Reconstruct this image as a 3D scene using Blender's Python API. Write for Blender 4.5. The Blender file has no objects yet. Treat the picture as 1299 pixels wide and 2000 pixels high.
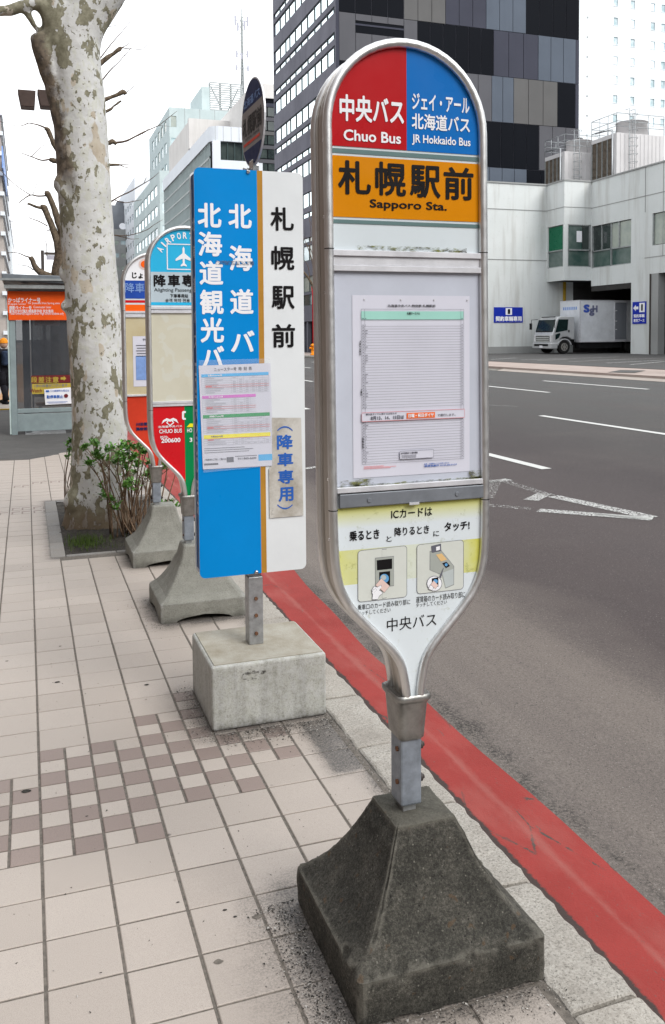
import bpy, bmesh, math, random
from mathutils import Vector, Matrix
random.seed(7)
R = math.radians
scene = bpy.context.scene
col = scene.collection

# ------------------------------------------------------------------ camera
FPX, CYP, PITCH, YAW, ROLL, EYE = 1728.5, 741.03, .04853, .33266, .00779, 1.65
_cp, _sp, _cy, _sy = math.cos(PITCH), math.sin(PITCH), math.cos(YAW), math.sin(YAW)
FW = Vector((_sy*_cp, _cy*_cp, -_sp)); _r = Vector((_cy, -_sy, 0)); _d = FW.cross(_r)
RT = _r*math.cos(ROLL) + _d*math.sin(ROLL); DN = _d*math.cos(ROLL) - _r*math.sin(ROLL)
cam = bpy.data.cameras.new('camera'); cam_o = bpy.data.objects.new('camera', cam); col.objects.link(cam_o)
cam.sensor_fit = 'VERTICAL'; cam.sensor_height = 36; cam.lens = FPX/2000*36
cam.shift_x = 0; cam.shift_y = -(1000-CYP)/2000; cam.clip_start = .05; cam.clip_end = 3000
m = Matrix.Identity(4)
for i in range(3): m[i][0] = RT[i]; m[i][1] = -DN[i]; m[i][2] = -FW[i]
m[0][3], m[1][3], m[2][3] = 0, 0, EYE
cam_o.matrix_world = m
scene.camera = cam_o

# ------------------------------------------------------------------ overcast sky and sun
SUN_EL, SUN_AZ = R(40), R(148)          # azimuth clockwise from +Y
world = bpy.data.worlds.new('World'); scene.world = world; world.use_nodes = True
wt = world.node_tree; wt.nodes.clear()
wo = wt.nodes.new('ShaderNodeOutputWorld'); bg = wt.nodes.new('ShaderNodeBackground')
sky = wt.nodes.new('ShaderNodeTexSky'); sky.sky_type = 'NISHITA'; sky.sun_disc = False
sky.sun_elevation = SUN_EL; sky.sun_rotation = SUN_AZ
tc = wt.nodes.new('ShaderNodeTexCoord'); mp = wt.nodes.new('ShaderNodeMapping'); mp.inputs['Scale'].default_value = (1, 1, 3)
nz = wt.nodes.new('ShaderNodeTexNoise'); nz.inputs['Scale'].default_value = 1.6; nz.inputs['Detail'].default_value = 5
cr = wt.nodes.new('ShaderNodeValToRGB')
cr.color_ramp.elements[0].position = .35; cr.color_ramp.elements[0].color = (9.6, 10.3, 11.0, 1)
cr.color_ramp.elements[1].position = .62; cr.color_ramp.elements[1].color = (12.2, 12.3, 12.4, 1)
mx = wt.nodes.new('ShaderNodeMix'); mx.data_type = 'RGBA'; mx.inputs['Factor'].default_value = .95
wt.links.new(tc.outputs['Generated'], mp.inputs['Vector']); wt.links.new(mp.outputs[0], nz.inputs['Vector'])
wt.links.new(nz.outputs['Fac'], cr.inputs['Fac']); wt.links.new(sky.outputs[0], mx.inputs['A']); wt.links.new(cr.outputs[0], mx.inputs['B'])
wt.links.new(mx.outputs['Result'], bg.inputs['Color']); bg.inputs['Strength'].default_value = .1
wt.links.new(bg.outputs[0], wo.inputs[0])
sl = bpy.data.lights.new('sun', 'SUN'); sl.energy = 1.5; sl.angle = R(30); sl.color = (1, .97, .93)
so = bpy.data.objects.new('sun', sl); col.objects.link(so)
_sd = Vector((math.sin(SUN_AZ)*math.cos(SUN_EL), math.cos(SUN_AZ)*math.cos(SUN_EL), math.sin(SUN_EL)))
so.rotation_euler = _sd.to_track_quat('Z', 'Y').to_euler(); so.location = (0, 0, 30)
scene.view_settings.view_transform = 'Standard'; scene.view_settings.look = 'None'
scene.view_settings.exposure = 0.72; scene.view_settings.gamma = 1; scene.view_settings.use_curve_mapping = False

# ------------------------------------------------------------------ measuring: turns a point of the view into a point on a plane
def ray(px, py):
    return RT*((px-650)/FPX) + DN*((py-CYP)/FPX) + FW
def on_y(px, py, Y):
    d = ray(px, py); t = Y/d.y; return Vector((d.x*t, Y, EYE+d.z*t))
def on_x(px, py, X):
    d = ray(px, py); t = X/d.x; return Vector((X, d.y*t, EYE+d.z*t))
def on_z(px, py, z=0):
    d = ray(px, py); t = (z-EYE)/d.z; return Vector((d.x*t, d.y*t, z))
def ppm(Y, px=800):
    d = ray(px, 662); t = Y/d.y; return FPX/t

# ------------------------------------------------------------------ materials
MATS = {}
class NB:
    def __init__(s, name):
        s.m = bpy.data.materials.new(name); s.m.use_nodes = True; s.t = s.m.node_tree; s.t.nodes.clear()
        s.out = s.n('ShaderNodeOutputMaterial'); s.b = s.n('ShaderNodeBsdfPrincipled'); s.l(s.b.outputs[0], s.out.inputs[0])
        s.pos = s.n('ShaderNodeNewGeometry').outputs['Position']; MATS[name] = s.m
    def n(s, k): return s.t.nodes.new(k)
    def l(s, a, b): s.t.links.new(a, b)
    def setv(s, inp, v):
        if hasattr(v, 'is_linked') or hasattr(v, 'links'): s.l(v, inp)
        else:
            if isinstance(v, (tuple, list)) and len(v) == 3 and inp.type == 'RGBA': v = (*v, 1)
            inp.default_value = v
    def mapv(s, sc, vec=None):
        q = s.n('ShaderNodeMapping'); q.inputs['Scale'].default_value = sc; s.l(vec or s.pos, q.inputs[0]); return q.outputs[0]
    def noise(s, scale, detail=4, rough=.6, vec=None, dist=0):
        q = s.n('ShaderNodeTexNoise'); q.inputs['Scale'].default_value = scale; q.inputs['Detail'].default_value = detail
        q.inputs['Roughness'].default_value = rough; q.inputs['Distortion'].default_value = dist
        s.l(vec or s.pos, q.inputs['Vector']); return q.outputs['Fac']
    def voro(s, scale, vec=None, feat='F1', out='Distance'):
        q = s.n('ShaderNodeTexVoronoi'); q.inputs['Scale'].default_value = scale; q.feature = feat
        s.l(vec or s.pos, q.inputs['Vector']); return q.outputs[out]
    def ramp(s, f, stops):
        q = s.n('ShaderNodeValToRGB'); e = q.color_ramp.elements
        while len(e) < len(stops): e.new(.5)
        for i, (p, c) in enumerate(stops):
            e[i].position = p; e[i].color = (c, c, c, 1) if not isinstance(c, tuple) else (*c, 1)
        s.l(f, q.inputs[0]); return q.outputs[0]
    def mix(s, f, a, b, blend='MIX'):
        q = s.n('ShaderNodeMix'); q.data_type = 'RGBA'; q.blend_type = blend
        s.setv(q.inputs['Factor'], f); s.setv(q.inputs['A'], a); s.setv(q.inputs['B'], b); return q.outputs['Result']
    def math(s, op, a, b=0, c=0):
        q = s.n('ShaderNodeMath'); q.operation = op
        for i, v in enumerate((a, b, c)): s.setv(q.inputs[i], v)
        return q.outputs[0]
    def sep(s, v=None):
        q = s.n('ShaderNodeSeparateXYZ'); s.l(v or s.pos, q.inputs[0]); return q.outputs
    def bump(s, h, strength=.3, dist=.005, prev=None):
        q = s.n('ShaderNodeBump'); q.inputs['Strength'].default_value = strength; q.inputs['Distance'].default_value = dist
        s.l(h, q.inputs['Height'])
        if prev is not None: s.l(prev, q.inputs['Normal'])
        return q.outputs[0]
    def fin(s, colr, rough=.6, metal=0, normal=None, **kw):
        s.setv(s.b.inputs['Base Color'], colr); s.setv(s.b.inputs['Roughness'], rough); s.setv(s.b.inputs['Metallic'], metal)
        if normal is not None: s.l(normal, s.b.inputs['Normal'])
        for k, v in kw.items(): s.setv(s.b.inputs[k.replace('_', ' ')], v)
        return s.m

def simple(name, c, rough=.5, metal=0, var=.08, vs=8, bump=0, bs=80, **kw):
    """one colour with slight large and fine mottling"""
    s = NB(name)
    f = s.noise(vs, 5, .65)
    lo = tuple(max(0, x*(1-var*2.2)) for x in c); hi = tuple(min(1, x*(1+var)) for x in c)
    cc = s.ramp(f, [(.3, lo), (.65, hi)])
    n = s.bump(s.noise(bs, 3), bump, .003) if bump else None
    rr = s.ramp(s.noise(vs*3, 3), [(.3, max(0, rough-.08)), (.7, min(1, rough+.08))])
    if metal < .1: kw.setdefault('Specular_IOR_Level', .12)
    return s.fin(cc, rr, metal, n, **kw)

def box_sdf(s, xyz, x0, x1, y0, y1):
    dx = s.math('MAXIMUM', s.math('SUBTRACT', s.math('ABSOLUTE', s.math('SUBTRACT', xyz[0], (x0+x1)/2)), (x1-x0)/2), 0)
    dy = s.math('MAXIMUM', s.math('SUBTRACT', s.math('ABSOLUTE', s.math('SUBTRACT', xyz[1], (y0+y1)/2)), (y1-y0)/2), 0)
    return s.math('SQRT', s.math('ADD', s.math('MULTIPLY', dx, dx), s.math('MULTIPLY', dy, dy)))

def tile_mat(name, c1, c2):
    s = NB(name); xyz = s.sep()
    oi = s.n('ShaderNodeObjectInfo').outputs['Random']
    base = s.mix(oi, c1, c2)
    base = s.mix(s.ramp(s.noise(3.2, 5, .6), [(.3, 0.0), (.7, .16)]), base, tuple(x*.78 for x in c1))
    sp = s.ramp(s.noise(520, 2, .5), [(.36, .80), (.5, 1.0), (.68, 1.07)])
    base = s.mix(1, base, sp, 'MULTIPLY')
    spots = s.ramp(s.voro(5.2, vec=s.mapv((1, 1.3, 1))), [(.045, .28), (.07, 1)])
    sel = s.ramp(s.noise(.9, 1), [(.52, 0), (.56, 1)])
    base = s.mix(sel, base, s.mix(1, base, spots, 'MULTIPLY'))
    d = None
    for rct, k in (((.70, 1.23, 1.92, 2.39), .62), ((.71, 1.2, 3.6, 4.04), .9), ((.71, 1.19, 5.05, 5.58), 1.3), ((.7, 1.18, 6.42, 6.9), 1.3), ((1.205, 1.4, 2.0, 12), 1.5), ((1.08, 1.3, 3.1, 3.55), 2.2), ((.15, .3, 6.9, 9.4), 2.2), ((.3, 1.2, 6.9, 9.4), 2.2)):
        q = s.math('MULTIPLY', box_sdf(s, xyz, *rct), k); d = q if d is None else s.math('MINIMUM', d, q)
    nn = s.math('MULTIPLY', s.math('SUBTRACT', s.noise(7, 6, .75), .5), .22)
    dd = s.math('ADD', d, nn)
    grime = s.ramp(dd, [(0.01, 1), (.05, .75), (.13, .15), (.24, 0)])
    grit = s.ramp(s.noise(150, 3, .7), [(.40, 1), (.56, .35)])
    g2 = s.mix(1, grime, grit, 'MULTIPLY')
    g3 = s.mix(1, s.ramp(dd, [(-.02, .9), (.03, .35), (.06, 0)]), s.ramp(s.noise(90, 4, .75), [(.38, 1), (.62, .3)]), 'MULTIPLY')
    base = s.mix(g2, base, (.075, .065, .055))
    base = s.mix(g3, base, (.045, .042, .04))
    n = s.bump(s.noise(260, 3), .2, .0012)
    return s.fin(base, .55, 0, n, Specular_IOR_Level=.55)
tile_mat('tile_light', (.36, .31, .270), (.425, .37, .326))
tile_mat('tile_brown', (.215, .163, .142), (.255, .197, .172))
s = NB('mortar'); s.fin(s.ramp(s.noise(60, 5), [(.3, (.075, .065, .055)), (.7, (.17, .148, .125))]), .9, 0, s.bump(s.noise(180), .5, .004))

def granite(name, a, b, dark, tint=None):
    s = NB(name); g = s.noise(150, 3, .6)
    c = s.mix(s.ramp(s.noise(110, 4, .8), [(.4, 0), (.6, 1)]), a, b)
    c = s.mix(s.ramp(g, [(.37, .65), (.44, 0)]), c, dark)
    c = s.mix(s.ramp(s.noise(4, 5, .7), [(.35, .45), (.62, 0)]), c, (.16, .135, .11))
    c = s.mix(s.ramp(s.n('ShaderNodeObjectInfo').outputs['Random'], [(0, .0), (1, .16)]), c, (.45, .4, .34))
    return s.fin(c, .8, 0, s.bump(s.noise(130, 4, .7), .45, .004))
granite('kerb_granite', (.41, .385, .345), (.27, .25, .22), (.06, .055, .045))
granite('pit_granite', (.22, .215, .21), (.17, .165, .16), (.06, .06, .06))

s = NB('asphalt'); xyz = s.sep()
x = s.math('ADD', xyz[0], s.math('MULTIPLY', s.math('SUBTRACT', s.noise(1.1, 4, .6, s.mapv((1, .5, 1))), .5), .9))
c = s.ramp(s.math('MULTIPLY', x, .05), [(.088, (.180, .155, .137)), (.135, (.165, .140, .123)), (.170, (.066, .052, .050)), (.24, (.076, .062, .060)), (.34, (.054, .045, .045)), (.46, (.062, .058, .056)), (.75, (.074, .074, .072))])
c = s.mix(s.ramp(s.noise(.8, 5, .65, s.mapv((1.6, .14, 1))), [(.36, .4), (.6, 0)]), c, (.068, .056, .056))
c = s.mix(s.ramp(s.noise(.45, 5, .6), [(.5, 0), (.72, .25)]), c, (.11, .095, .086))
g = s.noise(95, 5, .85); c = s.mix(1, c, s.ramp(g, [(.30, .55), (.5, 1.0), (.68, 1.45)]), 'MULTIPLY')
c = s.mix(s.ramp(s.voro(58), [(.12, .9), (.19, 0)]), c, s.ramp(s.noise(61, 1), [(.42, (.025, .022, .02)), (.5, (.10, .09, .08)), (.58, (.27, .24, .22))]))
c = s.mix(s.ramp(s.noise(37, 4, .7), [(.62, 0), (.7, .6)]), c, (.045, .04, .036))
dd = s.math('ADD', s.math('ABSOLUTE', s.math('SUBTRACT', xyz[0], 1.84)), s.math('MULTIPLY', s.math('SUBTRACT', s.noise(1.9, 6, .8), .47), .46))
gm = s.mix(1, s.ramp(dd, [(0, .9), (.03, .5), (.08, 0)]), s.ramp(s.noise(95, 3, .7), [(.4, 1), (.6, .15)]), 'MULTIPLY')
c = s.mix(gm, c, (.032, .03, .027))
s.fin(c, .85, 0, s.bump(s.noise(230, 3, .7), .8, .006), Specular_IOR_Level=.3)
s = NB('old_asphalt'); c = s.ramp(s.noise(2.5, 6, .7), [(.3, (.055, .053, .05)), (.7, (.10, .095, .09))])
s.fin(s.mix(s.ramp(s.noise(300, 2), [(.4, .5), (.6, 0)]), c, (.04, .04, .04)), .85, 0, s.bump(s.noise(250), .5, .004))
s = NB('red_paint'); xyz = s.sep()
c = s.ramp(s.noise(3.5, 5, .6), [(.3, (.235, .034, .029)), (.7, (.30, .046, .040))])
c = s.mix(s.ramp(s.noise(2.2, 4, .6, s.mapv((2.6, .9, 1))), [(.50, 0), (.68, .5)]), c, (.31, .085, .072))
c = s.mix(s.ramp(s.noise(7, 5, .75, s.mapv((3.5, .8, 1))), [(.665, 0), (.69, 1)]), c, (.10, .085, .075))
c = s.mix(s.ramp(s.noise(240, 2), [(.66, 0), (.72, .7)]), c, (.12, .09, .08))
cv = s.voro(1.9, s.mapv((3.2, .9, 1)), 'DISTANCE_TO_EDGE')
cm = s.mix(1, s.ramp(s.math('ADD', cv, s.math('MULTIPLY', s.math('SUBTRACT', s.noise(22, 5, .8), .5), .14)), [(.004, 1), (.014, 0)]), s.ramp(s.noise(1.7, 4, .6), [(.52, 0), (.58, 1)]), 'MULTIPLY')
c = s.mix(cm, c, (.075, .062, .055))
c = s.mix(s.ramp(s.noise(90, 4, .8), [(.66, 0), (.72, .8)]), c, (.10, .085, .075))
ed = s.math('ADD', xyz[0], s.math('MULTIPLY', s.math('SUBTRACT', s.noise(14, 5, .75), .5), .05))
c = s.mix(s.ramp(s.math('MULTIPLY', ed, .5), [(.7585, .95), (.762, 0)]), c, (.045, .04, .036))
wl = s.ramp(s.math('ADD', s.math('ABSOLUTE', s.math('SUBTRACT', xyz[0], 1.645)), s.math('MULTIPLY', s.math('SUBTRACT', s.noise(6, 5, .75, s.mapv((1, .4, 1))), .5), .09)), [(0, .42), (.022, 0)])
c = s.mix(wl, c, (.33, .13, .11))
c = s.mix(s.ramp(s.noise(60, 4, .8, s.mapv((1, .5, 1))), [(.64, 0), (.70, .75)]), c, (.16, .085, .075))
s.fin(c, .7, 0, s.bump(s.noise(140, 4), .5, .004), Specular_IOR_Level=.12)
s = NB('road_paint'); c = s.ramp(s.noise(160, 3, .7), [(.34, (.28, .28, .26)), (.46, (.55, .55, .53))]); s.fin(c, .7)
for nm, lo, hi in (('worn_paint', .50, .56), ('very_worn_paint', .57, .63)):
    s = NB(nm); k = s.noise(48, 6, .85, s.mapv((1, .8, 1))); al = s.ramp(k, [(lo-.025, 0), (lo+.01, 1)])
    s.fin((.52, .52, .50), .7, Alpha=al)

def concrete(name, a, b, spot, dark=.0, pit=.5, rain=0):
    s = NB(name); xyz = s.sep()
    c = s.ramp(s.noise(9, 6, .7), [(.28, a), (.7, b)])
    c = s.mix(s.ramp(s.noise(170, 3, .6), [(.35, .65), (.5, 0)]), c, spot)
    c = s.mix(s.ramp(s.voro(95, feat='F1'), [(.10, .45), (.16, 0)]), c, (.42, .40, .36))
    if rain:
        st = s.ramp(s.noise(14, 4, .6, s.mapv((1, 1, .07))), [(.46, 0), (.66, rain)]); c = s.mix(st, c, (.13, .125, .11))
    low = s.ramp(s.math('ADD', xyz[2], s.math('MULTIPLY', s.math('SUBTRACT', s.noise(18, 4), .5), .06)), [(.0, .7), (.045, 0)])
    c = s.mix(low, c, (.07, .065, .055))
    pt = s.n('ShaderNodeNewGeometry').outputs['Pointiness']
    wr = s.mix(1, s.ramp(pt, [(.515, 0), (.56, .55)]), s.ramp(s.noise(38, 5, .75), [(.42, 0), (.6, 1)]), 'MULTIPLY')
    c = s.mix(wr, c, tuple(min(.5, x*2.6) for x in b))
    n = s.bump(s.noise(150, 4, .75), pit, .006); n = s.bump(s.noise(16, 4), .3, .012, n)
    return s.fin(c, .9, 0, n)
s = NB('concrete_dark'); xyz = s.sep()
c = s.ramp(s.noise(8, 6, .75), [(.30, (.028, .027, .023)), (.5, (.055, .052, .044)), (.70, (.098, .091, .076))])
c = s.mix(1, c, s.ramp(s.noise(130, 4, .9), [(.30, .35), (.5, 1.0), (.66, 2.1)]), 'MULTIPLY')
c = s.mix(s.ramp(s.voro(70), [(.12, .95), (.2, 0)]), c, s.ramp(s.noise(47, 1), [(.40, (.010, .010, .009)), (.5, (.06, .055, .045)), (.6, (.20, .19, .16))]))
pt = s.n('ShaderNodeNewGeometry').outputs['Pointiness']
wr = s.mix(1, s.ramp(pt, [(.503, 0), (.525, .55)]), s.ramp(s.noise(30, 5, .75), [(.36, .15), (.54, 1)]), 'MULTIPLY')
c = s.mix(wr, c, (.19, .178, .15))
c = s.mix(s.ramp(s.noise(24, 5, .8), [(.60, 0), (.72, .6)]), c, (.13, .12, .098))
c = s.mix(s.ramp(s.noise(31, 2, .5), [(.68, 0), (.72, .5)]), c, (.12, .07, .035))
c = s.mix(s.ramp(xyz[2], [(.355, 0), (.38, .5)]), c, (.125, .118, .096))
n = s.bump(s.noise(190, 5, .8), 1.0, .006); n = s.bump(s.noise(30, 4, .6), .25, .008, n)
s.fin(c, .92, 0, n, Specular_IOR_Level=.25)
concrete('concrete_mid', (.175, .173, .150), (.255, .252, .222), (.13, .125, .10), pit=.5)
concrete('concrete_pale', (.34, .34, .30), (.46, .46, .42), (.22, .215, .19), pit=.22, rain=.5)
s = NB('concrete_top'); c = s.ramp(s.noise(7, 6, .7), [(.3, (.25, .22, .165)), (.65, (.36, .34, .29))]); s.fin(c, .9, 0, s.bump(s.noise(120, 4), .4, .004))

s = NB('stainless'); br = s.noise(60, 3, .6, s.mapv((1, 1, .08)))
s.fin(s.ramp(br, [(.3, (.66, .655, .65)), (.7, (.78, .775, .77))]), s.ramp(s.noise(30, 4), [(.3, .34), (.7, .48)]), 1.0, s.bump(s.noise(90, 3), .06, .002))
s = NB('band_metal'); br = s.noise(22, 4, .6, s.mapv((1, 1, .1)))
s.fin(s.ramp(br, [(.3, (.44, .41, .37)), (.7, (.58, .55, .52))]), .42, 1.0, s.bump(s.noise(40, 3), .12, .004))
simple('galvanised', (.40, .41, .42), .45, .7, .12, 30, .15, 90)
simple('cast_collar', (.30, .295, .28), .42, .75, .12, 26, .15, 60)
simple('rust', (.16, .075, .04), .85, .2, .3, 60, .4)
simple('blue_grey_steel', (.235, .265, .305), .5, .3, .14, 24, .1)
simple('aluminium', (.63, .63, .66), .45, .35, .08, 12)
simple('handle_grey', (.20, .215, .24), .5, .3, .10, 10)
simple('panel_white', (.60, .655, .685), .32, 0, .025, 3)
simple('panel_lilac', (.50, .525, .60), .35, 0, .04, 4)
simple('paper_white', (.62, .62, .70), .5, 0, .02, 6)
simple('print_red', (.42, .010, .014), .3, 0, .03, 3)
simple('print_blue', (.006, .140, .46), .3, 0, .03, 3)
simple('print_orange', (.60, .215, .001), .32, 0, .04, 3)
simple('stripe_grey', (.12, .19, .19), .4, 0, .05, 6)
simple('print_white', (.80, .80, .83), .4, 0, .02, 6)
simple('print_black', (.010, .009, .010), .4, 0, .05, 6)
simple('print_grey', (.13, .13, .16), .5, 0, .05, 6)
simple('print_pale', (.42, .42, .48), .5, 0, .05, 6)
simple('teal', (.34, .63, .55), .5, 0, .03, 6)
simple('banner_orange', (.80, .17, .05), .5, 0, .03, 6)
simple('thin_red', (.70, .12, .12), .5, 0, .03, 6)
simple('text_blue', (.03, .12, .45), .5, 0, .03, 6)
simple('board_blue', (.0012, .225, .60), .34, 0, .03, 2)
simple('board_white', (.70, .725, .74), .4, 0, .025, 3)
simple('board_ochre', (.43, .215, .035), .45, 0, .06, 6)
simple('navy', (.012, .055, .17), .45, 0, .1, 8)
simple('sheet_blue', (.06, .42, .78), .45, 0, .03, 5)
simple('sheet_magenta', (.62, .16, .55), .45, 0, .03, 5)
simple('sheet_green', (.015, .30, .09), .45, 0, .03, 5)
simple('sheet_yellow', (.84, .75, .02), .45, 0, .03, 5)
simple('sheet_pink', (.72, .45, .43), .45, 0, .03, 5)
simple('airport_cyan', (.03, .42, .70), .32, 0, .03, 3)
simple('airport_grey', (.44, .52, .57), .4, 0, .03, 3)
simple('chuo_red', (.58, .012, .018), .35, 0, .04, 3)
simple('hokuto_green', (.003, .21, .06), .35, 0, .04, 3)
simple('jotetsu_orange', (.85, .12, .008), .35, 0, .03, 3)
simple('jotetsu_red', (.60, .05, .022), .4, 0, .06, 4)
simple('jotetsu_blue', (.02, .07, .36), .4, 0, .06, 6)
simple('pale_blue', (.20, .32, .62), .5, 0, .1, 14)
simple('disc_grey', (.26, .24, .235), .5, 0, .06, 8)
simple('disc_navy', (.012, .022, .085), .5, 0, .06, 8)
simple('skin_white', (.80, .78, .76), .5, 0, .02, 8)
simple('dark_metal', (.055, .045, .04), .5, .2, .1, 10)
s = NB('plastic_film'); s.fin((.75, .8, .85), .12, 0, None, Alpha=.16)
s = NB('faded_beige'); c = s.ramp(s.noise(2.6, 5, .6), [(.35, (.50, .47, .36)), (.62, (.57, .55, .45))])
c = s.mix(s.ramp(s.noise(7, 2, .4, dist=1.2), [(.585, 0), (.60, .35)]), c, (.60, .62, .58)); s.fin(c, .35)
s = NB('faded_ochre'); s.fin(s.ramp(s.noise(3, 5, .6), [(.3, (.46, .38, .22)), (.7, (.56, .50, .34))]), .4)
s = NB('plate_worn'); c = s.ramp(s.noise(7, 6, .7), [(.34, (.36, .33, .28)), (.56, (.56, .54, .50))])
s.fin(s.mix(s.ramp(s.noise(34, 5, .8), [(.64, 0), (.7, .6)]), c, (.14, .12, .1)), .45)
# lower plate of the first sign: white with a yellowed band
s = NB('yellowed_plate'); xyz = s.sep(); z = s.math('ADD', xyz[2], s.math('MULTIPLY', s.math('SUBTRACT', xyz[0], .94), -.0))
band = s.ramp(z, [(.0, 0), (.5, 0)])
q1 = s.math('MULTIPLY', s.math('GREATER_THAN', z, 1.012), s.math('LESS_THAN', z, 1.102))
ex = s.ramp(s.math('MULTIPLY', s.math('ABSOLUTE', s.math('SUBTRACT', xyz[0], .94)), 4.6), [(.2, .30), (.7, .72), (.97, 1)])
ny = s.ramp(s.noise(12, 4), [(.3, .75), (.7, 1.1)])
f1 = s.math('MULTIPLY', s.math('MULTIPLY', q1, ex), ny)
top = s.ramp(z, [(.0, 0), (1, 0)])
q2 = s.ramp(s.math('MULTIPLY', s.math('SUBTRACT', z, 1.158), 20), [(0, 0), (1, .9)])
f = s.math('MAXIMUM', f1, q2)
c = s.mix(f, (.64, .69, .72), (.58, .57, .10)); c = s.mix(s.mix(1, ex, s.ramp(s.noise(40, 5, .8), [(.58, 0), (.66, .6)]), 'MULTIPLY'), c, (.25, .26, .08)); s.fin(c, .4, Specular_IOR_Level=.15)
s = NB('mossy_dirt'); al = s.ramp(s.noise(55, 6, .8, s.mapv((.5, 1, 1.6))), [(.47, 0), (.6, 1)])
s.fin(s.ramp(s.noise(40, 3), [(.4, (.16, .17, .03)), (.6, (.06, .055, .04))]), .9, 0, None, Alpha=al)
s = NB('smudge'); s.fin((.10, .10, .12), .9, 0, None, Alpha=s.ramp(s.noise(60, 5, .8), [(.38, 0), (.6, .65)]))
s = NB('oil_mark'); s.fin((.055, .05, .045), .9, 0, None, Alpha=s.ramp(s.noise(44, 7, .85, s.mapv((.7, 1, 1.3))), [(.50, 0), (.56, .75)]))

# plane-tree bark
s = NB('plane_bark'); xyz = s.sep()
v = s.mapv((1, 1, .62))
big = s.noise(7.5, 3, .55, v, .5); med = s.noise(19, 3, .55, v, .3)
hl = s.ramp(s.math('MULTIPLY', xyz[2], .2), [(.0, .10), (.12, .055), (.30, .048), (.45, .015), (.55, .008), (.66, .012), (.76, .035), (.85, .07)])
lx = s.ramp(s.math('ADD', s.math('MULTIPLY', s.math('SUBTRACT', .5, xyz[0]), 2.2), .5), [(.45, 0), (1, .07)])
thr = s.math('ADD', s.math('ADD', s.math('MULTIPLY', big, .62), s.math('MULTIPLY', med, .38)), s.math('ADD', hl, lx))
pal = s.ramp(s.noise(3, 4, .6), [(.3, (.45, .447, .43)), (.7, (.56, .557, .545))])
pal = s.mix(s.ramp(med, [(.52, 0), (.56, .5)]), pal, (.46, .46, .38))
tan = s.ramp(s.noise(5, 3), [(.35, (.34, .27, .185)), (.65, (.46, .40, .31))])
oli = s.ramp(s.noise(22, 3), [(.35, (.135, .125, .08)), (.65, (.235, .22, .155))])
c = s.mix(s.ramp(s.math('ADD', s.noise(4.2, 3, .5, v), lx), [(.63, 0), (.64, .8)]), pal, tan)
pm = s.ramp(thr, [(.598, 0), (.609, 1)])
c = s.mix(pm, c, oli)
c = s.mix(s.ramp(s.noise(34, 3, .55, s.mapv((1, 1, .8))), [(.64, 0), (.652, .9)]), c, (.17, .155, .11))
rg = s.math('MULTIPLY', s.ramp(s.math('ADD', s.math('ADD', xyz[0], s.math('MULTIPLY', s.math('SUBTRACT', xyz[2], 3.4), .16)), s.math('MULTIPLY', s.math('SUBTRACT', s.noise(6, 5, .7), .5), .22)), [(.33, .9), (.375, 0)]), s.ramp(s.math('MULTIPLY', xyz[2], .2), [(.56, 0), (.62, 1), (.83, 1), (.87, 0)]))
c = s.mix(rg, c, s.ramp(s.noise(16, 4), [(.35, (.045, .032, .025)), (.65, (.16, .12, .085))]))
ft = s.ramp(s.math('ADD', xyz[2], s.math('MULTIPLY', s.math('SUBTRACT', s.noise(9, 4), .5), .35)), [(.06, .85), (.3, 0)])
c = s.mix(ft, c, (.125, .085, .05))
h = s.math('MULTIPLY', pm, 1.0)
n = s.bump(h, .8, .008); n = s.bump(s.noise(45, 5, .65), .3, .005, n); n = s.bump(s.noise(7, 3), .35, .03, n)
s.fin(c, .82, 0, n)
simple('branch_bark', (.13, .10, .07), .9, 0, .3, 18, .6, 60)
simple('twig', (.12, .085, .065), .9, 0, .25, 30)
simple('stem', (.20, .135, .09), .85, 0, .25, 30)
s = NB('leaf'); oi = s.noise(24, 2)
s.fin(s.ramp(oi, [(.35, (.06, .17, .022)), (.65, (.15, .33, .05))]), .45, 0, None, Subsurface_Weight=0.0)
s = NB('soil'); c = s.ramp(s.noise(26, 6, .8), [(.36, (.018, .016, .014)), (.6, (.06, .05, .04)), (.72, (.16, .145, .12))])
s.fin(c, .95, 0, s.bump(s.noise(60, 6, .8), 1, .02))
simple('grass_blade', (.07, .11, .022), .7, 0, .3, 30)
simple('grit_dark', (.045, .042, .038), .9, 0, .3, 90)
simple('grit_light', (.42, .40, .37), .8, 0, .2, 90)

# buildings
def wallmat(name, a, b, streak=(.3, .3, .28), amt=.4, rough=.75, sc=1.0):
    s = NB(name); c = s.ramp(s.noise(.35*sc, 5, .6), [(.3, a), (.7, b)])
    st = s.ramp(s.noise(1.6*sc, 4, .6, s.mapv((1, 1, .09))), [(.5, 0), (.72, amt)])
    c = s.mix(st, c, streak); c = s.mix(s.ramp(s.noise(7*sc, 4), [(.6, 0), (.75, amt*.5)]), c, streak)
    return s.fin(c, rough, 0, s.bump(s.noise(8), .08, .02), Specular_IOR_Level=.12)
wallmat('white_render', (.55, .575, .565), (.62, .64, .635), (.34, .33, .30), .55)
wallmat('tower_white', (.70, .73, .75), (.74, .77, .79), (.7, .74, .76), .15)
wallmat('facade_grey', (.115, .115, .14), (.165, .165, .195), (.09, .09, .11), .4)
for nm, c in (('clad_black', (.006, .007, .010)), ('clad_slate', (.052, .054, .072)), ('clad_warm', (.115, .113, .112)), ('clad_cool', (.095, .112, .14)), ('clad_grey', (.098, .098, .108))):
    wallmat(nm, tuple(x*.92 for x in c), tuple(x*1.06 for x in c), tuple(x*.85 for x in c), .3, .5)
    MATS[nm].node_tree.nodes['Principled BSDF'].inputs['Specular IOR Level'].default_value = .03
wallmat('pale_green_wall', (.42, .49, .49), (.50, .57, .57), (.36, .42, .42), .2)
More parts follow.
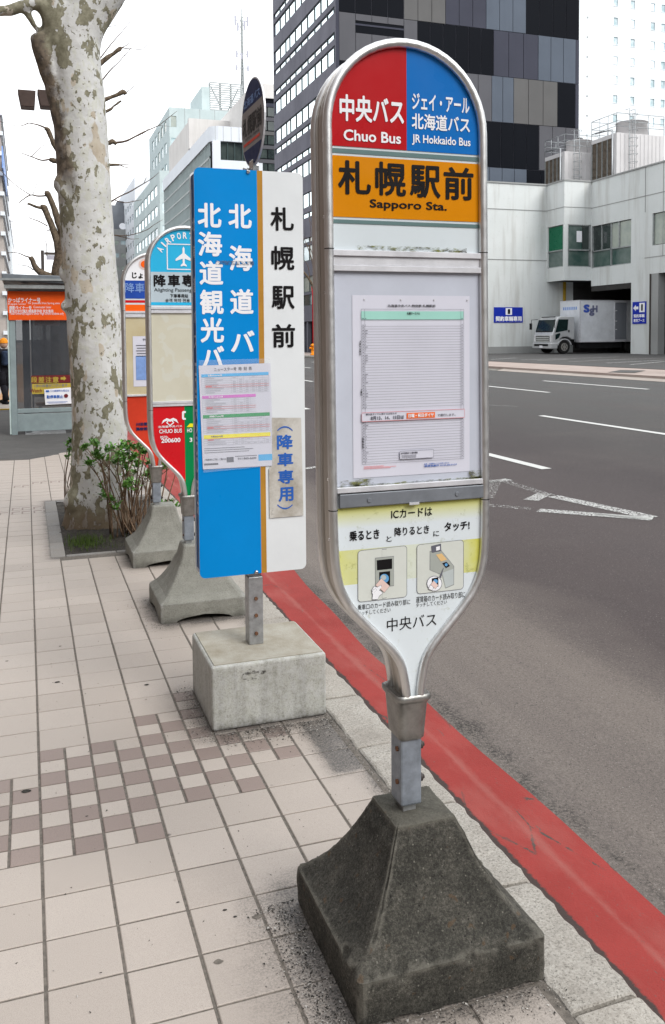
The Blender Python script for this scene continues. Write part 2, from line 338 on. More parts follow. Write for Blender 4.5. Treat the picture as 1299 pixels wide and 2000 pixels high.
wallmat('beige_wall', (.58, .56, .54), (.66, .64, .62), (.45, .43, .4), .3)
wallmat('white_panel', (.64, .67, .71), (.70, .73, .77), (.5, .52, .55), .15)
wallmat('grey_wall', (.26, .265, .26), (.32, .325, .32), (.22, .22, .22), .3)
wallmat('dark_grey_wall', (.16, .17, .19), (.20, .215, .235), (.13, .13, .15), .2)
wallmat('brown_wall', (.15, .115, .10), (.21, .165, .145), (.12, .09, .08), .3)
wallmat('taupe_wall', (.33, .29, .265), (.40, .355, .325), (.28, .25, .22), .3)
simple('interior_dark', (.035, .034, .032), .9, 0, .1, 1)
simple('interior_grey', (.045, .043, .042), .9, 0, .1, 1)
s = NB('mirror_glass'); s.fin(s.ramp(s.noise(.4, 3), [(.35, (.78, .92, .95)), (.65, (.88, .97, 1.0))]), .04, 1.0, s.bump(s.noise(.6, 2), .04, .05))
s = NB('dark_glass'); s.fin(s.ramp(s.noise(.5, 4), [(.35, (.012, .02, .02)), (.65, (.05, .065, .06))]), .06, 0, s.bump(s.noise(.5, 2), .05, .05), Specular_IOR_Level=.8)
s = NB('green_glass'); s.fin(s.ramp(s.noise(.9, 3), [(.35, (.035, .075, .065)), (.65, (.11, .15, .135))]), .06, 0, None, Specular_IOR_Level=.8)
s = NB('blind_glass'); s.fin(s.ramp(s.noise(1.2, 3), [(.35, (.26, .30, .27)), (.65, (.36, .39, .34))]), .1, 0, None, Specular_IOR_Level=.8)
s = NB('pale_glass'); s.fin(s.ramp(s.noise(.6, 2), [(.4, (.36, .46, .48)), (.6, (.58, .66, .68))]), .1, .3)
s = NB('shelter_glass'); s.fin((.62, .66, .70), .03, 0, None, Alpha=.22, Specular_IOR_Level=1.0)
s = NB('screen_glass'); s.fin((.05, .055, .065), .05, 0, None, Alpha=.66, Specular_IOR_Level=.9)
simple('frame_dark_green', (.03, .055, .055), .5, .3, .1, 5)
simple('frame_grey', (.33, .35, .35), .5, .4, .1, 5)
simple('shelter_frame', (.27, .33, .34), .5, .3, .07, 5)
simple('shelter_side', (.50, .60, .58), .5, .1, .07, 5)
simple('shelter_roof', (.16, .18, .20), .5, .2, .1, 5)
simple('shelter_orange', (.80, .10, .012), .35, 0, .03, 4)
simple('maroon', (.16, .022, .025), .4, 0, .05, 5)
simple('gold_text', (.45, .34, .06), .45, 0, .05, 5)
simple('wood_bench', (.42, .22, .09), .6, 0, .15, 12)
simple('sign_blue', (.012, .03, .36), .4, 0, .05, 3)
simple('truck_silver', (.50, .51, .52), .35, .35, .04, 2)
simple('truck_box', (.72, .74, .77), .45, .3, .06, 1.4)
simple('truck_dark', (.012, .012, .013), .6, 0, .1, 4)
simple('chrome', (.62, .62, .62), .2, 1, .05, 8)
simple('lamp_lens', (.7, .7, .72), .12, .4, .05, 8)
simple('truck_glass', (.010, .022, .022), .15, 0, .2, 3, Specular_IOR_Level=.22)
simple('tyre', (.018, .018, .018), .85, 0, .1, 20, .3)
simple('rim', (.30, .29, .27), .5, .5, .1, 10)
simple('logo_blue', (.04, .09, .42), .4, 0, .03, 3)
simple('logo_grey', (.12, .13, .22), .4, 0, .03, 3)
simple('yellow_paint', (.42, .27, .03), .5, 0, .08, 5)
simple('hydrant_orange', (.82, .26, .01), .45, 0, .06, 8)
simple('pole_red', (.40, .02, .03), .45, 0, .06, 8)
simple('tower_panel', (.60, .585, .585), .7, 0, .05, .4)
simple('louvre_brown', (.115, .095, .075), .8, 0, .2, 4)
simple('rail_steel', (.34, .36, .37), .5, .5, .1, 5)
s = NB('far_paving'); c = s.ramp(s.noise(1.2, 5, .6), [(.3, (.30, .235, .205)), (.7, (.37, .305, .272))]); s.fin(c, .85, 0, s.bump(s.noise(20), .2, .01))
s = NB('near_paving_plain'); c = s.ramp(s.noise(1.2, 5, .6), [(.3, (.29, .25, .22)), (.7, (.37, .325, .29))]); s.fin(c, .85)
s = NB('far_kerb'); c = s.ramp(s.noise(5, 5, .7), [(.3, (.11, .105, .09)), (.7, (.27, .255, .225))]); s.fin(c, .9, 0, s.bump(s.noise(9, 5, .7), .8, .05))
simple('coat_black', (.014, .014, .018), .85, 0, .2, 10)
simple('coat_navy', (.03, .045, .08), .85, 0, .2, 10)
simple('trousers_grey', (.10, .12, .12), .85, 0, .2, 10)
simple('skin', (.50, .32, .24), .6, 0, .05, 20)
simple('hair', (.018, .014, .012), .7, 0, .1, 30)
simple('cap_orange', (.80, .28, .02), .7, 0, .05, 20)
simple('shoe_red', (.5, .03, .03), .6, 0, .1, 20)
simple('lamp_brown', (.075, .05, .042), .5, .2, .1, 10)
simple('lamp_glass', (.22, .22, .22), .3, 0, .05, 10)

# ------------------------------------------------------------------ mesh building
class MB:
    def __init__(s): s.v = []; s.f = []; s.sm = []; s.parts = []
    def add(s, vs, fs, smooth=False):
        o = len(s.v); s.v += [tuple(v) for v in vs]
        f0 = len(s.f)
        for f in fs: s.f.append(tuple(i+o for i in f)); s.sm.append(smooth)
        s.parts.append((len(vs), f0, len(s.f)))
        return s
    def box(s, x0, x1, y0, y1, z0, z1):
        v = [(x0,y0,z0),(x1,y0,z0),(x1,y1,z0),(x0,y1,z0),(x0,y0,z1),(x1,y0,z1),(x1,y1,z1),(x0,y1,z1)]
        return s.add(v, [(0,3,2,1),(4,5,6,7),(0,1,5,4),(1,2,6,5),(2,3,7,6),(3,0,4,7)])
    def rect_y(s, x0, x1, z0, z1, y): return s.add([(x0,y,z0),(x1,y,z0),(x1,y,z1),(x0,y,z1)], [(0,1,2,3)])
    def poly_y(s, pts, y): return s.add([(a, y, b) for a, b in pts], [tuple(range(len(pts)))])
    def prism_y(s, pts, y0, y1):
        n = len(pts); v = [(a, y0, b) for a, b in pts] + [(a, y1, b) for a, b in pts]
        return s.add(v, [tuple(range(n)), tuple(range(2*n-1, n-1, -1))] + [(i, i+n, (i+1) % n+n, (i+1) % n) for i in range(n)])
    def prism_x(s, pts, x0, x1):
        n = len(pts); v = [(x0, a, b) for a, b in pts] + [(x1, a, b) for a, b in pts]
        return s.add(v, [tuple(range(n-1, -1, -1)), tuple(range(n, 2*n))] + [(i, (i+1) % n, (i+1) % n+n, i+n) for i in range(n)])
    def prism_z(s, pts, z0, z1):
        n = len(pts); v = [(a, b, z0) for a, b in pts] + [(a, b, z1) for a, b in pts]
        return s.add(v, [tuple(range(n-1, -1, -1)), tuple(range(n, 2*n))] + [(i, (i+1) % n, (i+1) % n+n, i+n) for i in range(n)])
    def tube(s, pts, rad, n=10, cap=True, jit=0):
        pts = [Vector(p) for p in pts]; rs = rad if isinstance(rad, (list, tuple)) else [rad]*len(pts)
        vs = []; up = None
        for i, p in enumerate(pts):
            t = (pts[min(i+1, len(pts)-1)]-pts[max(i-1, 0)]).normalized()
            if up is None:
                up = t.orthogonal().normalized()
            up = (up - t*up.dot(t)).normalized(); w = t.cross(up)
            for k in range(n):
                a = 2*math.pi*k/n; r = rs[i]*(1+(random.uniform(-jit, jit) if jit else 0))
                vs.append(p+up*math.cos(a)*r+w*math.sin(a)*r)
        fs = [(i*n+k, i*n+(k+1) % n, (i+1)*n+(k+1) % n, (i+1)*n+k) for i in range(len(pts)-1) for k in range(n)]
        s.add(vs, fs, True)
        if cap:
            o = len(s.v)-len(vs); s.f.append(tuple(o+k for k in range(n-1, -1, -1))); s.sm.append(False)
            s.f.append(tuple(len(s.v)-n+k for k in range(n))); s.sm.append(False)
        return s
    def cyl(s, a, b, r, n=12, r2=None): return s.tube([a, b], [r, r if r2 is None else r2], n)
    def build(s, name, mat, parent=None, bevel=0, seg=2, world=True, **props):
        me = bpy.data.meshes.new(name)
        off = Vector((0, 0, 0))
        if parent is not None and world:
            p = parent
            while p is not None: off += p.location; p = p.parent
        me.from_pydata([tuple(Vector(v)-off) for v in s.v], [], s.f)
        me.polygons.foreach_set('use_smooth', s.sm); me.materials.append(MATS[mat]); me.update()
        o = bpy.data.objects.new(name, me); col.objects.link(o)
        if parent is not None: o.parent = parent
        if bevel:
            b = o.modifiers.new('bevel', 'BEVEL'); b.width = bevel; b.segments = seg; b.limit_method = 'ANGLE'; b.angle_limit = R(35)
        for k, v in props.items(): o[k] = v
        return o
def pieces(mb, name, mat, parent=None, bevel=0, seg=1):
    """every added solid of mb as an object of its own"""
    start = 0; out = []
    for cnt_v, f0, f1 in mb.parts:
        q = MB(); q.v = mb.v[start:start+cnt_v]; q.f = [tuple(i-start for i in f) for f in mb.f[f0:f1]]; q.sm = mb.sm[f0:f1]; start += cnt_v
        out.append(q.build(name, mat, parent, bevel, seg))
    return out
def tag(o, label=None, category=None, group=None, kind=None):
    if label: o['label'] = label
    if category: o['category'] = category
    if group: o['group'] = group
    if kind: o['kind'] = kind
    return o
def empty(name, loc, label, category, group=None):
    o = bpy.data.objects.new(name, None); col.objects.link(o); o.location = loc; o.empty_display_size = .1
    return tag(o, label, category, group)
def copy_tree(o, parent=None):
    c = o.copy(); col.objects.link(c)
    if parent is not None: c.parent = parent
    for ch in list(o.children): copy_tree(ch, c)
    return c

# ------------------------------------------------------------------ lettering
_tx = {}
def glyphs(t, bold=.02):
    """outline of a line of lettering; heavier strokes come from copies shifted by `bold` em, each a hair in front of the last"""
    k = (t, bold)
    if k not in _tx:
        cu = bpy.data.curves.new('t', 'FONT'); cu.body = t; cu.offset = 0; cu.resolution_u = 3
        ob = bpy.data.objects.new('t', cu); me = bpy.data.meshes.new_from_object(ob)
        vs = [(v.co.x, v.co.y) for v in me.vertices]; fs = [tuple(p.vertices) for p in me.polygons]
        bpy.data.objects.remove(ob); bpy.data.curves.remove(cu); bpy.data.meshes.remove(me)
        sh = [(0, 0)]
        if bold > .006:
            d = bold*.7; sh = [(0, 0)]+[(bold*math.cos(q*math.pi/4), bold*math.sin(q*math.pi/4)) for q in range(8)]
        V, F_, L = [], [], []
        for i, (dx, dy) in enumerate(sh):
            o = len(V); V += [(a+dx, c+dy) for a, c in vs]; L += [i]*len(vs); F_ += [tuple(q+o for q in f) for f in fs]
        xs = [a for a, c in V]; ys = [c for a, c in V]
        _tx[k] = (V, F_, L, min(xs), max(xs), min(ys), max(ys))
    return _tx[k]
LAY = 2.5e-5
def put(mb, t, x0, x1, z0, z1, y, bold=.02, shear=0):
    """lettering filling the rectangle x0..x1, z0..z1 of the plane y, facing -Y"""
    vs, fs, ly, a0, a1, b0, b1 = glyphs(t, bold)
    sx = (x1-x0)/(a1-a0); sz = (z1-z0)/(b1-b0)
    mb.add([(x0+(a-a0)*sx+shear*(b-b0)*sz, y-l*LAY, z0+(b-b0)*sz) for (a, b), l in zip(vs, ly)], fs)
def put_map(mb, t, fn, u0, u1, v0, v1, bold=.02, out=(0, -1, 0)):
    vs, fs, ly, a0, a1, b0, b1 = glyphs(t, bold); out = Vector(out)
    mb.add([Vector(fn(u0+(a-a0)*(u1-u0)/(a1-a0), v0+(b-b0)*(v1-v0)/(b1-b0)))+out*l*LAY for (a, b), l in zip(vs, ly)], fs)
class Crop:
    """rectangles read off an enlargement (scale s, origin ox, oy) of a face lying in plane Y"""
    def __init__(c, s, ox, oy, Y): c.s, c.ox, c.oy, c.Y = s, ox, oy, Y
    def p(c, x, y):
        w = on_y(c.ox+x/c.s, c.oy+y/c.s, c.Y); return w.x, w.z
    def rect(c, x0, y0, x1, y1, skew=True):
        X0, X1 = c.ox+x0/c.s, c.ox+x1/c.s; Y0, Y1 = c.oy+y0/c.s, c.oy+y1/c.s; ym = (Y0+Y1)/2
        a, b = on_y(X0, ym, c.Y), on_y(X1, ym, c.Y); xm = (X0+X1)/2
        h = Y1-Y0-(abs((618-ym)/4900)*(X1-X0) if skew else 0)
        t, u = on_y(xm, ym-h/2, c.Y), on_y(xm, ym+h/2, c.Y)
        return a.x, b.x, u.z, t.z
    def put(c, mb, t, x0, y0, x1, y1, bold=.02, dy=0, skew=True):
        a, b, z0, z1 = c.rect(x0, y0, x1, y1, skew); put(mb, t, a, b, z0, z1, c.Y-dy, bold)
    def box(c, mb, x0, y0, x1, y1, dy=0):
        a, b, z0, z1 = c.rect(x0, y0, x1, y1, False); mb.rect_y(a, b, z0, z1, c.Y-dy)
    def poly(c, mb, pts, dy=0): mb.poly_y([c.p(*q) for q in pts], c.Y-dy)

# ================================================================== GROUND
def road_z(x): return -.12+.02*(x-1.4)
mb = MB(); mb.add([(1.40, -60, road_z(1.4)), (1.40, 900, road_z(1.4)), (18.0, 900, road_z(18)), (18.0, -60, road_z(18))], [(0, 3, 2, 1)])
road = tag(mb.build('road', 'asphalt'), kind='structure')
gz = -.45
mb = MB(); mb.add([(-900, -900, gz), (900, -900, gz), (900, 1500, gz), (-900, 1500, gz)], [(0, 1, 2, 3)])
tag(mb.build('ground', 'old_asphalt'), kind='structure')
# red gutter strip with a slightly wavy edge
mb = MB(); N = 260; vs = []
for i in range(N+1):
    y = .6+i*.19
    w = 1.78+.012*math.sin(y*.9)+.006*math.sin(y*5.1)
    if y > 4.5: w += min(.1, (y-4.5)*.05)
    vs += [(1.402, y, road_z(1.402)+.004), (w, y, road_z(w)+.004)]
mb.add(vs, [(2*i, 2*i+1, 2*i+3, 2*i+2) for i in range(N)])
tag(mb.build('gutter_strip', 'red_paint'), kind='structure')
# painted lines
lines = empty('road_markings', (8, 12, 0), 'white painted lane dashes and worn diamond outline on the grey road', 'road marking')
del lines['category'], lines['label']; tag(lines, kind='structure')
def line(x0, y0, x1, y1, w, mat='road_paint'):
    d = Vector((x1-x0, y1-y0)); n = Vector((-d.y, d.x)).normalized()*w/2; k = .006
    P = [(x0+n.x, y0+n.y), (x0-n.x, y0-n.y), (x1-n.x, y1-n.y), (x1+n.x, y1+n.y)]
    b = MB(); b.add([(x, y, road_z(x)+k) for x, y in P], [(0, 1, 2, 3)]); return b.build('painted_line', mat, lines)
for x, ys in ((6.1, (9.5, 19.4, 29.4, 39.4, 49.4)), (9.62, (-.2, 10.1, 20.2, 30.0, 40, 50)), (13.1, (5.3, 15.3-10, 20.3, 30.3, 41.2)), (15.72, (19.6, 34.6, 44))):
    for y in dict.fromkeys(ys): line(x, y, x, y+5.1, .14)
line(4.66, 7.40, 5.36, 6.62, .15, 'worn_paint'); line(5.18, 7.95, 5.40, 6.66, .15, 'worn_paint')
line(5.02, 7.0, 5.38, 6.63, .12, 'road_paint')
line(4.33, 7.86, 4.64, 7.48, .12, 'very_worn_paint'); line(4.52, 8.15, 5.16, 9.1, .13, 'very_worn_paint')
line(4.86, 7.86, 5.2, 8.12, .16, 'worn_paint'); line(5.2, 9.0, 5.18, 8.0, .12, 'very_worn_paint'); line(5.0, 9.0, 5.3, 9.05, .14, 'worn_paint')
line(3.3, 10.98, 3.75, 11.1, .12, 'worn_paint'); line(9.9, 18, 10.3, 17.2, .12, 'very_worn_paint')

# ---- sidewalk bed + tiles
S = .19705; GX, GY = .0088, 5.0446
def gx(i): return GX+i*S
def gy(k): return GY-k*S
PITX0, PITX1, PITY0, PITY1 = .135, 1.19, 6.93, 9.36
mb = MB(); ZB = -.0036
mb.add([(-8, -6, ZB), (1.215, -6, ZB), (1.215, PITY0, ZB), (-8, PITY0, ZB)], [(0, 1, 2, 3)])
mb.add([(-8, PITY0, ZB), (PITX0, PITY0, ZB), (PITX0, PITY1, ZB), (-8, PITY1, ZB)], [(0, 1, 2, 3)])
mb.add([(-8, PITY1, ZB), (1.215, PITY1, ZB), (1.215, 13.7, ZB), (-8, 13.7, ZB)], [(0, 1, 2, 3)])
sidewalk = tag(mb.build('sidewalk', 'mortar'), kind='structure')
START = {-1: 8, 0: 7, 1: 7, 2: 6, 3: 5, 4: 4, 5: 4}; ENDR = {-1: 11, 0: 11, 1: 11, 2: 10, 3: 10, 4: 9, 5: 6}
JC, JR = .0088, .0068       # joint widths
def tile_mesh(name, w, h, mat):
    b = MB(); e = .0025; t = .011
    x, y = w/2, h/2
    v = [(-x, -y, -t), (x, -y, -t), (x, y, -t), (-x, y, -t), (-x, -y, -.002), (x, -y, -.002), (x, y, -.002), (-x, y, -.002), (-x+e, -y+e, 0), (x-e, -y+e, 0), (x-e, y-e, 0), (-x+e, y-e, 0)]
    b.add(v, [(0,1,5,4),(1,2,6,5),(2,3,7,6),(3,0,4,7),(4,5,9,8),(5,6,10,9),(6,7,11,10),(7,4,8,11),(8,9,10,11)])
    me = bpy.data.meshes.new(name); me.from_pydata(b.v, [], b.f); me.materials.append(MATS[mat]); return me
TM = {('b', 0): tile_mesh('tile_big', S-JC, S-JR, 'tile_light'), ('s', 0): tile_mesh('tile_small', S/2-JC, S/2-JR, 'tile_light'), ('s', 1): tile_mesh('tile_small_brown', S/2-JC, S/2-JR, 'tile_brown')}
cells = []
for k in range(-45, 22):
    for i in range(-14, 7):
        x0, x1, y1, y0 = gx(i), gx(i+1), gy(k), gy(k+1)
        if x0 > 1.20: continue
        cx, cy = (x0+x1)/2, (y0+y1)/2
        if cx > PITX0-.02 and PITY0-.03 < cy < PITY1+.03 and x1 > PITX0+.02: continue
        if cy > 12.75+max(0, cx-.05)*1.4: continue
        if START.get(i, 99) <= k < ENDR.get(i, -99):
            for a in (0, 1):
                for b_ in (0, 1):
                    hx = x0+S/4+a*S/2
                    if hx > 1.19: continue
                    cells.append(('s', (a+b_) % 2 == 0, hx, y1-S/4-b_*S/2, S/2, S/2))
        else:
            w = S
            if x1 > 1.205: w = 1.205-x0; cx = x0+w/2
            if w > .03: cells.append(('b', 0, cx, cy, w, S))
def size_key(c):
    x, y = c[2], c[3]; v = Vector((x, y, -EYE)); f = v.dot(FW)
    if f < .5: return -1
    px, py = 650+v.dot(RT)/f*FPX, CYP+v.dot(DN)/f*FPX
    if px < -90 or px > 1340 or py > 2110: return -1
    if abs(x-.97) < .2 and abs(y-2.15) < .18: return -1
    return c[4]*c[5]/f**3
cells.sort(key=size_key, reverse=True)
rest = MB()
for n, (kind, br, x, y, w, h) in enumerate(cells):
    z = random.uniform(-.0006, .0006)
    if n < 296 and size_key((kind, br, x, y, w, h)) > 0 and (kind == 's' or abs(w-S) < 1e-6):
        o = bpy.data.objects.new('paving_tile', TM[(kind, int(br))]); col.objects.link(o); o.parent = sidewalk
        o.location = (x+random.uniform(-.0006, .0006), y+random.uniform(-.0006, .0006), z)
        o.rotation_euler = (random.uniform(-.0015, .0015), random.uniform(-.0015, .0015), random.uniform(-.002, .002))
    else:
        j = JC/2; jr = JR/2
        if br:
            MBR = globals().setdefault('rest_brown', MB()); tgt = MBR
        else: tgt = rest
        tgt.box(x-w/2+j, x+w/2-j, y-h/2+jr, y+h/2-jr, -.011, z)
rest.build('paving_tile', 'tile_light', sidewalk, kind='stuff')
if 'rest_brown' in globals(): rest_brown.build('paving_tile', 'tile_brown', sidewalk, kind='stuff')
# trodden gum and stains on the tiles
for px, py, r, k in ((52, 1545, .020, 1), (113, 1332, .015, 1), (287, 1337, .013, 1), (427, 1878, .014, .6), (118, 1262, .009, 1), (348, 1762, .005, 1), (460, 1790, .006, 1), (440, 1777, .007, 1), (170, 1594, .006, 1), (14, 1291, .009, 1), (212, 1078, .01, 1), (503, 1790, .015, .4)):
    w = on_z(px, py, .0012); q = MB(); q.add([(w.x+r*random.uniform(.7, 1.1)*math.cos(a*.52), w.y+r*.7*random.uniform(.7, 1.1)*math.sin(a*.52), .0012) for a in range(12)], [tuple(range(12))])
    q.build('gum_spot', 'grit_dark' if k == 1 else 'mortar', sidewalk)
# brown tile outlines of the next two bands far along the pavement
mb = MB()
for (i, k) in ((-2, -20), (-1, -20), (-1, -21), (0, -21), (0, -20), (1, -22), (2, -22), (-1, -28), (0, -29), (1, -29), (3, -29)):
    x, y = gx(i)+.02, gy(k)
    for a in (0, .09):
        mb.box(x+a, x+a+.075, y-.09, y-.075, -.001, .0012); mb.box(x+a, x+a+.015, y-.18, y-.09, -.001, .0012)
mb.build('inlay_tile', 'tile_brown', sidewalk, kind='stuff')

# ---- kerb
kerb = MB(); kerb.box(1.216, 1.408, -6, 60, -.30, -.02); kerb = tag(kerb.build('kerb', 'mortar'), kind='structure')
ys = [-1.4, -.75, -.2, .55, 1.22, 1.775, 2.27, 2.76, 3.257, 3.752, 4.35, 4.95]
while ys[-1] < 30: ys.append(ys[-1]+.6)
for a, b in zip(ys, ys[1:]):
    q = MB(); n = 14; P = []
    g = .006
    L = [(1.216+random.uniform(-.005, .005), a+g+(b-a-2*g)*t/n) for t in range(n+1)]
    Rr = [(1.418+random.uniform(-.009, .004), a+g+(b-a-2*g)*t/n) for t in range(n+1)]
    v = []; 
    for (lx_, ly), (rx, ry) in zip(L, Rr):
        zz = [random.uniform(-.0025, .0025) for _ in range(4)]
        v += [(lx_, ly, -.06), (lx_, ly, -.006+zz[0]), (lx_+.012, ly, .001+zz[1]), (1.32, ly, .002+zz[2]), (rx-.016, ry, 0+zz[3]), (rx, ry, -.012), (rx-.002, ry, -.16)]
    f = [(i*7+c, i*7+c+1, i*7+c+8, i*7+c+7) for i in range(n) for c in range(6)]
    f += [tuple(range(6, -1, -1)), tuple(n*7+c for c in range(7))]
    q.add(v, f); q.build('kerb_stone', 'kerb_granite', kerb, bevel=.004, seg=1)

# ---- asphalt patch, further pavement
mb = MB(); pts = [(-8, 12.9), (-.38, 12.9), (.02, 12.74), (.29, 13.02), (.6, 13.6), (1.2, 14.3)]
vs = [(x, y, -.004) for x, y in pts] + [(x, 22.0, -.004) for x, y in pts]
mb.add(vs, [(i, i+1, i+1+len(pts), i+len(pts)) for i in range(len(pts)-1)])
vs = [(x, y, -.004) for x, y in pts] + [(x, y+.03, .004) for x, y in pts]
mb.add(vs, [(i, i+1, i+1+len(pts), i+len(pts)) for i in range(len(pts)-1)])
vs = [(x, y+.03, .004) for x, y in pts] + [(x, 22.0, .004) for x, y in pts]
mb.add(vs, [(i, i+1, i+1+len(pts), i+len(pts)) for i in range(len(pts)-1)])
tag(mb.build('driveway', 'old_asphalt'), kind='structure')
mb = MB(); mb.box(-8, 1.2, 22.0, 400, -.3, .02); tag(mb.build('far_pavement', 'near_paving_plain'), kind='structure')
mb = MB(); mb.box(-4, 1.2, 21.85, 22.0, -.1, .026); tag(mb.build('tactile_strip', 'yellow_paint'), kind='structure')
mb = MB(); mb.box(-.75, -.05, 24.2, 60, .0, .026); tag(mb.build('tactile_path', 'wood_bench'), kind='structure')

# ---- tree pit
mb = MB(); n = 34; vs = []
from mathutils import noise as mn
for j in range(n+1):
    for i in range(n+1):
        x = .23+(1.19-.23)*i/n; y = 6.99+(9.3-6.99)*j/n
        d = math.hypot(x-.58, (y-8.1)); z = -.03+.05*max(0, 1-d/.9)+.03*(mn.noise(Vector((x*7, y*7, 0))))+.012*mn.noise(Vector((x*31, y*31, 0)))
        vs.append((x, y, z))
mb.add(vs, [(j*(n+1)+i, j*(n+1)+i+1, (j+1)*(n+1)+i+1, (j+1)*(n+1)+i) for j in range(n) for i in range(n)], True)
pit = tag(mb.build('soil', 'soil'), kind='structure')
pk = empty('tree_pit_edging', (.2, 7, 0), 'row of grey granite blocks edging the soil under the plane tree', 'edging')
for a, b in ((6.93, 7.42), (7.43, 8.1), (8.11, 8.75), (8.76, 9.36)):
    mb = MB(); mb.box(.137, .245, a, b, -.1, .004); mb.build('edging_stone', 'pit_granite', pk, bevel=.004, seg=1)
for a, b in ((.25, .62), (.625, 1.18)):
    mb = MB(); mb.box(a, b, 6.93, 6.985, -.1, .002); mb.build('edging_stone', 'pit_granite', pk, bevel=.004, seg=1)
mb = MB(); mb.box(.25, 1.18, 9.3, 9.36, -.1, .003); mb.build('edging_stone', 'pit_granite', pk, bevel=.004, seg=1)
# grass tuft
mb = MB()
for _ in range(900):
    if random.random() < .75: x, y = random.gauss(.42, .09), random.gauss(7.38, .12)
    else: x, y = random.uniform(.26, 1.0), random.uniform(7.02, 9.2)
    if x < .25 or y < 7.0: continue
    a = random.uniform(0, 6.28); h = random.uniform(.015, .05); l = random.uniform(.0, .03); w = .0022
    c_, s_ = math.cos(a), math.sin(a)
    mb.add([(x-w*s_, y+w*c_, -.01), (x+w*s_, y-w*c_, -.01), (x+l*c_, y+l*s_, h)], [(0, 1, 2)])
tag(mb.build('grass', 'grass_blade'), kind='stuff')
# loose grit swept against the bases and kerb
def grit(name, mat, N, rnd):
    b = MB()
    for _ in range(N):
        k = random.random()
        if k < .27: x, y = random.gauss(.655, .04), random.uniform(1.75, 2.42)
        elif k < .36: x, y = random.uniform(.6, 1.25), random.gauss(1.86, .04)
        elif k < .56: x, y = random.uniform(.72, 1.22), 3.56-abs(random.gauss(0, .07))
        elif k < .64: x, y = random.gauss(.665, .03), random.uniform(3.5, 4.1)
        elif k < .80: x, y = 1.21-abs(random.gauss(0, .035)), random.uniform(2.4, 6)
        elif k < .86: x, y = random.gauss(.66, .05), random.uniform(4.95, 5.6)
        elif k < .92: x, y = random.gauss(1.41, .012), random.uniform(1.6, 6)
        else: x, y = random.uniform(-.1, 1.2), random.uniform(1.8, 7)
        z = 0 if x < 1.402 else -.115
        s_ = abs(random.gauss(0, 1))*rnd+.0009
        p = [Vector((random.uniform(-1, 1), random.uniform(-1, 1), random.uniform(.2, 1)))*s_ for _ in range(4)]
        b.add([(x+q.x, y+q.y, z+q.z) for q in p], [(0, 1, 2), (0, 2, 3), (0, 3, 1), (1, 3, 2)])
    tag(b.build(name, mat), kind='stuff')
grit('dark_grit', 'grit_dark', 9000, .0018); grit('pale_grit', 'grit_light', 3800, .0016)
for nm_, mt_, cnt_ in (('road_grit', 'grit_light', 2600), ('dark_road_grit', 'grit_dark', 3600)):
    mb = MB()
    for _ in range(cnt_):
        x = 1.8+abs(random.gauss(0, .9)); y = random.uniform(1.7, 8.5); s_ = random.uniform(.0012, .0034)
        p = [Vector((random.uniform(-1, 1), random.uniform(-1, 1), random.uniform(.1, .7)))*s_ for _ in range(4)]
        mb.add([(x+q.x, y+q.y, road_z(x)+q.z) for q in p], [(0, 1, 2), (0, 2, 3), (0, 3, 1), (1, 3, 2)])
    tag(mb.build(nm_, mt_), kind='stuff')
# ================================================================== SIGN POSTS
def concrete_base(name, parent, cx, cy, top, mat, w=.257, notch=.035):
    lv = [(0, w), (.03, w), (.07, w+.001), (.112, w), (.122, w-.012), (.145, w-.040), (.175, w-.066), (.21, w-.091), (.25, w-.115), (.29, w-.136), (.33, w-.153), (top-.02, w-.167), (top-.005, w-.172), (top, w-.181)]
    if mat == 'concrete_dark':
        lv2 = []
        for (z0, h0), (z1, h1) in zip(lv, lv[1:]):
            k_ = max(1, round((abs(z1-z0)+abs(h1-h0))/.009)); lv2 += [(z0+(z1-z0)*i/k_, h0+(h1-h0)*i/k_) for i in range(k_)]
        lv = lv2+[lv[-1]]
    m_ = 44 if mat == 'concrete_dark' else 18; vs = []; nr = 4*m_
    for li, (z, h) in enumerate(lv):
        rc = .012 if li < len(lv)-1 else .004
        for side in range(4):
            for t in range(m_):
                u = -1+2*t/m_
                # slightly rounded square corner
                a, b = u*h, -h
                if t == 0: a, b = -h+rc*.4, -h+rc*.4
                x, y = [(a, b), (-b, a), (-a, -b), (b, -a)][side]
                zz = z
                if li == 0 and abs(u) < .62: zz += notch*(1-abs(u)/.62)**.35
                if li == 1 and abs(u) < .62: zz += notch*.45*(1-abs(u)/.62)**.4
                if li == 0 and mat == 'concrete_dark': zz = max(0, mn.noise(Vector((x*11+3, y*11, 1))))*.035+max(0, mn.noise(Vector((x*37, y*37, 1))))*.008
                nn = (mn.noise(Vector((x*16+cx*9, y*16+cy*7, z*16)))*.005+mn.noise(Vector((x*45+cx, y*45, z*45)))*.003)*(.35 if mat == 'concrete_dark' else .6)
                if mat == 'concrete_dark':
                    e_ = mn.noise(Vector((x*24, y*24, z*24+3))); ce = max(0, 1-abs(z-.115)/.022)+max(0, (abs(u)-.95)/.05)*.3
                    nn -= max(0, e_-.10)*.020*min(1, ce); nn += mn.noise(Vector((x*130, y*130, z*130)))*.0006
                s_ = 1+nn/max(h, .05)
                vs.append((cx+x*s_, cy+y*s_, zz+(nn*.6 if li > 1 else 0)))
    n = nr; b = MB()
    b.add(vs, [(i*n+k, i*n+(k+1) % n, (i+1)*n+(k+1) % n, (i+1)*n+k) for i in range(len(lv)-1) for k in range(n)], False)
    b.f.append(tuple(len(b.v)-n+k for k in range(n))); b.sm.append(False)
    o = b.build(name, mat, parent, bevel=0 if mat == 'concrete_dark' else .005, seg=2)
    if mat == 'concrete_dark': o.data.polygons.foreach_set('use_smooth', [True]*len(o.data.polygons)); o.data.set_sharp_from_angle(angle=R(32))
    return o

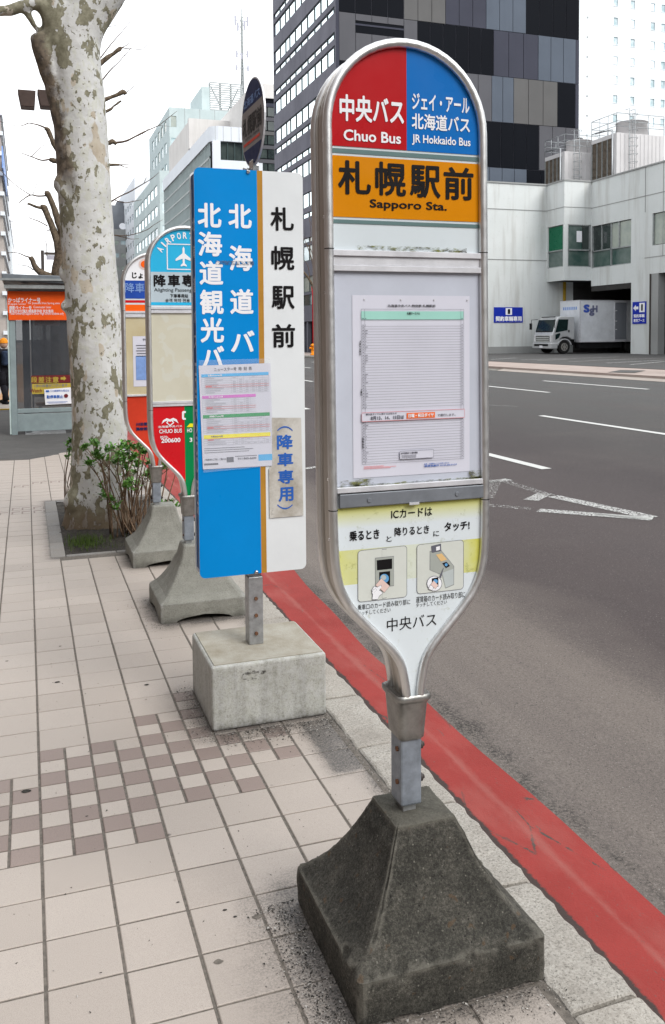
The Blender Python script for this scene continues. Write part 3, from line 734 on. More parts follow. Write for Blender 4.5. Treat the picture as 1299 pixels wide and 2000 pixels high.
def catmull(P, n=6):
    out = []
    for i in range(len(P)-1):
        p0, p1, p2, p3 = P[max(i-1, 0)], P[i], P[i+1], P[min(i+2, len(P)-1)]
        for t in range(n):
            t /= n
            out.append(tuple(.5*(2*p1[k]+(p2[k]-p0[k])*t+(2*p0[k]-5*p1[k]+4*p2[k]-p3[k])*t*t+(3*p1[k]-p0[k]-3*p2[k]+p3[k])*t**3) for k in range(2)))
    out.append(P[-1]); return out
def half_profile(spring):
    P = [(.0202, .692), (.0206, .71), (.024, .738), (.034, .785), (.053, .82), (.08, .851), (.108, .880), (.147, .921), (.178, .960), (.199, 1.003), (.210, 1.05), (.2145, 1.11), (.2165, 1.22), (.2165, 1.5), (.2165, spring-.1), (.2165, spring)]
    Q = catmull(P, 4)
    for a in range(1, 13):
        t = math.pi/2*a/12; Q.append((.2165*math.cos(t), spring+.2165*math.sin(t)))
    return Q
def hw_at(Q, z):
    for (a, b), (c_, d) in zip(Q, Q[1:]):
        if b <= z <= d: return a+(c_-a)*(z-b)/max(1e-9, d-b)
    return 0
def region(mb, Q, cx, z0, z1, y, xl=None, xr=None, inset=.009, lean=0):
    zs = sorted({z0, z1, *[b for a, b in Q if z0 < b < z1]})
    prev = None
    for z in zs:
        h = max(hw_at(Q, z)-inset, .0005); c_ = cx-lean*(z-.7)
        l = c_-h if xl is None else min(max(xl, c_-h), c_+h); r = c_+h if xr is None else max(min(xr, c_+h), c_-h)
        cur = ((l, y, z), (r, y, z))
        if prev: mb.add([prev[0], prev[1], cur[1], cur[0]], [(0, 1, 2, 3)])
        prev = cur

def post_sign(label, cx, cy, spring, base_mat, base_top, group, rails, lean=0, bolts=True, cxb=None):
    """rounded post sign: concrete foot, square post, cast collar, tube frame with side band"""
    root = empty('bus_stop_sign', (cx, cy, 0), label, 'bus stop sign', group)
    Q = half_profile(spring); yf, yb = cy-.05, cy+.05
    concrete_base('concrete_base', root, cxb or cx+.012, cy, base_top, base_mat, notch=.016 if base_mat == 'concrete_dark' else .035)
    L = lambda z: -lean*(z-.7)
    path = [(cx-a+L(b), b) for a, b in Q] + [(cx+a+L(b), b) for a, b in reversed(Q[:-1])]
    for y in (yf, yb):
        b = MB(); b.tube([(x, y, z) for x, z in path], .0118, 12); fr = b.build('frame_tube', 'stainless', root)
        if y == yf:
            for z in (rails[0]+.003, rails[3]-.04):
                for sx in (-1, 1):
                    h = hw_at(Q, z); q = MB(); q.cyl((cx+sx*h+L(z), y, z-.0011), (cx+sx*h+L(z), y, z+.0011), .0124, 12); q.build('seam', 'truck_dark', fr)
    # side band: a metal strip with a shallow groove between the two tubes
    b = MB(); cs = [(-.046, -.002), (-.016, .0045), (-.0145, .001), (.0145, .001), (.016, .0045), (.046, -.002)]
    n = len(path); vs = []
    for i, (x, z) in enumerate(path):
        p, q = path[max(i-1, 0)], path[min(i+1, n-1)]; t = Vector((q[0]-p[0], q[1]-p[1])).normalized(); o = Vector((-t.y, t.x))
        for dy, dn in cs: vs.append((x+o.x*(dn+.003), cy+dy, z+o.y*(dn+.003)))
    k = len(cs)
    b.add(vs, [(i*k+j, i*k+j+1, (i+1)*k+j+1, (i+1)*k+j) for i in range(n-1) for j in range(k-1)], False)
    band = b.build('side_band', 'band_metal', root)
    for z in (2.14, 1.95, 1.76, 1.285, 1.13):
        for dy in ((-.03,) if z > 1.8 or z < 1.2 else (-.03, -.042)):
            x = cx-.2165+L(z); q = MB(); q.cyl((x+.004, cy+dy, z), (x-.007, cy+dy, z), .0036, 8); q.build('screw', 'chrome', band)
    # backing sheet
    b = MB(); region(b, Q, cx, .693, spring+.2164, yf+.006, inset=.004, lean=lean); region(b, Q, cx, .693, spring+.2164, yb-.006, inset=.004, lean=lean)
    b.build('sign_panel', 'panel_white', root)
    # rails
    b = MB()
    for z0, z1, pr in ((rails[0]-.014, rails[0]+.001, .010), (rails[1], rails[1]+.015, .010), (rails[1]+.015, rails[0]-.014, .004), (rails[2]-.003, rails[2]+.011, .012)):
        h = hw_at(Q, z0)-.0095; b.box(cx-h+L(z0), cx+h+L(z0), yf+.004-pr, yf+.0055, z0, z1)
    pieces(b, 'rail', 'aluminium', root, .0012)
    # collar
    b = MB(); lv = [(.702, .047, .060), (.698, .0505, .0635), (.688, .0505, .0635), (.683, .046, .059), (.677, .0425, .055), (.60, .0375, .047), (.580, .0365, .045), (.573, .031, .039)]
    vs = []; m_ = 28
    for z, hx, hy in lv:
        for i in range(m_):
            a = 2*math.pi*(i+.5)/m_; c_, s_ = math.cos(a), math.sin(a); q = (abs(c_)**8+abs(s_)**8)**(-.125)
            vs.append((cx+c_*q*hx, cy+s_*q*hy, z))
    b.add(vs, [((i+1)*m_+j, (i+1)*m_+(j+1) % m_, i*m_+(j+1) % m_, i*m_+j) for i in range(len(lv)-1) for j in range(m_)], True)
    inner = [(cx+(v[0]-cx)*.78, cy+(v[1]-cy)*.8, .694) for v in vs[:m_]]
    b.add(vs[:m_]+inner, [(j, (j+1) % m_, m_+(j+1) % m_, m_+j) for j in range(m_)]); b.add(inner, [tuple(range(m_))])
    b.build('collar', 'cast_collar', root)
    b = MB(); b.box(cx-.0305, cx+.0305, cy-.036, cy+.036, base_top+.018, .60); post = b.build('post', 'blue_grey_steel', root, bevel=.006)
    b = MB(); b.box(cx-.020, cx+.018, cy-.024, cy+.024, base_top-.012, base_top+.02); b.build('post_stub', 'galvanised', root, bevel=.002)
    if bolts:
        for z in (.545, .455):
            b = MB(); b.cyl((cx+.028, cy-.012, z), (cx+.047, cy-.012, z), .0065, 8); b.cyl((cx+.034, cy-.012, z), (cx+.041, cy-.012, z), .0115, 6); b.build('bolt', 'dark_metal', post)
            b = MB(); b.cyl((cx-.028, cy-.015, z), (cx-.036, cy-.015, z), .007, 6); b.build('bolt', 'rust', post)
    return root, Q, yf, yb
G3 = 'rounded bus stop signs on concrete feet along the kerb'

# ---- first sign (front)
RA = (1.866, 1.814, 1.255, 1.249)
root, Q, yf, yb = post_sign('tall red, blue and orange rounded bus stop sign on the darkest, nearest concrete foot', .947, 2.155, 2.178, 'concrete_dark', .375, G3, RA, lean=.008, cxb=.967)
PYF = 2.105; cx = .947; LN = .008
F = yf+.0045          # printed faces sit just in front of the sheet
def lay(i): return F-.0012*i
xd = on_y(796, 190, PYF).x
b = MB(); region(b, Q, cx, 2.126, 2.178+.2164, lay(0), xr=xd, lean=LN); arch_r = b.build('red_face', 'print_red', root)
b = MB(); region(b, Q, cx, 2.126, 2.178+.2164, lay(0), xl=xd, lean=LN); arch_b = b.build('blue_face', 'print_blue', root)
b = MB()
for z0, z1 in ((2.109, 2.120), (1.934, 1.9435)): region(b, Q, cx, z0, z1, lay(0), lean=LN)
b.build('grey_stripe', 'stripe_grey', root)
b = MB(); region(b, Q, cx, 1.950, 2.1025, lay(0), lean=LN); arch_o = b.build('orange_face', 'print_orange', root)
C5 = Crop(3.418, 600, 50, lay(1)); C5.Y = lay(1)
b = MB(); C5.put(b, '中央バス', 218, 455, 648, 668, .028); C5.put(b, 'Chuo Bus', 245, 690, 628, 792, .022); b.build('lettering', 'print_white', arch_r)
b = MB(); C5.put(b, 'ジェイ・アール', 702, 448, 1085, 590, .022); C5.put(b, '北海道バス', 700, 582, 1088, 718, .022); C5.put(b, 'JR Hokkaido Bus', 702, 725, 1092, 823, .02); b.build('lettering', 'print_white', arch_b)
b = MB()
for t, x0, x1, ya, yb_ in (('札', 208, 428, 895, 1135), ('幌', 456, 662, 905, 1143), ('駅', 688, 893, 928, 1156), ('前', 913, 1113, 940, 1170)): C5.put(b, t, x0, ya, x1, yb_, .024)
C5.put(b, 'Sapporo Sta.', 420, 1158, 935, 1252, .022); b.build('lettering', 'print_black', arch_o)
# mossy line along the rail
b = MB(); b.rect_y(cx-.15, cx+.16, 1.866, 1.880, lay(1)); b.build('moss', 'mossy_dirt', root)
# timetable window
b = MB(); region(b, Q, cx, 1.268, 1.813, lay(0), lean=LN); win = b.build('timetable_panel', 'panel_lilac', root)
C6 = Crop(3.711, 620, 470, lay(1))
p0, p1, p2, p3 = C6.p(243, 394), C6.p(1105, 388), C6.p(1110, 1712), C6.p(278, 1745)
xl, xr = p0[0], p1[0]
b = MB(); b.rect_y(xl+.004, xr, p3[1]+.008, p0[1], lay(1)); sheet = b.build('timetable_sheet', 'paper_white', win)
tx0, tx1 = C6.p(320, 900)[0], C6.p(1060, 900)[0]
tz1, tz0 = C6.p(690, 497)[1], C6.p(690, 1600)[1]
w_ = .0006
def hl(b, z, xa=tx0, xb=tx1, t=w_, i=2): b.rect_y(xa, xb, z-t/2, z+t/2, lay(i))
def vl(b, x, za, zb, t=w_, i=2): b.rect_y(x-t/2, x+t/2, za, zb, lay(i))
kz = (tz1-tz0)/1103
b = MB(); b.rect_y(tx0, tx1, tz1-75*kz, tz1-15*kz, lay(2)); b.build('header', 'teal', sheet)
b = MB(); zb0, zb1 = tz1-815*kz, tz1-718*kz
zlist = [75, 122]+[122+19.4*i for i in range(1, 31)]+[815+19.6*i for i in range(0, 15)]
for q in zlist: hl(b, tz1-q*kz, i=3)
for z_ in (tz0, tz1): hl(b, z_, i=3)
for x in (tx0, tx1, tx0+.0095, tx1-.0085): vl(b, x, tz0, tz1, i=3)
for z_ in [tz1-q*kz for q in zlist]:
    hl(b, z_+.0032, tx0+.0025, tx0+.0072, .0014, 3); hl(b, z_+.0032, tx1-.0065, tx1-.0025, .0012, 3)
    if random.random() < .8: hl(b, z_+.0032, tx0+.0105, tx0+.0105+random.choice((.002, .003, .007)), .0014, 3)
b.build('table_lines', 'print_grey', sheet)
b = MB()
for t, x0, y0, x1, y1 in (('北海道中央バス 時刻表 札幌駅前', 510, 462, 858, 482), ('札幌ターミナル', 652, 517, 745, 538)): C6.Y = lay(3); C6.put(b, t, x0, y0, x1, y1, .02)
for i, t in enumerate('月曜～金曜日'): C6.put(b, t, 307, 725+i*18, 318, 740+i*18, .02)
for i, t in enumerate('土曜日'): C6.put(b, t, 315, 1075+i*17, 326, 1090+i*17, .02)
for i, t in enumerate('日曜祝日'): C6.put(b, t, 326, 1430+i*20, 338, 1446+i*20, .02)
b.build('lettering', 'print_black', sheet)
bz0, bz1 = C6.p(690, 1308)[1]+.004, C6.p(690, 1212)[1]-.008
b = MB(); b.rect_y(tx0-.001, tx1+.001, bz0, bz1, lay(4)); ban = b.build('notice_strip', 'paper_white', sheet)
mids = (bz0+bz1)/2; H_ = bz1-bz0
b = MB(); hl(b, bz0, i=5, t=.0009); hl(b, bz1, i=5, t=.0009); vl(b, tx0-.001, bz0, bz1, i=5); vl(b, tx1+.001, bz0, bz1, i=5)
b.v = [(x, y, z) for x, y, z in b.v]; b.build('notice_border', 'thin_red', sheet)
W_ = tx1-tx0; fx = lambda u: tx0+W_*u
b = MB(); put(b, '8月13、14、15日は', fx(.08), fx(.40), bz0+H_*.12, bz0+H_*.58, lay(5), .03); put(b, '■お盆ダイヤに関するお知らせ', fx(.035), fx(.33), bz0+H_*.70, bz0+H_*.92, lay(5), .02)
put(b, 'で運行します。', fx(.73), fx(.91), bz0+H_*.25, bz0+H_*.55, lay(5), .015); b.build('lettering', 'print_grey', sheet)
b = MB(); b.rect_y(fx(.425), fx(.705), bz0+H_*.14, bz0+H_*.80, lay(5)); b.build('notice_flash', 'banner_orange', sheet)
b = MB(); put(b, '日曜・祝日ダイヤ', fx(.44), fx(.69), bz0+H_*.26, bz0+H_*.70, lay(6), .035); b.build('lettering', 'print_white', sheet)
ix0, ix1 = fx(.36), fx(.69); iz0, iz1 = tz0+.008, tz0+.029
b = MB(); b.rect_y(ix0, ix1, iz0, iz1, lay(4)); b.build('info_box', 'paper_white', sheet)
b = MB()
for z_ in (iz0, iz1): hl(b, z_, ix0, ix1, i=5)
for x in (ix0, ix1): vl(b, x, iz0, iz1, i=5)
put(b, '都市間高速バス運休情報', ix0+.003, ix0+.05, iz1-.008, iz1-.003, lay(5), .03)
for k_ in range(3): hl(b, iz1-.0115-.003*k_, ix0+.004, ix0+.046, .0009, 5)
b.build('lettering', 'print_grey', sheet)
b = MB(); put(b, '高速・定期観光バスのお問い合わせ', fx(.60), fx(.85), tz0-.0105, tz0-.0068, lay(3), .01); put(b, '清掃営業所 0134-00-0137', fx(.60), fx(.93), tz0-.0168, tz0-.0115, lay(3), .02); b.build('lettering', 'text_blue', sheet)
b = MB()
for k_ in range(3): hl(b, tz0-.0065-.0028*k_, fx(.015), fx(.015)+(.055, .09, .075)[k_], .0009, 3)
b.build('red_print', 'thin_red', sheet)
for x, z_ in ((.06, .0), (.36, .0), (.64, .0), (.93, .0)):
    b = MB(); b.cyl((xl+(xr-xl)*(x+.05), lay(1), p0[1]-.011), (xl+(xr-xl)*(x+.05), lay(1)-.002, p0[1]-.011), .0022, 8); b.build('tack', 'aluminium', sheet)
b = MB(); b.rect_y(cx-.2, cx-.11, 1.267, 1.284, lay(3)); b.rect_y(cx+.165, cx+.2, 1.267, 1.288, lay(3)); b.rect_y(cx-.2, cx+.2, 1.266, 1.271, lay(3)); b.build('moss', 'mossy_dirt', root)
# latch bar under the window
h = hw_at(Q, 1.23)-.0095
b = MB(); b.box(cx-h+.002, cx+h+.002, yf-.008, yf+.003, 1.214, 1.249); bar = b.build('latch_bar', 'handle_grey', root, bevel=.002)
for x in (cx-.125, cx+.125):
    b = MB(); b.cyl((x, yf-.006, 1.230), (x, yf-.0105, 1.230), .0062, 14); b.build('latch_knob', 'handle_grey', bar, bevel=.0008, seg=1)
b = MB(); b.box(cx-.014, cx+.014, yf-.0105, yf-.0085, 1.210, 1.2165); b.build('finger_notch', 'aluminium', bar)
# lower plate
b = MB(); region(b, Q, cx, .693, 1.211, lay(0), lean=LN); low = b.build('lower_plate', 'yellowed_plate', root)
C7 = Crop(3.82, 630, 930, lay(1))
b = MB()
for t, x0, y0, x1, y1, bd in (('ICカードは', 515, 228, 820, 318, .012), ('乗るとき', 203, 392, 427, 487, .028), ('と', 480, 445, 518, 490, .01), ('降りるとき', 540, 362, 798, 450, .02), ('に', 830, 406, 872, 450, .01), ('タッチ!', 912, 330, 1100, 414, .03),
    ('乗車口のカード読み取り部に', 265, 915, 657, 1002, 0), ('タッチしてください', 265, 980, 510, 1042, 0), ('運賃箱のカード読み取り部に', 700, 858, 1068, 946, 0), ('タッチしてください', 700, 922, 930, 980, 0), ('中央バス', 483, 1018, 852, 1162, .002)):
    C7.put(b, t, x0, y0, x1, y1, bd)
b.build('lettering', 'print_black', low)
simple('picto_beige', (.60, .62, .575), .4, 0, .03, 9); simple('picto_grey', (.36, .38, .35), .4, 0, .03, 9); simple('picto_amber', (.72, .48, .22), .4, 0, .05, 9); simple('picto_sky', (.12, .34, .62), .4, 0, .05, 9); simple('picto_pale', (.46, .50, .50), .4, 0, .05, 9); simple('picto_pink', (.74, .55, .50), .4, 0, .05, 9)
def rrect(x0, y0, x1, y1, r, sk):
    pts = []
    for cx_, cy_, a0 in ((x1-r, y1-r, 0), (x0+r, y1-r, 90), (x0+r, y0+r, 180), (x1-r, y0+r, 270)):
        for k_ in range(5): a = R(a0+k_*22.5); pts.append((cx_+r*math.cos(a), cy_+r*math.sin(a)))
    xm = (x0+x1)/2
    return [(x, y-sk*(x-xm)) for x, y in pts]
for bx in ((265, 536, 632, 922), (705, 492, 1055, 862)):
    o_ = rrect(*bx, 26, .11); i_ = rrect(bx[0]+3, bx[1]+3, bx[2]-3, bx[3]-3, 24, .11)
    b = MB(); P1 = [C7.p(*q) for q in o_]; P2 = [C7.p(*q) for q in i_]; n = len(P1)
    b.add([(x, lay(1)-.0003, z) for x, z in P1]+[(x, lay(1)-.0003, z) for x, z in P2], [(i, (i+1) % n, n+(i+1) % n, n+i) for i in range(n)]); b.build('pictogram_outline', 'print_grey', low)
    b = MB(); b.poly_y(P2, lay(1)-.0001); b.build('pictogram_ground', 'picto_beige', low)
def pic(pts, mat, i, nm='pictogram'):
    b = MB(); b.poly_y([C7.p(*q) for q in pts], lay(1)-.0002*i); b.build(nm, mat, low)
def disc(x, y, r, mat, i):
    pic([(x+r*math.cos(a*.4488), y+r*math.sin(a*.4488)) for a in range(14)], mat, i)
def outl(pts, mat, i, t=3.2):
    c0 = (sum(p[0] for p in pts)/len(pts), sum(p[1] for p in pts)/len(pts))
    pic([(c0[0]+(x-c0[0])*(1+t/max(12, math.hypot(x-c0[0], y-c0[1]))), c0[1]+(y-c0[1])*(1+t/max(12, math.hypot(x-c0[0], y-c0[1])))) for x, y in pts], 'print_grey', i)
    pic(pts, mat, i+1)
outl([(445, 549), (480, 545), (480, 905), (447, 910)], 'picto_beige', 2); outl([(395, 612), (532, 598), (532, 815), (397, 832)], 'picto_grey', 4)
pic([(405, 627), (520, 614), (520, 690), (407, 702)], 'print_black', 6); pic([(423, 716), (505, 707), (505, 818), (425, 828)], 'print_black', 6)
disc(462, 762, 34, 'picto_sky', 7); disc(456, 755, 20, 'picto_pale', 8)
outl([(438, 762), (500, 818), (462, 866), (396, 812)], 'picto_pink', 9, 2)
outl([(372, 918), (376, 870), (368, 850), (384, 822), (408, 828), (436, 812), (440, 826), (420, 850), (440, 860), (446, 872), (424, 890), (410, 916)], 'print_white', 11, 3)
outl([(368, 868), (378, 845), (396, 838), (402, 850), (384, 866), (376, 880)], 'print_white', 13, 2)
outl([(804, 562), (885, 552), (980, 672), (980, 808), (918, 834), (892, 735), (804, 700)], 'picto_grey', 2); pic([(895, 720), (978, 690), (978, 806), (920, 832)], 'picto_pale', 4)
outl([(815, 522), (883, 505), (884, 556), (818, 570)], 'print_grey', 4); pic([(848, 528), (876, 520), (877, 548), (849, 556)], 'print_white', 6)
pic([(848, 585), (890, 576), (930, 622), (885, 636)], 'picto_amber', 5); outl([(896, 650), (925, 640), (950, 668), (922, 684)], 'print_black', 5); disc(923, 660, 11, 'picto_sky', 7)
disc(835, 800, 58, 'print_grey', 8); disc(835, 800, 54, 'print_white', 9); pic([(905, 680), (898, 690), (872, 748), (884, 760)], 'print_grey', 9)
pic([(815, 762), (864, 752), (864, 822), (817, 832)], 'print_black', 10); disc(842, 784, 17, 'picto_sky', 11); outl([(828, 778), (862, 812), (842, 838), (806, 808)], 'picto_pink', 12, 2)
outl([(790, 838), (800, 812), (816, 816), (826, 834), (812, 848)], 'print_white', 14, 2)

# ---- third and fourth signs (further along)
def proud(Yp): return Yp
r3, Q3, yf3, yb3 = post_sign('airport bus stop sign with a cyan arch and white aeroplane, behind the blue board', .905, 5.33, 2.085, 'concrete_mid', .405, G3, (1.832, 1.795, 1.262, 1.262), cxb=.95)
f3 = yf3+.0045
def l3(i): return f3-.0022*i
C3 = Crop(3.2475, 220, 420, l3(1))
zz = lambda y, x=400: C3.p(x, y)[1]
b = MB(); region(b, Q3, .905, zz(362), 2.085+.2164, l3(0)); fa = b.build('cyan_face', 'airport_cyan', r3)
b = MB(); region(b, Q3, .905, zz(553), zz(362), l3(0)); fb = b.build('grey_face', 'airport_grey', r3)
b = MB(); region(b, Q3, .905, zz(572), zz(553), l3(0)); b.build('cyan_stripe', 'airport_cyan', r3)
b = MB(); region(b, Q3, .905, 1.272, 1.795, l3(0)); b.build('faded_timetable_panel', 'faded_beige', r3)
xs3 = C3.p(458, 1300)[0]
b = MB(); region(b, Q3, .905, .693, zz(1212), l3(0), xr=xs3); fr_ = b.build('red_plate', 'chuo_red', r3)
b = MB(); region(b, Q3, .905, .693, zz(1212), l3(0), xl=xs3); fg_ = b.build('green_plate', 'hokuto_green', r3)
b = MB(); h = hw_at(Q3, 1.25)-.0095; b.box(.905-h, .905+h, yf3-.004, yf3+.004, zz(1212), 1.262); b.build('lower_rail', 'aluminium', r3, bevel=.001, seg=1)
# arched word
b = MB(); rad = .170; cz = 2.085
word = 'AIRPORT BUS'; tot = 132.0
for i, ch in enumerate(word):
    if ch == ' ': continue
    ang = R(90+tot/2-tot*(i+.5)/len(word)); u = (-math.sin(ang), math.cos(ang))
    px_, pz_ = .905+rad*math.cos(ang), cz+rad*math.sin(ang); w = .009 if ch == 'I' else .0235
    tx_, tz_ = math.sin(ang), -math.cos(ang)      # along
    nx_, nz_ = math.cos(ang), math.sin(ang)       # outward
    put_map(b, ch, lambda a, c_: (px_+tx_*a+nx_*c_, l3(1), pz_+tz_*a+nz_*c_), -w/2, w/2, -.0195, .0195, .03)
b.build('lettering', 'print_white', fa)
b = MB(); C3.Y = l3(1)
a0, a1, b0, b1 = C3.rect(345, 183, 560, 348, False); t = .006
for x0, x1, z0, z1 in ((a0, a1, b1-t, b1), (a0, a1, b0, b0+t), (a0, a0+t, b0+t, b1-t), (a1-t, a1, b0+t, b1-t)): b.rect_y(x0, x1, z0, z1, l3(1))
# aeroplane
ac = (a0+a1)/2-.001; k_ = (b1-b0)
pl = [(0, .46), (.05, .38), (.055, .16), (.40, -.10), (.40, -.19), (.055, -.08), (.045, -.28), (.15, -.37), (.15, -.43), (0, -.39)]
pl = pl+[(-x, z) for x, z in reversed(pl[1:-1])]
am = (b0+b1)/2
b.poly_y([(ac+x*k_*.78, am+z*k_*.86) for x, z in pl], l3(1)); b.build('aeroplane_symbol', 'print_white', fa)
b = MB()
for i, t_ in enumerate('降車専用'): C3.put(b, t_, 262+i*90, 377, 340+i*90, 455, .03)
C3.put(b, 'Alighting Passengers', 265, 462, 545, 494, .004); C3.put(b, '下車專用站', 366, 500, 481, 525, .02); C3.put(b, '승객 하차 전용', 336, 530, 492, 553, .012)
b.build('lettering', 'print_black', fb)
b = MB(); C3.put(b, '北海道中央バス', 290, 1330, 442, 1352, .015); C3.put(b, 'CHUO BUS', 297, 1354, 441, 1386, .018); C3.put(b, '0570-', 304, 1400, 356, 1418, .015); C3.put(b, '200600', 310, 1412, 432, 1446, .03)
em = [(312, 1326), (322, 1302), (345, 1288), (366, 1296), (386, 1286), (408, 1296), (420, 1322), (404, 1310), (384, 1302), (392, 1318), (366, 1340), (342, 1318), (350, 1304), (330, 1310)]
C3.poly(b, em); b.build('lettering', 'print_white', fr_)
b = MB(); C3.poly(b, [(366, 1330), (350, 1316), (358, 1306), (366, 1312), (374, 1306), (384, 1316)], .001); b.build('heart_symbol', 'chuo_red', fr_)
b = MB(); C3.poly(b, [(442, 1250), (448, 1243), (466, 1243), (466, 1255), (454, 1258), (454, 1285), (466, 1288), (466, 1299), (448, 1299), (442, 1290)]); b.build('telephone_symbol', 'print_white', fr_)
b = MB(); C3.put(b, 'HO', 474, 1352, 506, 1379, .018); C3.put(b, '3', 490, 1412, 507, 1440, .03); b.build('lettering', 'print_white', fg_)
b = MB(); C3.poly(b, [(472, 1345), (492, 1322), (512, 1322), (512, 1345)]); b.build('green_flash', 'sheet_yellow', fg_)

r4, Q4, yf4, yb4 = post_sign('white-topped bus stop sign with blue band and orange lower plate, furthest of the rounded signs', .895, 6.65, 2.05, 'concrete_mid', .405, G3, (1.845, 1.80, 1.225, 1.225), cxb=.94)
f4 = yf4+.0045
def l4(i): return f4-.0022*i
C4 = Crop(3.2475, 220, 420, l4(1)); zz = lambda y, x=150: C4.p(x, y)[1]
b = MB(); region(b, Q4, .895, zz(415), 2.05+.2164, l4(0)); wa = b.build('white_face', 'print_white', r4)
b = MB(); region(b, Q4, .895, zz(530), zz(415), l4(0)); ba = b.build('blue_band', 'jotetsu_blue', r4)
b = MB(); region(b, Q4, .895, zz(556), zz(540), l4(0)); b.build('red_stripe', 'chuo_red', r4)
b = MB(); region(b, Q4, .895, zz(636), zz(568), l4(0)); b.build('orange_band', 'jotetsu_orange', r4)
b = MB(); region(b, Q4, .895, 1.236, 1.80, l4(0)); wn = b.build('faded_timetable_panel', 'faded_ochre', r4)
b = MB(); region(b, Q4, .895, .693, zz(1150), l4(0)); lo_ = b.build('orange_plate', 'jotetsu_red', r4)
b = MB(); h = hw_at(Q4, 1.2)-.0095; b.box(.895-h, .895+h, yf4-.004, yf4+.004, zz(1148), 1.225); b.build('lower_rail', 'aluminium', r4, bevel=.001, seg=1)
b = MB(); c_ = C4.p(202, 312); rr = [(c_[0]+.040*math.cos(a*.33), c_[1]+.040*math.sin(a*.33)) for a in range(19)]; b.poly_y(rr, l4(1)); b.build('round_logo', 'picto_pink', wa)
b = MB(); b.poly_y([(c_[0]+(x-c_[0])*.62, c_[1]+(z-c_[1])*.62) for x, z in rr], l4(2)); b.build('round_logo', 'jotetsu_orange', wa)
b = MB(); C4.put(b, 'じょうてつ', 125, 362, 322, 405, .04); b.build('lettering', 'print_black', wa)
b = MB(); C4.put(b, '降車専用', 80, 430, 330, 494, .01); b.build('lettering', 'pale_blue', ba)
b = MB(); C4.box(b, 132, 768, 330, 1086); pp = b.build('notice_sheet', 'paper_white', wn)
b = MB(); C4.Y = l4(2)
for i in range(5): C4.box(b, 150+(i % 2)*6, 824+i*17, 300, 829+i*17)
C4.put(b, '移設のお知らせ', 193, 782, 300, 796, .02); b.build('lettering', 'print_grey', pp)
b = MB(); C4.box(b, 150, 892, 300, 1045); b.build('map_print', 'pale_blue', pp)
b = MB(); C4.put(b, '川沿営業所', 150, 1312, 270, 1338, .05); C4.put(b, '藻岩営業所', 150, 1342, 270, 1368, .05); b.build('lettering', 'disc_navy', lo_)

# ---- blue and white board sign
bl = empty('board_sign', (.94, 3.827, 0), 'tall rectangular blue and white bus stop board on a pale concrete block', 'bus stop sign')
b = MB(); b.box(.698, 1.203, 3.592, 4.058, .0, .276); cb = b.build('concrete_block', 'concrete_pale', bl, bevel=.013, seg=3)
b = MB(); b.box(.712, 1.189, 3.606, 4.044, .276, .2795); b.build('block_top', 'concrete_top', cb)
b = MB(); b.poly_y([(.82, .215), (.85, .20), (.89, .205), (.90, .218), (.935, .222), (.93, .235), (.89, .238), (.86, .25), (.835, .24)], 3.5895); b.build('oil_stain', 'oil_mark', cb)
YB = 3.775; Bx0, Bx1, Bz0, Bz1 = .6885, 1.172, .604, 2.372
def rr_pts(x0, x1, z0, z1, r):
    P = []
    for cx_, cz_, a0 in ((x1-r, z1-r, 0), (x0+r, z1-r, 90), (x0+r, z0+r, 180), (x1-r, z0+r, 270)):
        for k_ in range(6): a = R(a0+k_*18); P.append((cx_+r*math.cos(a), cz_+r*math.sin(a)))
    return P
def fpoly(mb, pts, xa, xb, y):   # clip polygon between xa and xb
    def clip(P, f, v):
        out = []
        for p, q in zip(P, P[1:]+P[:1]):
            a, c_ = f(p[0]-v), f(q[0]-v)
            if a >= 0: out.append(p)
            if a*c_ < 0: t = a/(a-c_); out.append((p[0]+(q[0]-p[0])*t, p[1]+(q[1]-p[1])*t))
        return out
    P = clip(clip(pts, lambda d: d, xa), lambda d: -d, xb); mb.poly_y(P, y)
out_ = rr_pts(Bx0, Bx1, Bz0, Bz1, .025)
for nm, y0, y1 in (('front_board', YB, YB+.004), ('back_board', 3.875, 3.879)):
    b = MB(); b.prism_y(list(reversed(out_)), y0, y1); brd = b.build(nm, 'board_white', bl)
    if nm == 'front_board': fb_ = brd
xo0, xo1 = on_y(506.5, 720, YB).x, on_y(517, 720, YB).x
b = MB(); fpoly(b, out_, 0, xo0, YB-.0012); b.build('blue_face', 'board_blue', fb_)
b = MB(); fpoly(b, out_, xo0, xo1, YB-.0012); b.build('ochre_stripe', 'board_ochre', fb_)
b = MB(); b.box(Bx0+.006, Bx0+.010, YB+.004, 3.875, Bz0+.03, Bz1-.02); b.box(Bx1-.010, Bx1-.006, YB+.004, 3.875, Bz0+.03, Bz1-.02); b.box(Bx0+.01, Bx1-.01, YB+.004, 3.875, Bz0+.03, Bz0+.034); b.box(Bx0+.01, Bx1-.01, YB+.004, 3.875, Bz1-.022, Bz1-.018)
side = b.build('side_panel', 'navy', bl)
b = MB(); X_ = Bx0+.0045
def sidefn(u, v): return (X_, 3.872-u, v)
for t_, ya, yb_ in (('北', 430, 456), ('海', 483, 508), ('道', 543, 574), ('バ', 608, 632), ('ス', 655, 680)):
    z1, z0 = on_x(372, ya, X_).z, on_x(372, yb_, X_).z; put_map(b, t_, sidefn, .022, .075, z0, z1, .02, (-1, 0, 0))
z1, z0 = on_x(378, 708, X_).z, on_x(392, 1010, X_).z
put_map(b, 'HOKKAIDO BUS', lambda u, v: (X_, 3.872-v, z1-u), 0, z1-z0, .025, .072, .02, (-1, 0, 0))
b.build('lettering', 'print_pale', side)
CB = Crop(3.332, 360, 150, YB-.0024)
b = MB()
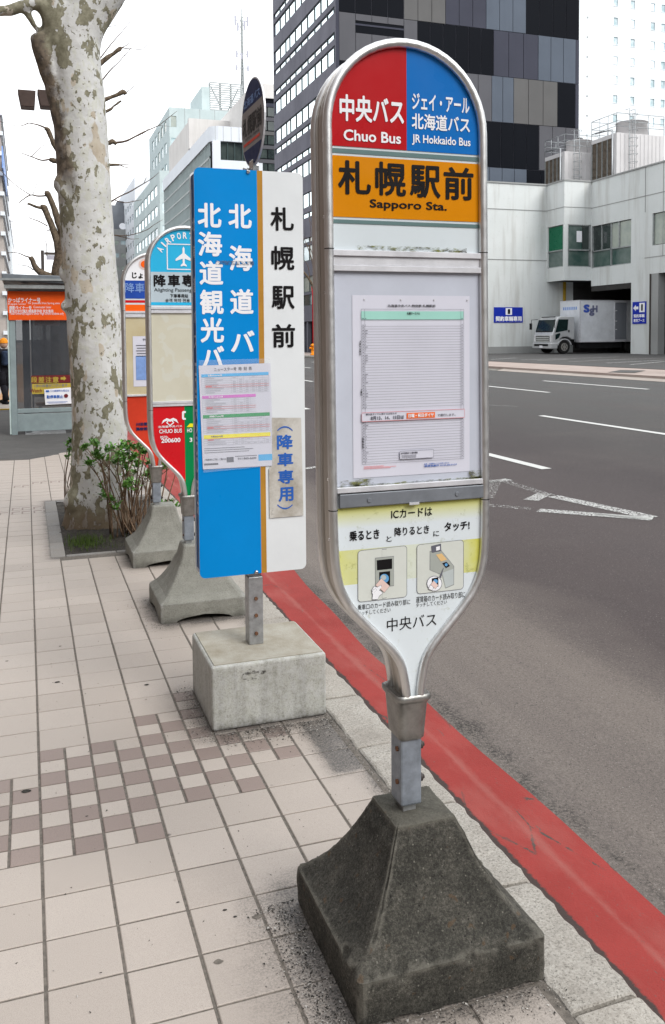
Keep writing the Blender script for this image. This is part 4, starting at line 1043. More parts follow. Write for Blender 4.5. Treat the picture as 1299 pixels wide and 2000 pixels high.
for t_, x0, y0, x1, y1 in (('北', 88, 818, 243, 985), ('海', 90, 1005, 248, 1170), ('道', 100, 1195, 255, 1355), ('観', 103, 1385, 258, 1548), ('光', 107, 1565, 260, 1730), ('バ', 112, 1750, 262, 1905),
    ('北', 288, 825, 440, 990), ('海', 293, 1095, 445, 1265), ('道', 300, 1380, 452, 1545), ('バ', 305, 1650, 460, 1792)): CB.put(b, t_, x0, y0, x1, y1, .028)
b.build('lettering', 'print_white', fb_)
b = MB()
for t_, x0, y0, x1, y1 in (('札', 563, 845, 715, 1005), ('幌', 568, 1100, 718, 1258), ('駅', 570, 1360, 720, 1512), ('前', 573, 1608, 723, 1762)): CB.put(b, t_, x0, y0, x1, y1, .022)
b.build('lettering', 'print_black', fb_)
b = MB(); CB.Y = YB-.0036; CB.box(b, 205, 1198, 455, 1225); b.build('smudge', 'smudge', fb_)
# timetable sheet in a film sleeve
CT = Crop(4.446, 380, 690, YB-.004)
def quad(mb, pts, y): mb.poly_y([CT.p(*q) for q in pts], y)
b = MB(); quad(b, [(38, 108), (660, 85), (688, 975), (75, 1008)], YB-.0045); sh = b.build('timetable_sheet', 'paper_white', fb_)
b = MB(); quad(b, [(38, 60), (655, 45), (690, 975), (78, 1035)], YB-.0085); b.build('film_sleeve', 'plastic_film', fb_)
def T(x, y):  # sheet coordinates 0..1 -> enlargement pixels
    tl, tr, br, bl_ = (38, 108), (660, 85), (688, 975), (75, 1008)
    return ((tl[0]*(1-x)+tr[0]*x)*(1-y)+(bl_[0]*(1-x)+br[0]*x)*y, (tl[1]*(1-x)+tr[1]*x)*(1-y)+(bl_[1]*(1-x)+br[1]*x)*y)
def tq(mb, x0, y0, x1, y1, i):
    mb.poly_y([CT.p(*T(x, y)) for x, y in ((x0, y0), (x0, y1), (x1, y1), (x1, y0))], YB-.0045-.0006*i)
def tt(mb, s_, x0, y0, x1, y1, i=2, bold=.02):
    yy = YB-.0045-.0006*i
    def fn(u, v):
        q = CT.p(*T(u, v)); return (q[0], yy, q[1])
    vs, fs, ly, a0, a1, b0, b1 = glyphs(s_, bold)
    mb.add([Vector(fn(x0+(a-a0)*(x1-x0)/(a1-a0), y1-(c_-b0)*(y1-y0)/(b1-b0)))-Vector((0, l*LAY, 0)) for (a, c_), l in zip(vs, ly)], fs)
secs = (('sheet_blue', .085, .115, 1.0, 8, .275), ('sheet_magenta', .293, .322, .80, 7, .462), ('sheet_green', .478, .512, 1.0, 7, .655), ('sheet_yellow', .672, .710, 1.0, 3, .775))
for mt, y0, y1, xe, nr, ye in secs:
    xe2 = .03+.94*xe
    b = MB(); tq(b, .03, y0, xe2, y1, 1); b.build('table_header', mt, sh)
    b = MB()
    for k_ in range(nr+1):
        y = y1+(ye-y1)*k_/nr; tq(b, .03, y-.0011, xe2, y+.0011, 1)
    cs_ = [.03, .075, .445]+[.445+(.97-.445)*i/6 for i in range(1, 7)]
    for x in cs_:
        if x <= xe2+.01: tq(b, x-.0012, y1, x+.0012, ye, 1)
    for k_ in range(nr):
        y = y1+(ye-y1)*(k_+.5)/nr; tq(b, .085, y-.003, .085+random.uniform(.1, .28), y+.003, 2)
        for j in range(6):
            if cs_[j+3] <= xe2+.01 and (k_ > 1 or random.random() < .4) : tq(b, cs_[j+2]+.022, y-.0025, cs_[j+3]-.022, y+.0025, 2)
    b.build('table_lines', 'print_pale', sh)
    b = MB()
    for k_ in ((4, 5) if nr > 3 else (0,)): y = y1+(ye-y1)*k_/nr; tq(b, .075, y-.0014, xe2, y+.0014, 3)
    tq(b, .085, y1+(ye-y1)*(.5 if nr == 3 else 4.5)/nr-.004, .17, y1+(ye-y1)*(.5 if nr == 3 else 4.5)/nr+.004, 3); b.build('red_print', 'thin_red', sh)
b = MB(); tt(b, 'ニュースター号  時  刻  表', .21, .025, .74, .062); b.build('lettering', 'print_grey', sh)
b = MB(); tt(b, '室蘭(Muroran)発', .12, .090, .32, .110); tt(b, '苫小牧(Tomakomai)発', .12, .298, .32, .318); tt(b, '洞爺(Toya)発', .12, .485, .32, .506); b.build('lettering', 'print_white', sh)
b = MB(); tt(b, '札幌(Sapporo)発', .13, .680, .30, .700); tq(b, .34, .895, .44, .945, 1); tt(b, '011-865-6600', .50, .905, .76, .925); tq(b, .46, .888, .77, .894, 1); tq(b, .02, .945, .22, .963, 1)
for k_ in range(3): tq(b, .03, .800+.02*k_, (.60, .72, .66)[k_], .8045+.02*k_, 2)
tt(b, 'ご乗車券のご予約・ご購入は', .03, .90, .33, .92); b.build('lettering', 'print_grey', sh)
b = MB(); tq(b, .79, .885, .985, .945, 1); b.build('corner_box', 'sheet_blue', sh)
# worn plate "(alighting only)"
CT.Y = YB-.005
b = MB(); b.poly_y([CT.p(*q) for q in ((672, 560), (928, 560), (948, 1408), (655, 1432), (648, 1000), (676, 975))], YB-.005); pw = b.build('notice_plate', 'plate_worn', fb_)
b = MB()
for t_, x0, y0, x1, y1 in (('降', 718, 702, 857, 838), ('車', 722, 860, 860, 985), ('専', 727, 1008, 862, 1138), ('用', 732, 1158, 862, 1290)): CT.Y = YB-.0062; CT.put(b, t_, x0, y0, x1, y1, .03)
for ym, s_ in ((652, 1), (1335, -1)):
    arc = []
    for k_ in range(9): a = (k_/8-.5)*2; arc.append((788+a*68, ym-s_*20+s_*36*a*a))
    arc2 = [(788+(x-788)*.93, y+s_*(14-6*abs((x-788)/68))) for x, y in arc]
    CT.poly(b, arc+list(reversed(arc2)))
b.build('lettering', 'text_blue', pw); MATS['text_blue'].diffuse_color = (0, .1, .4, 1)
for x, z in ((on_y(485, 336, YB).x, on_y(485, 336, YB).z), (on_y(501, 1117, YB).x, on_y(501, 1117, YB).z)):
    b = MB(); b.tube([(x, YB-.001, z), (x, YB-.006, z), (x, YB-.011, z)], [.0095, .009, .004], 12); b.build('bolt', 'chrome', fb_)
b = MB(); b.box(.912, .968, 3.80, 3.856, .50, 2.36); b.build('inner_post', 'galvanised', bl, bevel=.004)
b = MB(); b.box(.9075, .9735, 3.790, 3.862, .2785, .585); pole = b.build('post', 'galvanised', bl, bevel=.004)
for z in (on_y(498, 1169, 3.79).z, on_y(498, 1202, 3.79).z, on_y(500, 1237, 3.79).z):
    b = MB(); b.cyl((.9405, 3.791, z), (.9405, 3.782, z), .0085, 8); b.build('bolt', 'rust', pole, bevel=.001, seg=1)

# ---- round sign turned nearly edge-on above the board
rd = empty('round_sign', (.990, 3.93, 2.345), 'round navy and grey bus stop disc turned edge-on above the blue board', 'bus stop sign')
rd.rotation_euler = (0, 0, R(-89))
N = 40; r_ = .196; zc = .27
ring = [(r_*math.cos(2*math.pi*i/N), zc+r_*math.sin(2*math.pi*i/N)) for i in range(N)]
b = MB(); b.prism_y(ring, -.004, .004); ds = b.build('disc', 'aluminium', rd, world=False)
r2 = [(x*.965, zc+(z-zc)*.965) for x, z in ring]
def clipz(P, z0, z1):
    def cl(P, s_, v):
        out = []
        for p, q in zip(P, P[1:]+P[:1]):
            a, c_ = s_*(p[1]-v), s_*(q[1]-v)
            if a >= 0: out.append(p)
            if a*c_ < 0: t = a/(a-c_); out.append((p[0]+(q[0]-p[0])*t, p[1]+(q[1]-p[1])*t))
        return out
    return cl(cl(P, 1, z0), -1, z1)
b = MB(); b.poly_y(clipz(r2, zc+.075, zc+.3), -.0055); b.build('navy_band', 'disc_navy', ds, world=False)
b = MB(); b.poly_y(clipz(r2, zc-.3, zc-.105), -.0055); b.build('navy_band', 'disc_navy', ds, world=False)
b = MB(); b.poly_y(clipz(r2, zc-.105, zc+.075), -.0055); b.build('grey_band', 'disc_grey', ds, world=False)
b = MB(); b.rect_y(-.15, .13, zc-.085, zc-.072, -.007); b.build('red_line', 'jotetsu_red', ds, world=False)
b = MB(); put(b, '北海道バス', -.14, .14, zc+.085, zc+.125, -.007, .02); b.build('lettering', 'pale_blue', ds, world=False)
b = MB(); put(b, '札幌駅前', -.165, .165, zc-.045, zc+.045, -.007, .03); put(b, 'SAPPORO EKIMAE', -.12, .12, zc-.062, zc-.05, -.007, .01); b.build('lettering', 'print_black', ds, world=False)
b = MB(); b.box(-.03, .03, -.014, .004, .0, .10); b.box(-.015, .015, .004, .02, -.05, .08); br = b.build('bracket', 'chrome', rd, world=False, bevel=.002)
for z in (.03, .06):
    b = MB(); b.cyl((0, -.01, z), (0, -.05, z), .006, 8); b.build('bolt', 'chrome', br, world=False)

# ================================================================== TREES
def smooth_path(P, n=4):
    out = []
    for i in range(len(P)-1):
        p0, p1, p2, p3 = [Vector(P[max(0, min(len(P)-1, k_))]) for k_ in (i-1, i, i+1, i+2)]
        for t in range(n):
            t /= n; out.append(.5*(2*p1+(p2-p0)*t+(2*p0-5*p1+4*p2-p3)*t*t+(3*p1-p0-3*p2+p3)*t**3))
    out.append(Vector(P[-1])); return out
def limb(mb, P, n=14, k=5, jit=.03):
    """P: list of (x, y, z, radius)"""
    pts = smooth_path([p[:3] for p in P], k); rs = smooth_path([(p[3], 0, 0) for p in P], k)
    mb.tube(pts, [r.x for r in rs], n, True, jit)
t1 = empty('plane_tree', (.58, 8.1, 0), 'thick mottled white and olive plane tree trunk in the pavement pit on the left', 'tree', 'street plane trees')
mb = MB(); Y = 8.1
limb(mb, [(.575, Y, -.05, .335), (.575, Y, .06, .30), (.583, Y, .2, .268), (.592, Y, .5, .245), (.603, Y, 1.0, .238), (.588, Y, 1.5, .236), (.565, Y, 1.95, .233), (.545, Y, 2.3, .229), (.527, Y, 2.65, .227), (.51, Y, 3.1, .226), (.493, Y, 3.5, .226), (.475, Y, 3.8, .222), (.452, Y, 4.1, .222), (.47, Y, 4.28, .222), (.54, Y, 4.45, .218), (.65, Y, 4.62, .21), (.78, Y, 4.85, .195), (1.0, Y, 5.5, .16), (1.2, Y+.1, 6.4, .13)], 40, 5, .012)
limb(mb, [(.47, Y, 3.5, .15), (.43, Y-.02, 3.85, .16), (.35, Y-.03, 4.25, .16), (.34, Y, 4.7, .14), (.30, Y, 5.4, .11), (.1, Y+.2, 6.3, .08)], 24, 5, .03)
limb(mb, [(.46, Y-.02, 3.0, .10), (.395, Y-.04, 3.42, .115), (.315, Y-.04, 3.78, .11), (.21, Y-.05, 4.1, .10), (.165, Y-.05, 4.24, .08)], 20, 5, .06)
limb(mb, [(.32, Y-.05, 4.3, .09), (.19, Y-.08, 4.47, .062), (.06, Y-.1, 4.45, .05), (-.1, Y-.1, 4.385, .046), (-.3, Y-.1, 4.42, .042), (-.7, Y, 4.8, .03)], 16, 5, .06)
limb(mb, [(.05, Y-.1, 4.44, .04), (.13, Y-.06, 4.30, .022), (.25, Y, 4.2, .016)], 10, 4, .05)
for x, dy, z, r in ((.325, -.06, 2.98, .065), (.345, -.12, 2.90, .05), (.335, 0, 2.22, .05), (.36, -.1, 3.3, .06), (.33, -.02, 1.93, .035), (.80, -.05, .35, .07), (.38, -.1, .22, .09), (.74, -.12, .2, .09)):
    limb(mb, [(x+.06, Y+dy, z-r*1.5, r*.6), (x, Y+dy, z-r*.5, r), (x, Y+dy, z+r*.5, r), (x+.07, Y+dy, z+r*1.6, r*.6)], 12, 3, .06)
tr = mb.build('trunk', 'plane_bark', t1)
rm = tr.modifiers.new('remesh', 'REMESH'); rm.mode = 'VOXEL'; rm.voxel_size = .016; rm.use_smooth_shade = True
sm_ = tr.modifiers.new('smooth', 'SMOOTH'); sm_.factor = .6; sm_.iterations = 5
tx = bpy.data.textures.new('bark_relief', 'CLOUDS'); tx.noise_scale = .12; tx.noise_depth = 2
dp = tr.modifiers.new('relief', 'DISPLACE'); dp.texture = tx; dp.strength = .011; dp.texture_coords = 'LOCAL'

def px_limb(mb, P, Y, n=7, k=4, jit=.1):
    """P: (px, py, radius m)"""
    Q_ = []
    for q in P:
        w = on_y(q[0], q[1], Y+(q[3] if len(q) > 3 else 0)); Q_.append((w.x, w.y, w.z, q[2]))
    limb(mb, Q_, n, k, jit)
t2 = empty('plane_tree', (.63, 20, 0), 'bare pollarded tree with cut stubs and thin twigs standing behind the bus shelter', 'tree', 'street plane trees')
mb = MB(); Y = 20
w = on_y(124, 640, Y)
px_limb(mb, [(124, 735, .26), (122, 640, .24), (121, 540, .22), (128, 480, .17), (138, 400, .14), (150, 300, .13), (160, 200, .11), (165, 100, .09), (168, 20, .06)], Y, 14, 4, .04)
for P in ([(122, 525, .15), (115, 480, .10), (105, 450, .075), (95, 425, .065), (86, 405, .07), (85, 400, .05)],
    [(130, 470, .10), (117, 440, .09), (107, 410, .065), (97, 385, .06), (93, 378, .065), (92, 373, .04)],
    [(112, 545, .09), (85, 535, .085), (70, 522, .06), (64, 508, .055), (60, 502, .05)],
    [(86, 407, .035), (72, 404, .03), (57, 398, .025), (56, 400, .02)],
    [(150, 320, .07), (112, 290, .06), (101, 270, .05), (95, 255, .055), (88, 250, .035)],
    [(150, 330, .05), (115, 316, .05), (104, 313, .06), (97, 311, .04)],
    [(165, 150, .06), (205, 117, .055), (222, 105, .04), (232, 97, .05), (238, 93, .03)],
    [(160, 215, .06), (210, 193, .045), (228, 186, .04), (241, 180, .06), (246, 184, .035)],
    [(165, 235, .04), (212, 216, .035), (222, 208, .02), (230, 202, .025), (237, 197, .02)],
    [(160, 285, .05), (210, 280, .05), (220, 276, .055), (228, 282, .03)],
    [(160, 325, .05), (212, 322, .035), (234, 322, .025)],
    [(160, 400, .04), (217, 394, .02)],
    [(150, 465, .03), (222, 459, .018)]): px_limb(mb, P, Y)
mb.build('trunk', 'branch_bark', t2)
mb = MB()
for P in ([(57, 240, .012), (40, 246, .008), (18, 243, .006), (-5, 234, .004)], [(90, 250, .022), (75, 244, .015), (57, 240, .012)], [(97, 311, .02), (82, 313, .017), (62, 306, .012), (40, 298, .007), (25, 292, .004)], [(62, 306, .01), (80, 288, .007), (95, 278, .005)],
    [(92, 382, .02), (75, 383, .018), (60, 381, .014), (45, 390, .012), (37, 397, .009)], [(60, 381, .012), (40, 368, .009), (18, 350, .007), (-5, 325, .005)], [(65, 380, .008), (72, 360, .006), (82, 335, .004)], [(93, 375, .006), (90, 355, .005), (87, 340, .004)],
    [(94, 442, .014), (78, 433, .012), (62, 427, .009), (56, 423, .006)], [(60, 427, .006), (40, 434, .005), (18, 432, .003)], [(118, 455, .02), (105, 449, .018), (92, 450, .01)],
    [(60, 503, .018), (50, 500, .014), (35, 494, .01), (15, 493, .006)], [(66, 528, .012), (55, 520, .01), (38, 517, .007), (28, 510, .005)], [(92, 500, .012), (92, 480, .01), (89, 470, .006)],
    [(238, 93, .014), (250, 95, .01), (265, 96, .008), (278, 96, .007), (290, 85, .005), (300, 71, .003)], [(236, 95, .008), (240, 105, .006), (252, 112, .003)], [(238, 93, .01), (250, 87, .008), (252, 82, .004)],
    [(246, 182, .01), (258, 172, .008), (273, 160, .004)], [(246, 184, .006), (262, 180, .003)], [(236, 197, .006), (245, 207, .003)],
    [(222, 279, .028), (245, 276, .024), (262, 268, .018), (278, 260, .022), (290, 254, .014), (310, 245, .01), (330, 230, .007), (346, 217, .004)], [(278, 262, .009), (290, 252, .006)], [(310, 245, .005), (335, 247, .002)],
    [(234, 322, .014), (250, 321, .008), (275, 318, .003)], [(234, 322, .012), (252, 328, .008), (283, 326, .004)],
    [(217, 394, .02), (235, 383, .016), (255, 374, .014), (275, 362, .012), (295, 350, .008), (311, 337, .004)], [(282, 357, .008), (288, 343, .005), (294, 330, .003)], [(225, 391, .012), (245, 396, .01), (262, 393, .008), (278, 390, .004)],
    [(222, 459, .012), (250, 460, .01), (285, 450, .009), (300, 440, .007), (318, 429, .004)], [(222, 459, .01), (245, 464, .008), (258, 467, .006), (272, 466, .004)], [(165, 60, .01), (225, 50, .006), (262, 38, .003)],
    [(215, 70, .006), (235, 52, .003)], [(208, 130, .006), (222, 134, .003)]): px_limb(mb, P, Y, 5, 4, .08)
# upper crown: more bare shoots rising out of the frame
for _ in range(16):
    w0 = on_y(165, random.uniform(-30, 200), Y); a = random.uniform(0, 6.28); P = []
    p = Vector(w0); d = Vector((math.cos(a), math.sin(a), random.uniform(.6, 1.5))).normalized(); r = random.uniform(.02, .03)
    if math.cos(a) < -.2 or abs(math.cos(a)) < .9 and w0.z < 9: d = Vector((random.uniform(-.1, .1), 1, .8)).normalized()
    for i in range(5): P.append((*p, r)); p = p+d*random.uniform(.3, .6); d = (d+Vector((random.uniform(-.3, .3), random.uniform(-.3, .3), .1))).normalized(); r *= .7
    limb(mb, P, 5, 3, .08)
mb.build('twigs', 'twig', t2, kind='stuff')

# tree over the road, seen between the signs
t3 = empty('street_tree', (19.3, 55.5, .3), 'slender bare tree on the far pavement before the dark building', 'tree')
mb = MB(); Y = 55.5; random.seed(11)
px_limb(mb, [(626, 696, .22), (623, 640, .17), (619, 592, .13), (614, 565, .10), (606, 548, .08), (594, 532, .06), (580, 520, .04)], Y, 8)
px_limb(mb, [(619, 592, .10), (626, 560, .08), (632, 500, .06), (640, 440, .04)], Y, 7)
mb.build('trunk', 'branch_bark', t3)
mb = MB()
for P in ([(614, 565, .05), (612, 520, .04), (604, 490, .03), (596, 470, .02), (588, 455, .012)], [(622, 570, .04), (612, 500, .03), (600, 478, .02), (590, 480, .01)], [(604, 490, .025), (608, 455, .015), (604, 425, .01), (598, 415, .006)], [(628, 520, .03), (616, 488, .02), (606, 470, .012), (594, 462, .008)], [(606, 548, .03), (602, 520, .02), (592, 505, .01)], [(628, 480, .02), (615, 450, .014), (606, 432, .01), (602, 412, .006)], [(598, 535, .02), (592, 525, .014), (586, 500, .01)]): px_limb(mb, P, Y, 5)
mb.build('twigs', 'twig', t3, kind='stuff'); random.seed(5)

# shrub at the foot of the plane tree
def shrub(root, stems, rosettes, sc=1.0):
    b = MB()
    for P in stems: limb(b, P, 6, 4, .08)
    b.build('stems', 'stem', root, kind='stuff')
    b = MB()
    for c in rosettes:
        c = Vector(c); n = random.randint(14, 20)
        for i in range(n):
            a = random.uniform(0, 6.28); el = random.uniform(-.2, 1.2); L = random.uniform(.030, .052)*sc; w = L*.30
            d = Vector((math.cos(a)*math.cos(el), math.sin(a)*math.cos(el), math.sin(el))); s_ = d.cross(Vector((0, 0, 1))).normalized(); u = s_.cross(d)
            o = c+Vector([random.gauss(0, .012) for _ in range(3)])
            p = [o, o+d*L*.3+s_*w*.8+u*.003, o+d*L*.65+s_*w+u*.003, o+d*L, o+d*L*.65-s_*w+u*.003, o+d*L*.3-s_*w*.8+u*.003, o+d*L*.5-u*.002]
            b.add(p, [(0, 1, 6), (1, 2, 6), (2, 3, 6), (3, 4, 6), (4, 5, 6), (5, 0, 6)])
    b.build('leaves', 'leaf', root, kind='stuff')
sh1 = empty('shrub', (.9, 7.55, 0), 'leggy leafing shrub with brown stems between the plane tree and the signs', 'shrub')
stems = []; ros = []
tips = [(170, 875), (186, 868), (200, 895), (178, 905), (214, 880), (225, 905), (238, 878), (245, 900), (205, 968), (220, 978), (230, 892), (255, 940), (262, 925), (272, 905), (285, 885), (292, 905), (305, 890), (315, 900), (322, 908), (330, 900), (300, 920), (285, 930), (275, 880), (245, 950), (318, 985), (335, 985), (262, 890), (192, 882), (255, 868), (298, 872)]
for (x, y) in tips:
    yy = random.uniform(7.2, 7.75); w = on_y(x, y, yy)
    bx = .80+random.uniform(-.06, .16)+(w.x-.9)*.35; bp = Vector((bx, 7.55+random.uniform(-.12, .12), -.02))
    mid = bp.lerp(w, .5)+Vector((random.uniform(-.03, .03), random.uniform(-.03, .03), .05+random.uniform(0, .05)))
    stems.append([(*bp, .0075), (*mid, .0055), (*w, .003)])
    ros.append(w)
    for _ in range(2):
        o = w+Vector((random.gauss(0, .045), random.gauss(0, .045), random.gauss(.0, .035))); ros.append(o); stems.append([(*mid.lerp(w, .6), .0035), (*o, .002)])
    if random.random() < .6:
        o = mid+Vector((random.gauss(0, .05), random.gauss(0, .04), random.uniform(.05, .2))); stems.append([(*mid, .004), (*o, .002)])
for _ in range(16):
    bp = Vector((.86+random.uniform(-.08, .16), 7.5+random.uniform(-.15, .15), -.02)); e = bp+Vector((random.uniform(-.12, .22), random.uniform(-.1, .1), random.uniform(.3, .75)))
    stems.append([(*bp, .007), (*(bp.lerp(e, .5)+Vector((random.gauss(0, .03), 0, 0))), .005), (*e, .002)])
shrub(sh1, stems, ros)
sh2 = empty('shrub', (.28, 8.6, 0), 'small leafy shoot at the far left edge of the tree pit', 'shrub')
stems = []; ros = []
for (x, y) in ((133, 868), (140, 862), (138, 880), (134, 893), (144, 905), (146, 890), (147, 920)):
    w = on_y(x, y, 8.55+random.uniform(-.05, .05)); bp = Vector((.31, 8.6, 0)); m_ = bp.lerp(w, .5)+Vector((-.02, 0, .03)); stems.append([(*bp, .004), (*m_, .003), (*w, .002)]); ros.append(w)
shrub(sh2, stems, ros)

# ================================================================== LEFT SIDE: shelter, lamp, people, buildings
SY = 16.06
shl = empty('bus_shelter', (.4, SY, 0), 'grey metal and glass bus shelter with an orange header behind the plane tree', 'bus shelter')
b = MB(); b.prism_y([(-.36, 2.745), (-.36, 2.63), (1.25, 2.56), (1.25, 2.70)], SY-.22, SY+4.2); rf = b.build('roof', 'shelter_roof', shl, bevel=.01)
b = MB(); b.box(-.40, 1.30, SY-.26, SY-.222, 2.63, 2.665); b.box(-.33, 1.25, SY-.18, SY-.10, 2.5, 2.56); b.build('roof_edge', 'frame_grey', rf)
b = MB(); b.box(-.27, -.17, SY, SY+.10, 0, 2.56); b.build('post', 'shelter_frame', shl, bevel=.01)
b = MB(); b.box(-.295, -.272, SY-.02, SY+.12, 0.02, 2.10); b.build('post_trim', 'shelter_side', shl)
b = MB(); b.box(1.12, 1.22, SY, SY+.10, 0, 2.56); b.build('post', 'shelter_frame', shl, bevel=.01)
for x in (-.28, 1.14):
    b = MB(); b.box(x, x+.08, SY+3.9, SY+3.98, 0, 2.6); b.build('post', 'shelter_frame', shl, bevel=.01)
b = MB(); b.box(-.17, 1.12, SY+.01, SY+.08, .06, .36); b.build('kick_panel', 'shelter_frame', shl, bevel=.006)
b = MB(); b.box(-.17, 1.12, SY+.0, SY+.09, .375, .45); b.build('sill', 'shelter_frame', shl, bevel=.006)
b = MB(); b.box(-.17, 1.12, SY+.02, SY+.07, 2.46, 2.56); b.build('header_beam', 'shelter_frame', shl)
b = MB(); b.box(-.06, .06, SY+.35, SY+.45, .0, 2.6); b.box(.085, .11, SY+.36, SY+.44, .4, 2.5); pieces(b, 'inner_column', 'dark_grey_wall', shl)
b = MB(); b.box(-.17, 1.118, SY+.04, SY+.048, .45, 1.97); gp = b.build('glass_pane', 'screen_glass', shl)
b = MB(); b.box(-.285, 1.12, SY-.02, SY-.002, 1.97, 2.46); oh = b.build('orange_header', 'shelter_orange', shl)
CS = Crop(5.88, 0, 520, SY-.024)
b = MB()
for t_, x0, y0, x1, y1, bd in (('かっぱライナー号', 95, 360, 468, 418, .015), ('Kappa Liner', 98, 422, 305, 448, .004), ('for Jozankei Hot Spring area', 325, 412, 690, 442, .0), ('通勤ライナー号', 106, 455, 365, 498, .012), ('Commuter Liner', 388, 455, 592, 482, .004), ('東海大学付属札幌高等学校 学生専用', 108, 496, 615, 536, .01), ('Tokai University Sapporo Senior High School students only', 112, 528, 735, 565, .0)):
    CS.put(b, t_, x0, y0, x1, y1, bd, 0, False)
b.build('lettering', 'print_white', oh)
CS.Y = SY+.034
b = MB(); CS.box(b, 362, 1252, 850, 1340); mr = b.build('caution_strip', 'maroon', gp)
b = MB(); CS.box(b, 372, 1346, 850, 1462, .001); b.build('caution_strip', 'gold_text', gp)
CS.Y = SY+.03
b = MB()
for i, t_ in enumerate('段差注意'): CS.put(b, t_, 360+i*82, 1268, 432+i*82, 1338, .02, 0, False)
CS.poly(b, [(700, 1275), (735, 1275), (735, 1258), (765, 1288), (735, 1316), (735, 1302), (700, 1302)]); b.build('lettering', 'gold_text', mr)
b = MB(); CS.put(b, '1歩の段差がございます', 400, 1352, 780, 1388, .02, 0, False); b.build('lettering', 'dark_grey_wall', mr)
b = MB(); CS.put(b, 'Watch', 352, 1408, 485, 1450, .02, 0, False); b.build('lettering', 'maroon', mr)
CS.Y = SY+.02
b = MB(); CS.poly(b, [(510, 1415), (850, 1388), (850, 1575), (525, 1592)]); nt = b.build('white_notice', 'print_white', gp)
CS.Y = SY+.014
b = MB(); CS.put(b, 'バス乗降所の周辺は', 575, 1418, 800, 1442, .01, 0, False); CS.put(b, '駐停車禁止', 540, 1478, 728, 1518, .03, 0, False); CS.box(b, 530, 1424, 568, 1446); CS.box(b, 545, 1555, 780, 1559); CS.box(b, 560, 1568, 760, 1571); b.build('lettering', 'text_blue', nt)
b = MB(); c_ = CS.p(762, 1488); b.poly_y([(c_[0]+.035*math.cos(a*.4), c_[1]+.035*math.sin(a*.4)) for a in range(16)], CS.Y-.002); b.build('red_disc', 'maroon', nt)
b = MB(); b.box(.15, 1.05, SY+1.2, SY+1.5, .40, .45); bench = b.build('bench', 'wood_bench', shl)
for x in (.2, .95):
    b = MB(); b.box(x, x+.05, SY+1.25, SY+1.45, 0, .40); b.build('leg', 'dark_metal', bench)
b = MB(); b.box(.16, .62, SY+1.6, SY+1.62, 1.9, 2.12); b.build('inner_sign', 'sheet_pink', shl)
b = MB(); b.box(.10, 1.15, SY+3.94, SY+3.96, .4, 2.4); b.build('glass_pane', 'screen_glass', shl)
b = MB(); b.box(-.05, .62, SY-.05, SY+.3, .004, .03); b.build('base_plate', 'galvanised', shl)

# double-box street lamp, its post behind the trunk
lp = empty('street_lamp', (1.02, 14, 0), 'dark brown street lamp with two box lanterns left of the plane tree trunk', 'street lamp')
b = MB(); b.tube([(1.02, 14, 0), (1.02, 14, 5.3), (.98, 14, 5.42), (.6, 14, 5.42)], .055, 10); b.build('post', 'lamp_brown', lp)
for xa, xb in ((35, 71), (73, 112)):
    p0, p1 = on_y(xa, 179, 14), on_y(xb, 213, 14)
    b = MB(); v = [(p0.x, 13.85, p0.z), (p1.x, 13.85, p0.z), (p1.x-.02, 13.88, p1.z), (p0.x+.04, 13.88, p1.z), (p0.x, 14.15, p0.z), (p1.x, 14.15, p0.z), (p1.x-.02, 14.12, p1.z), (p0.x+.04, 14.12, p1.z)]
    b.add(v, [(0, 1, 2, 3), (7, 6, 5, 4), (0, 4, 5, 1), (1, 5, 6, 2), (2, 6, 7, 3), (3, 7, 4, 0)]); hd = b.build('lantern', 'lamp_brown', lp, bevel=.01)
    b = MB(); b.add([(p0.x+.06, 13.868, p0.z-.10), (p1.x-.035, 13.868, p0.z-.10), (p1.x-.045, 13.878, p1.z+.03), (p0.x+.07, 13.878, p1.z+.03)], [(0, 1, 2, 3)]); b.build('lens', 'lamp_glass', hd)
# small hanging sign frame beyond the shelter
w = on_y(84, 520, 30)
hs = empty('bracket_sign', (w.x, 30, 0), 'dark post with a small hanging bracket board above the shelter roof', 'sign')
b = MB(); b.box(w.x-.05, w.x+.05, 29.95, 30.05, 0, on_y(84, 489, 30).z); b.build('post', 'dark_metal', hs)
a_, c_ = on_y(87, 495, 30), on_y(108, 505, 30)
b = MB(); b.box(a_.x, c_.x+.1, 29.97, 30.03, a_.z-.04, a_.z+.04); b.build('bracket', 'dark_metal', hs)
b = MB(); b.box(a_.x+.06, c_.x, 29.98, 30.02, a_.z-.20, a_.z-.05); b.build('board', 'print_pale', hs)

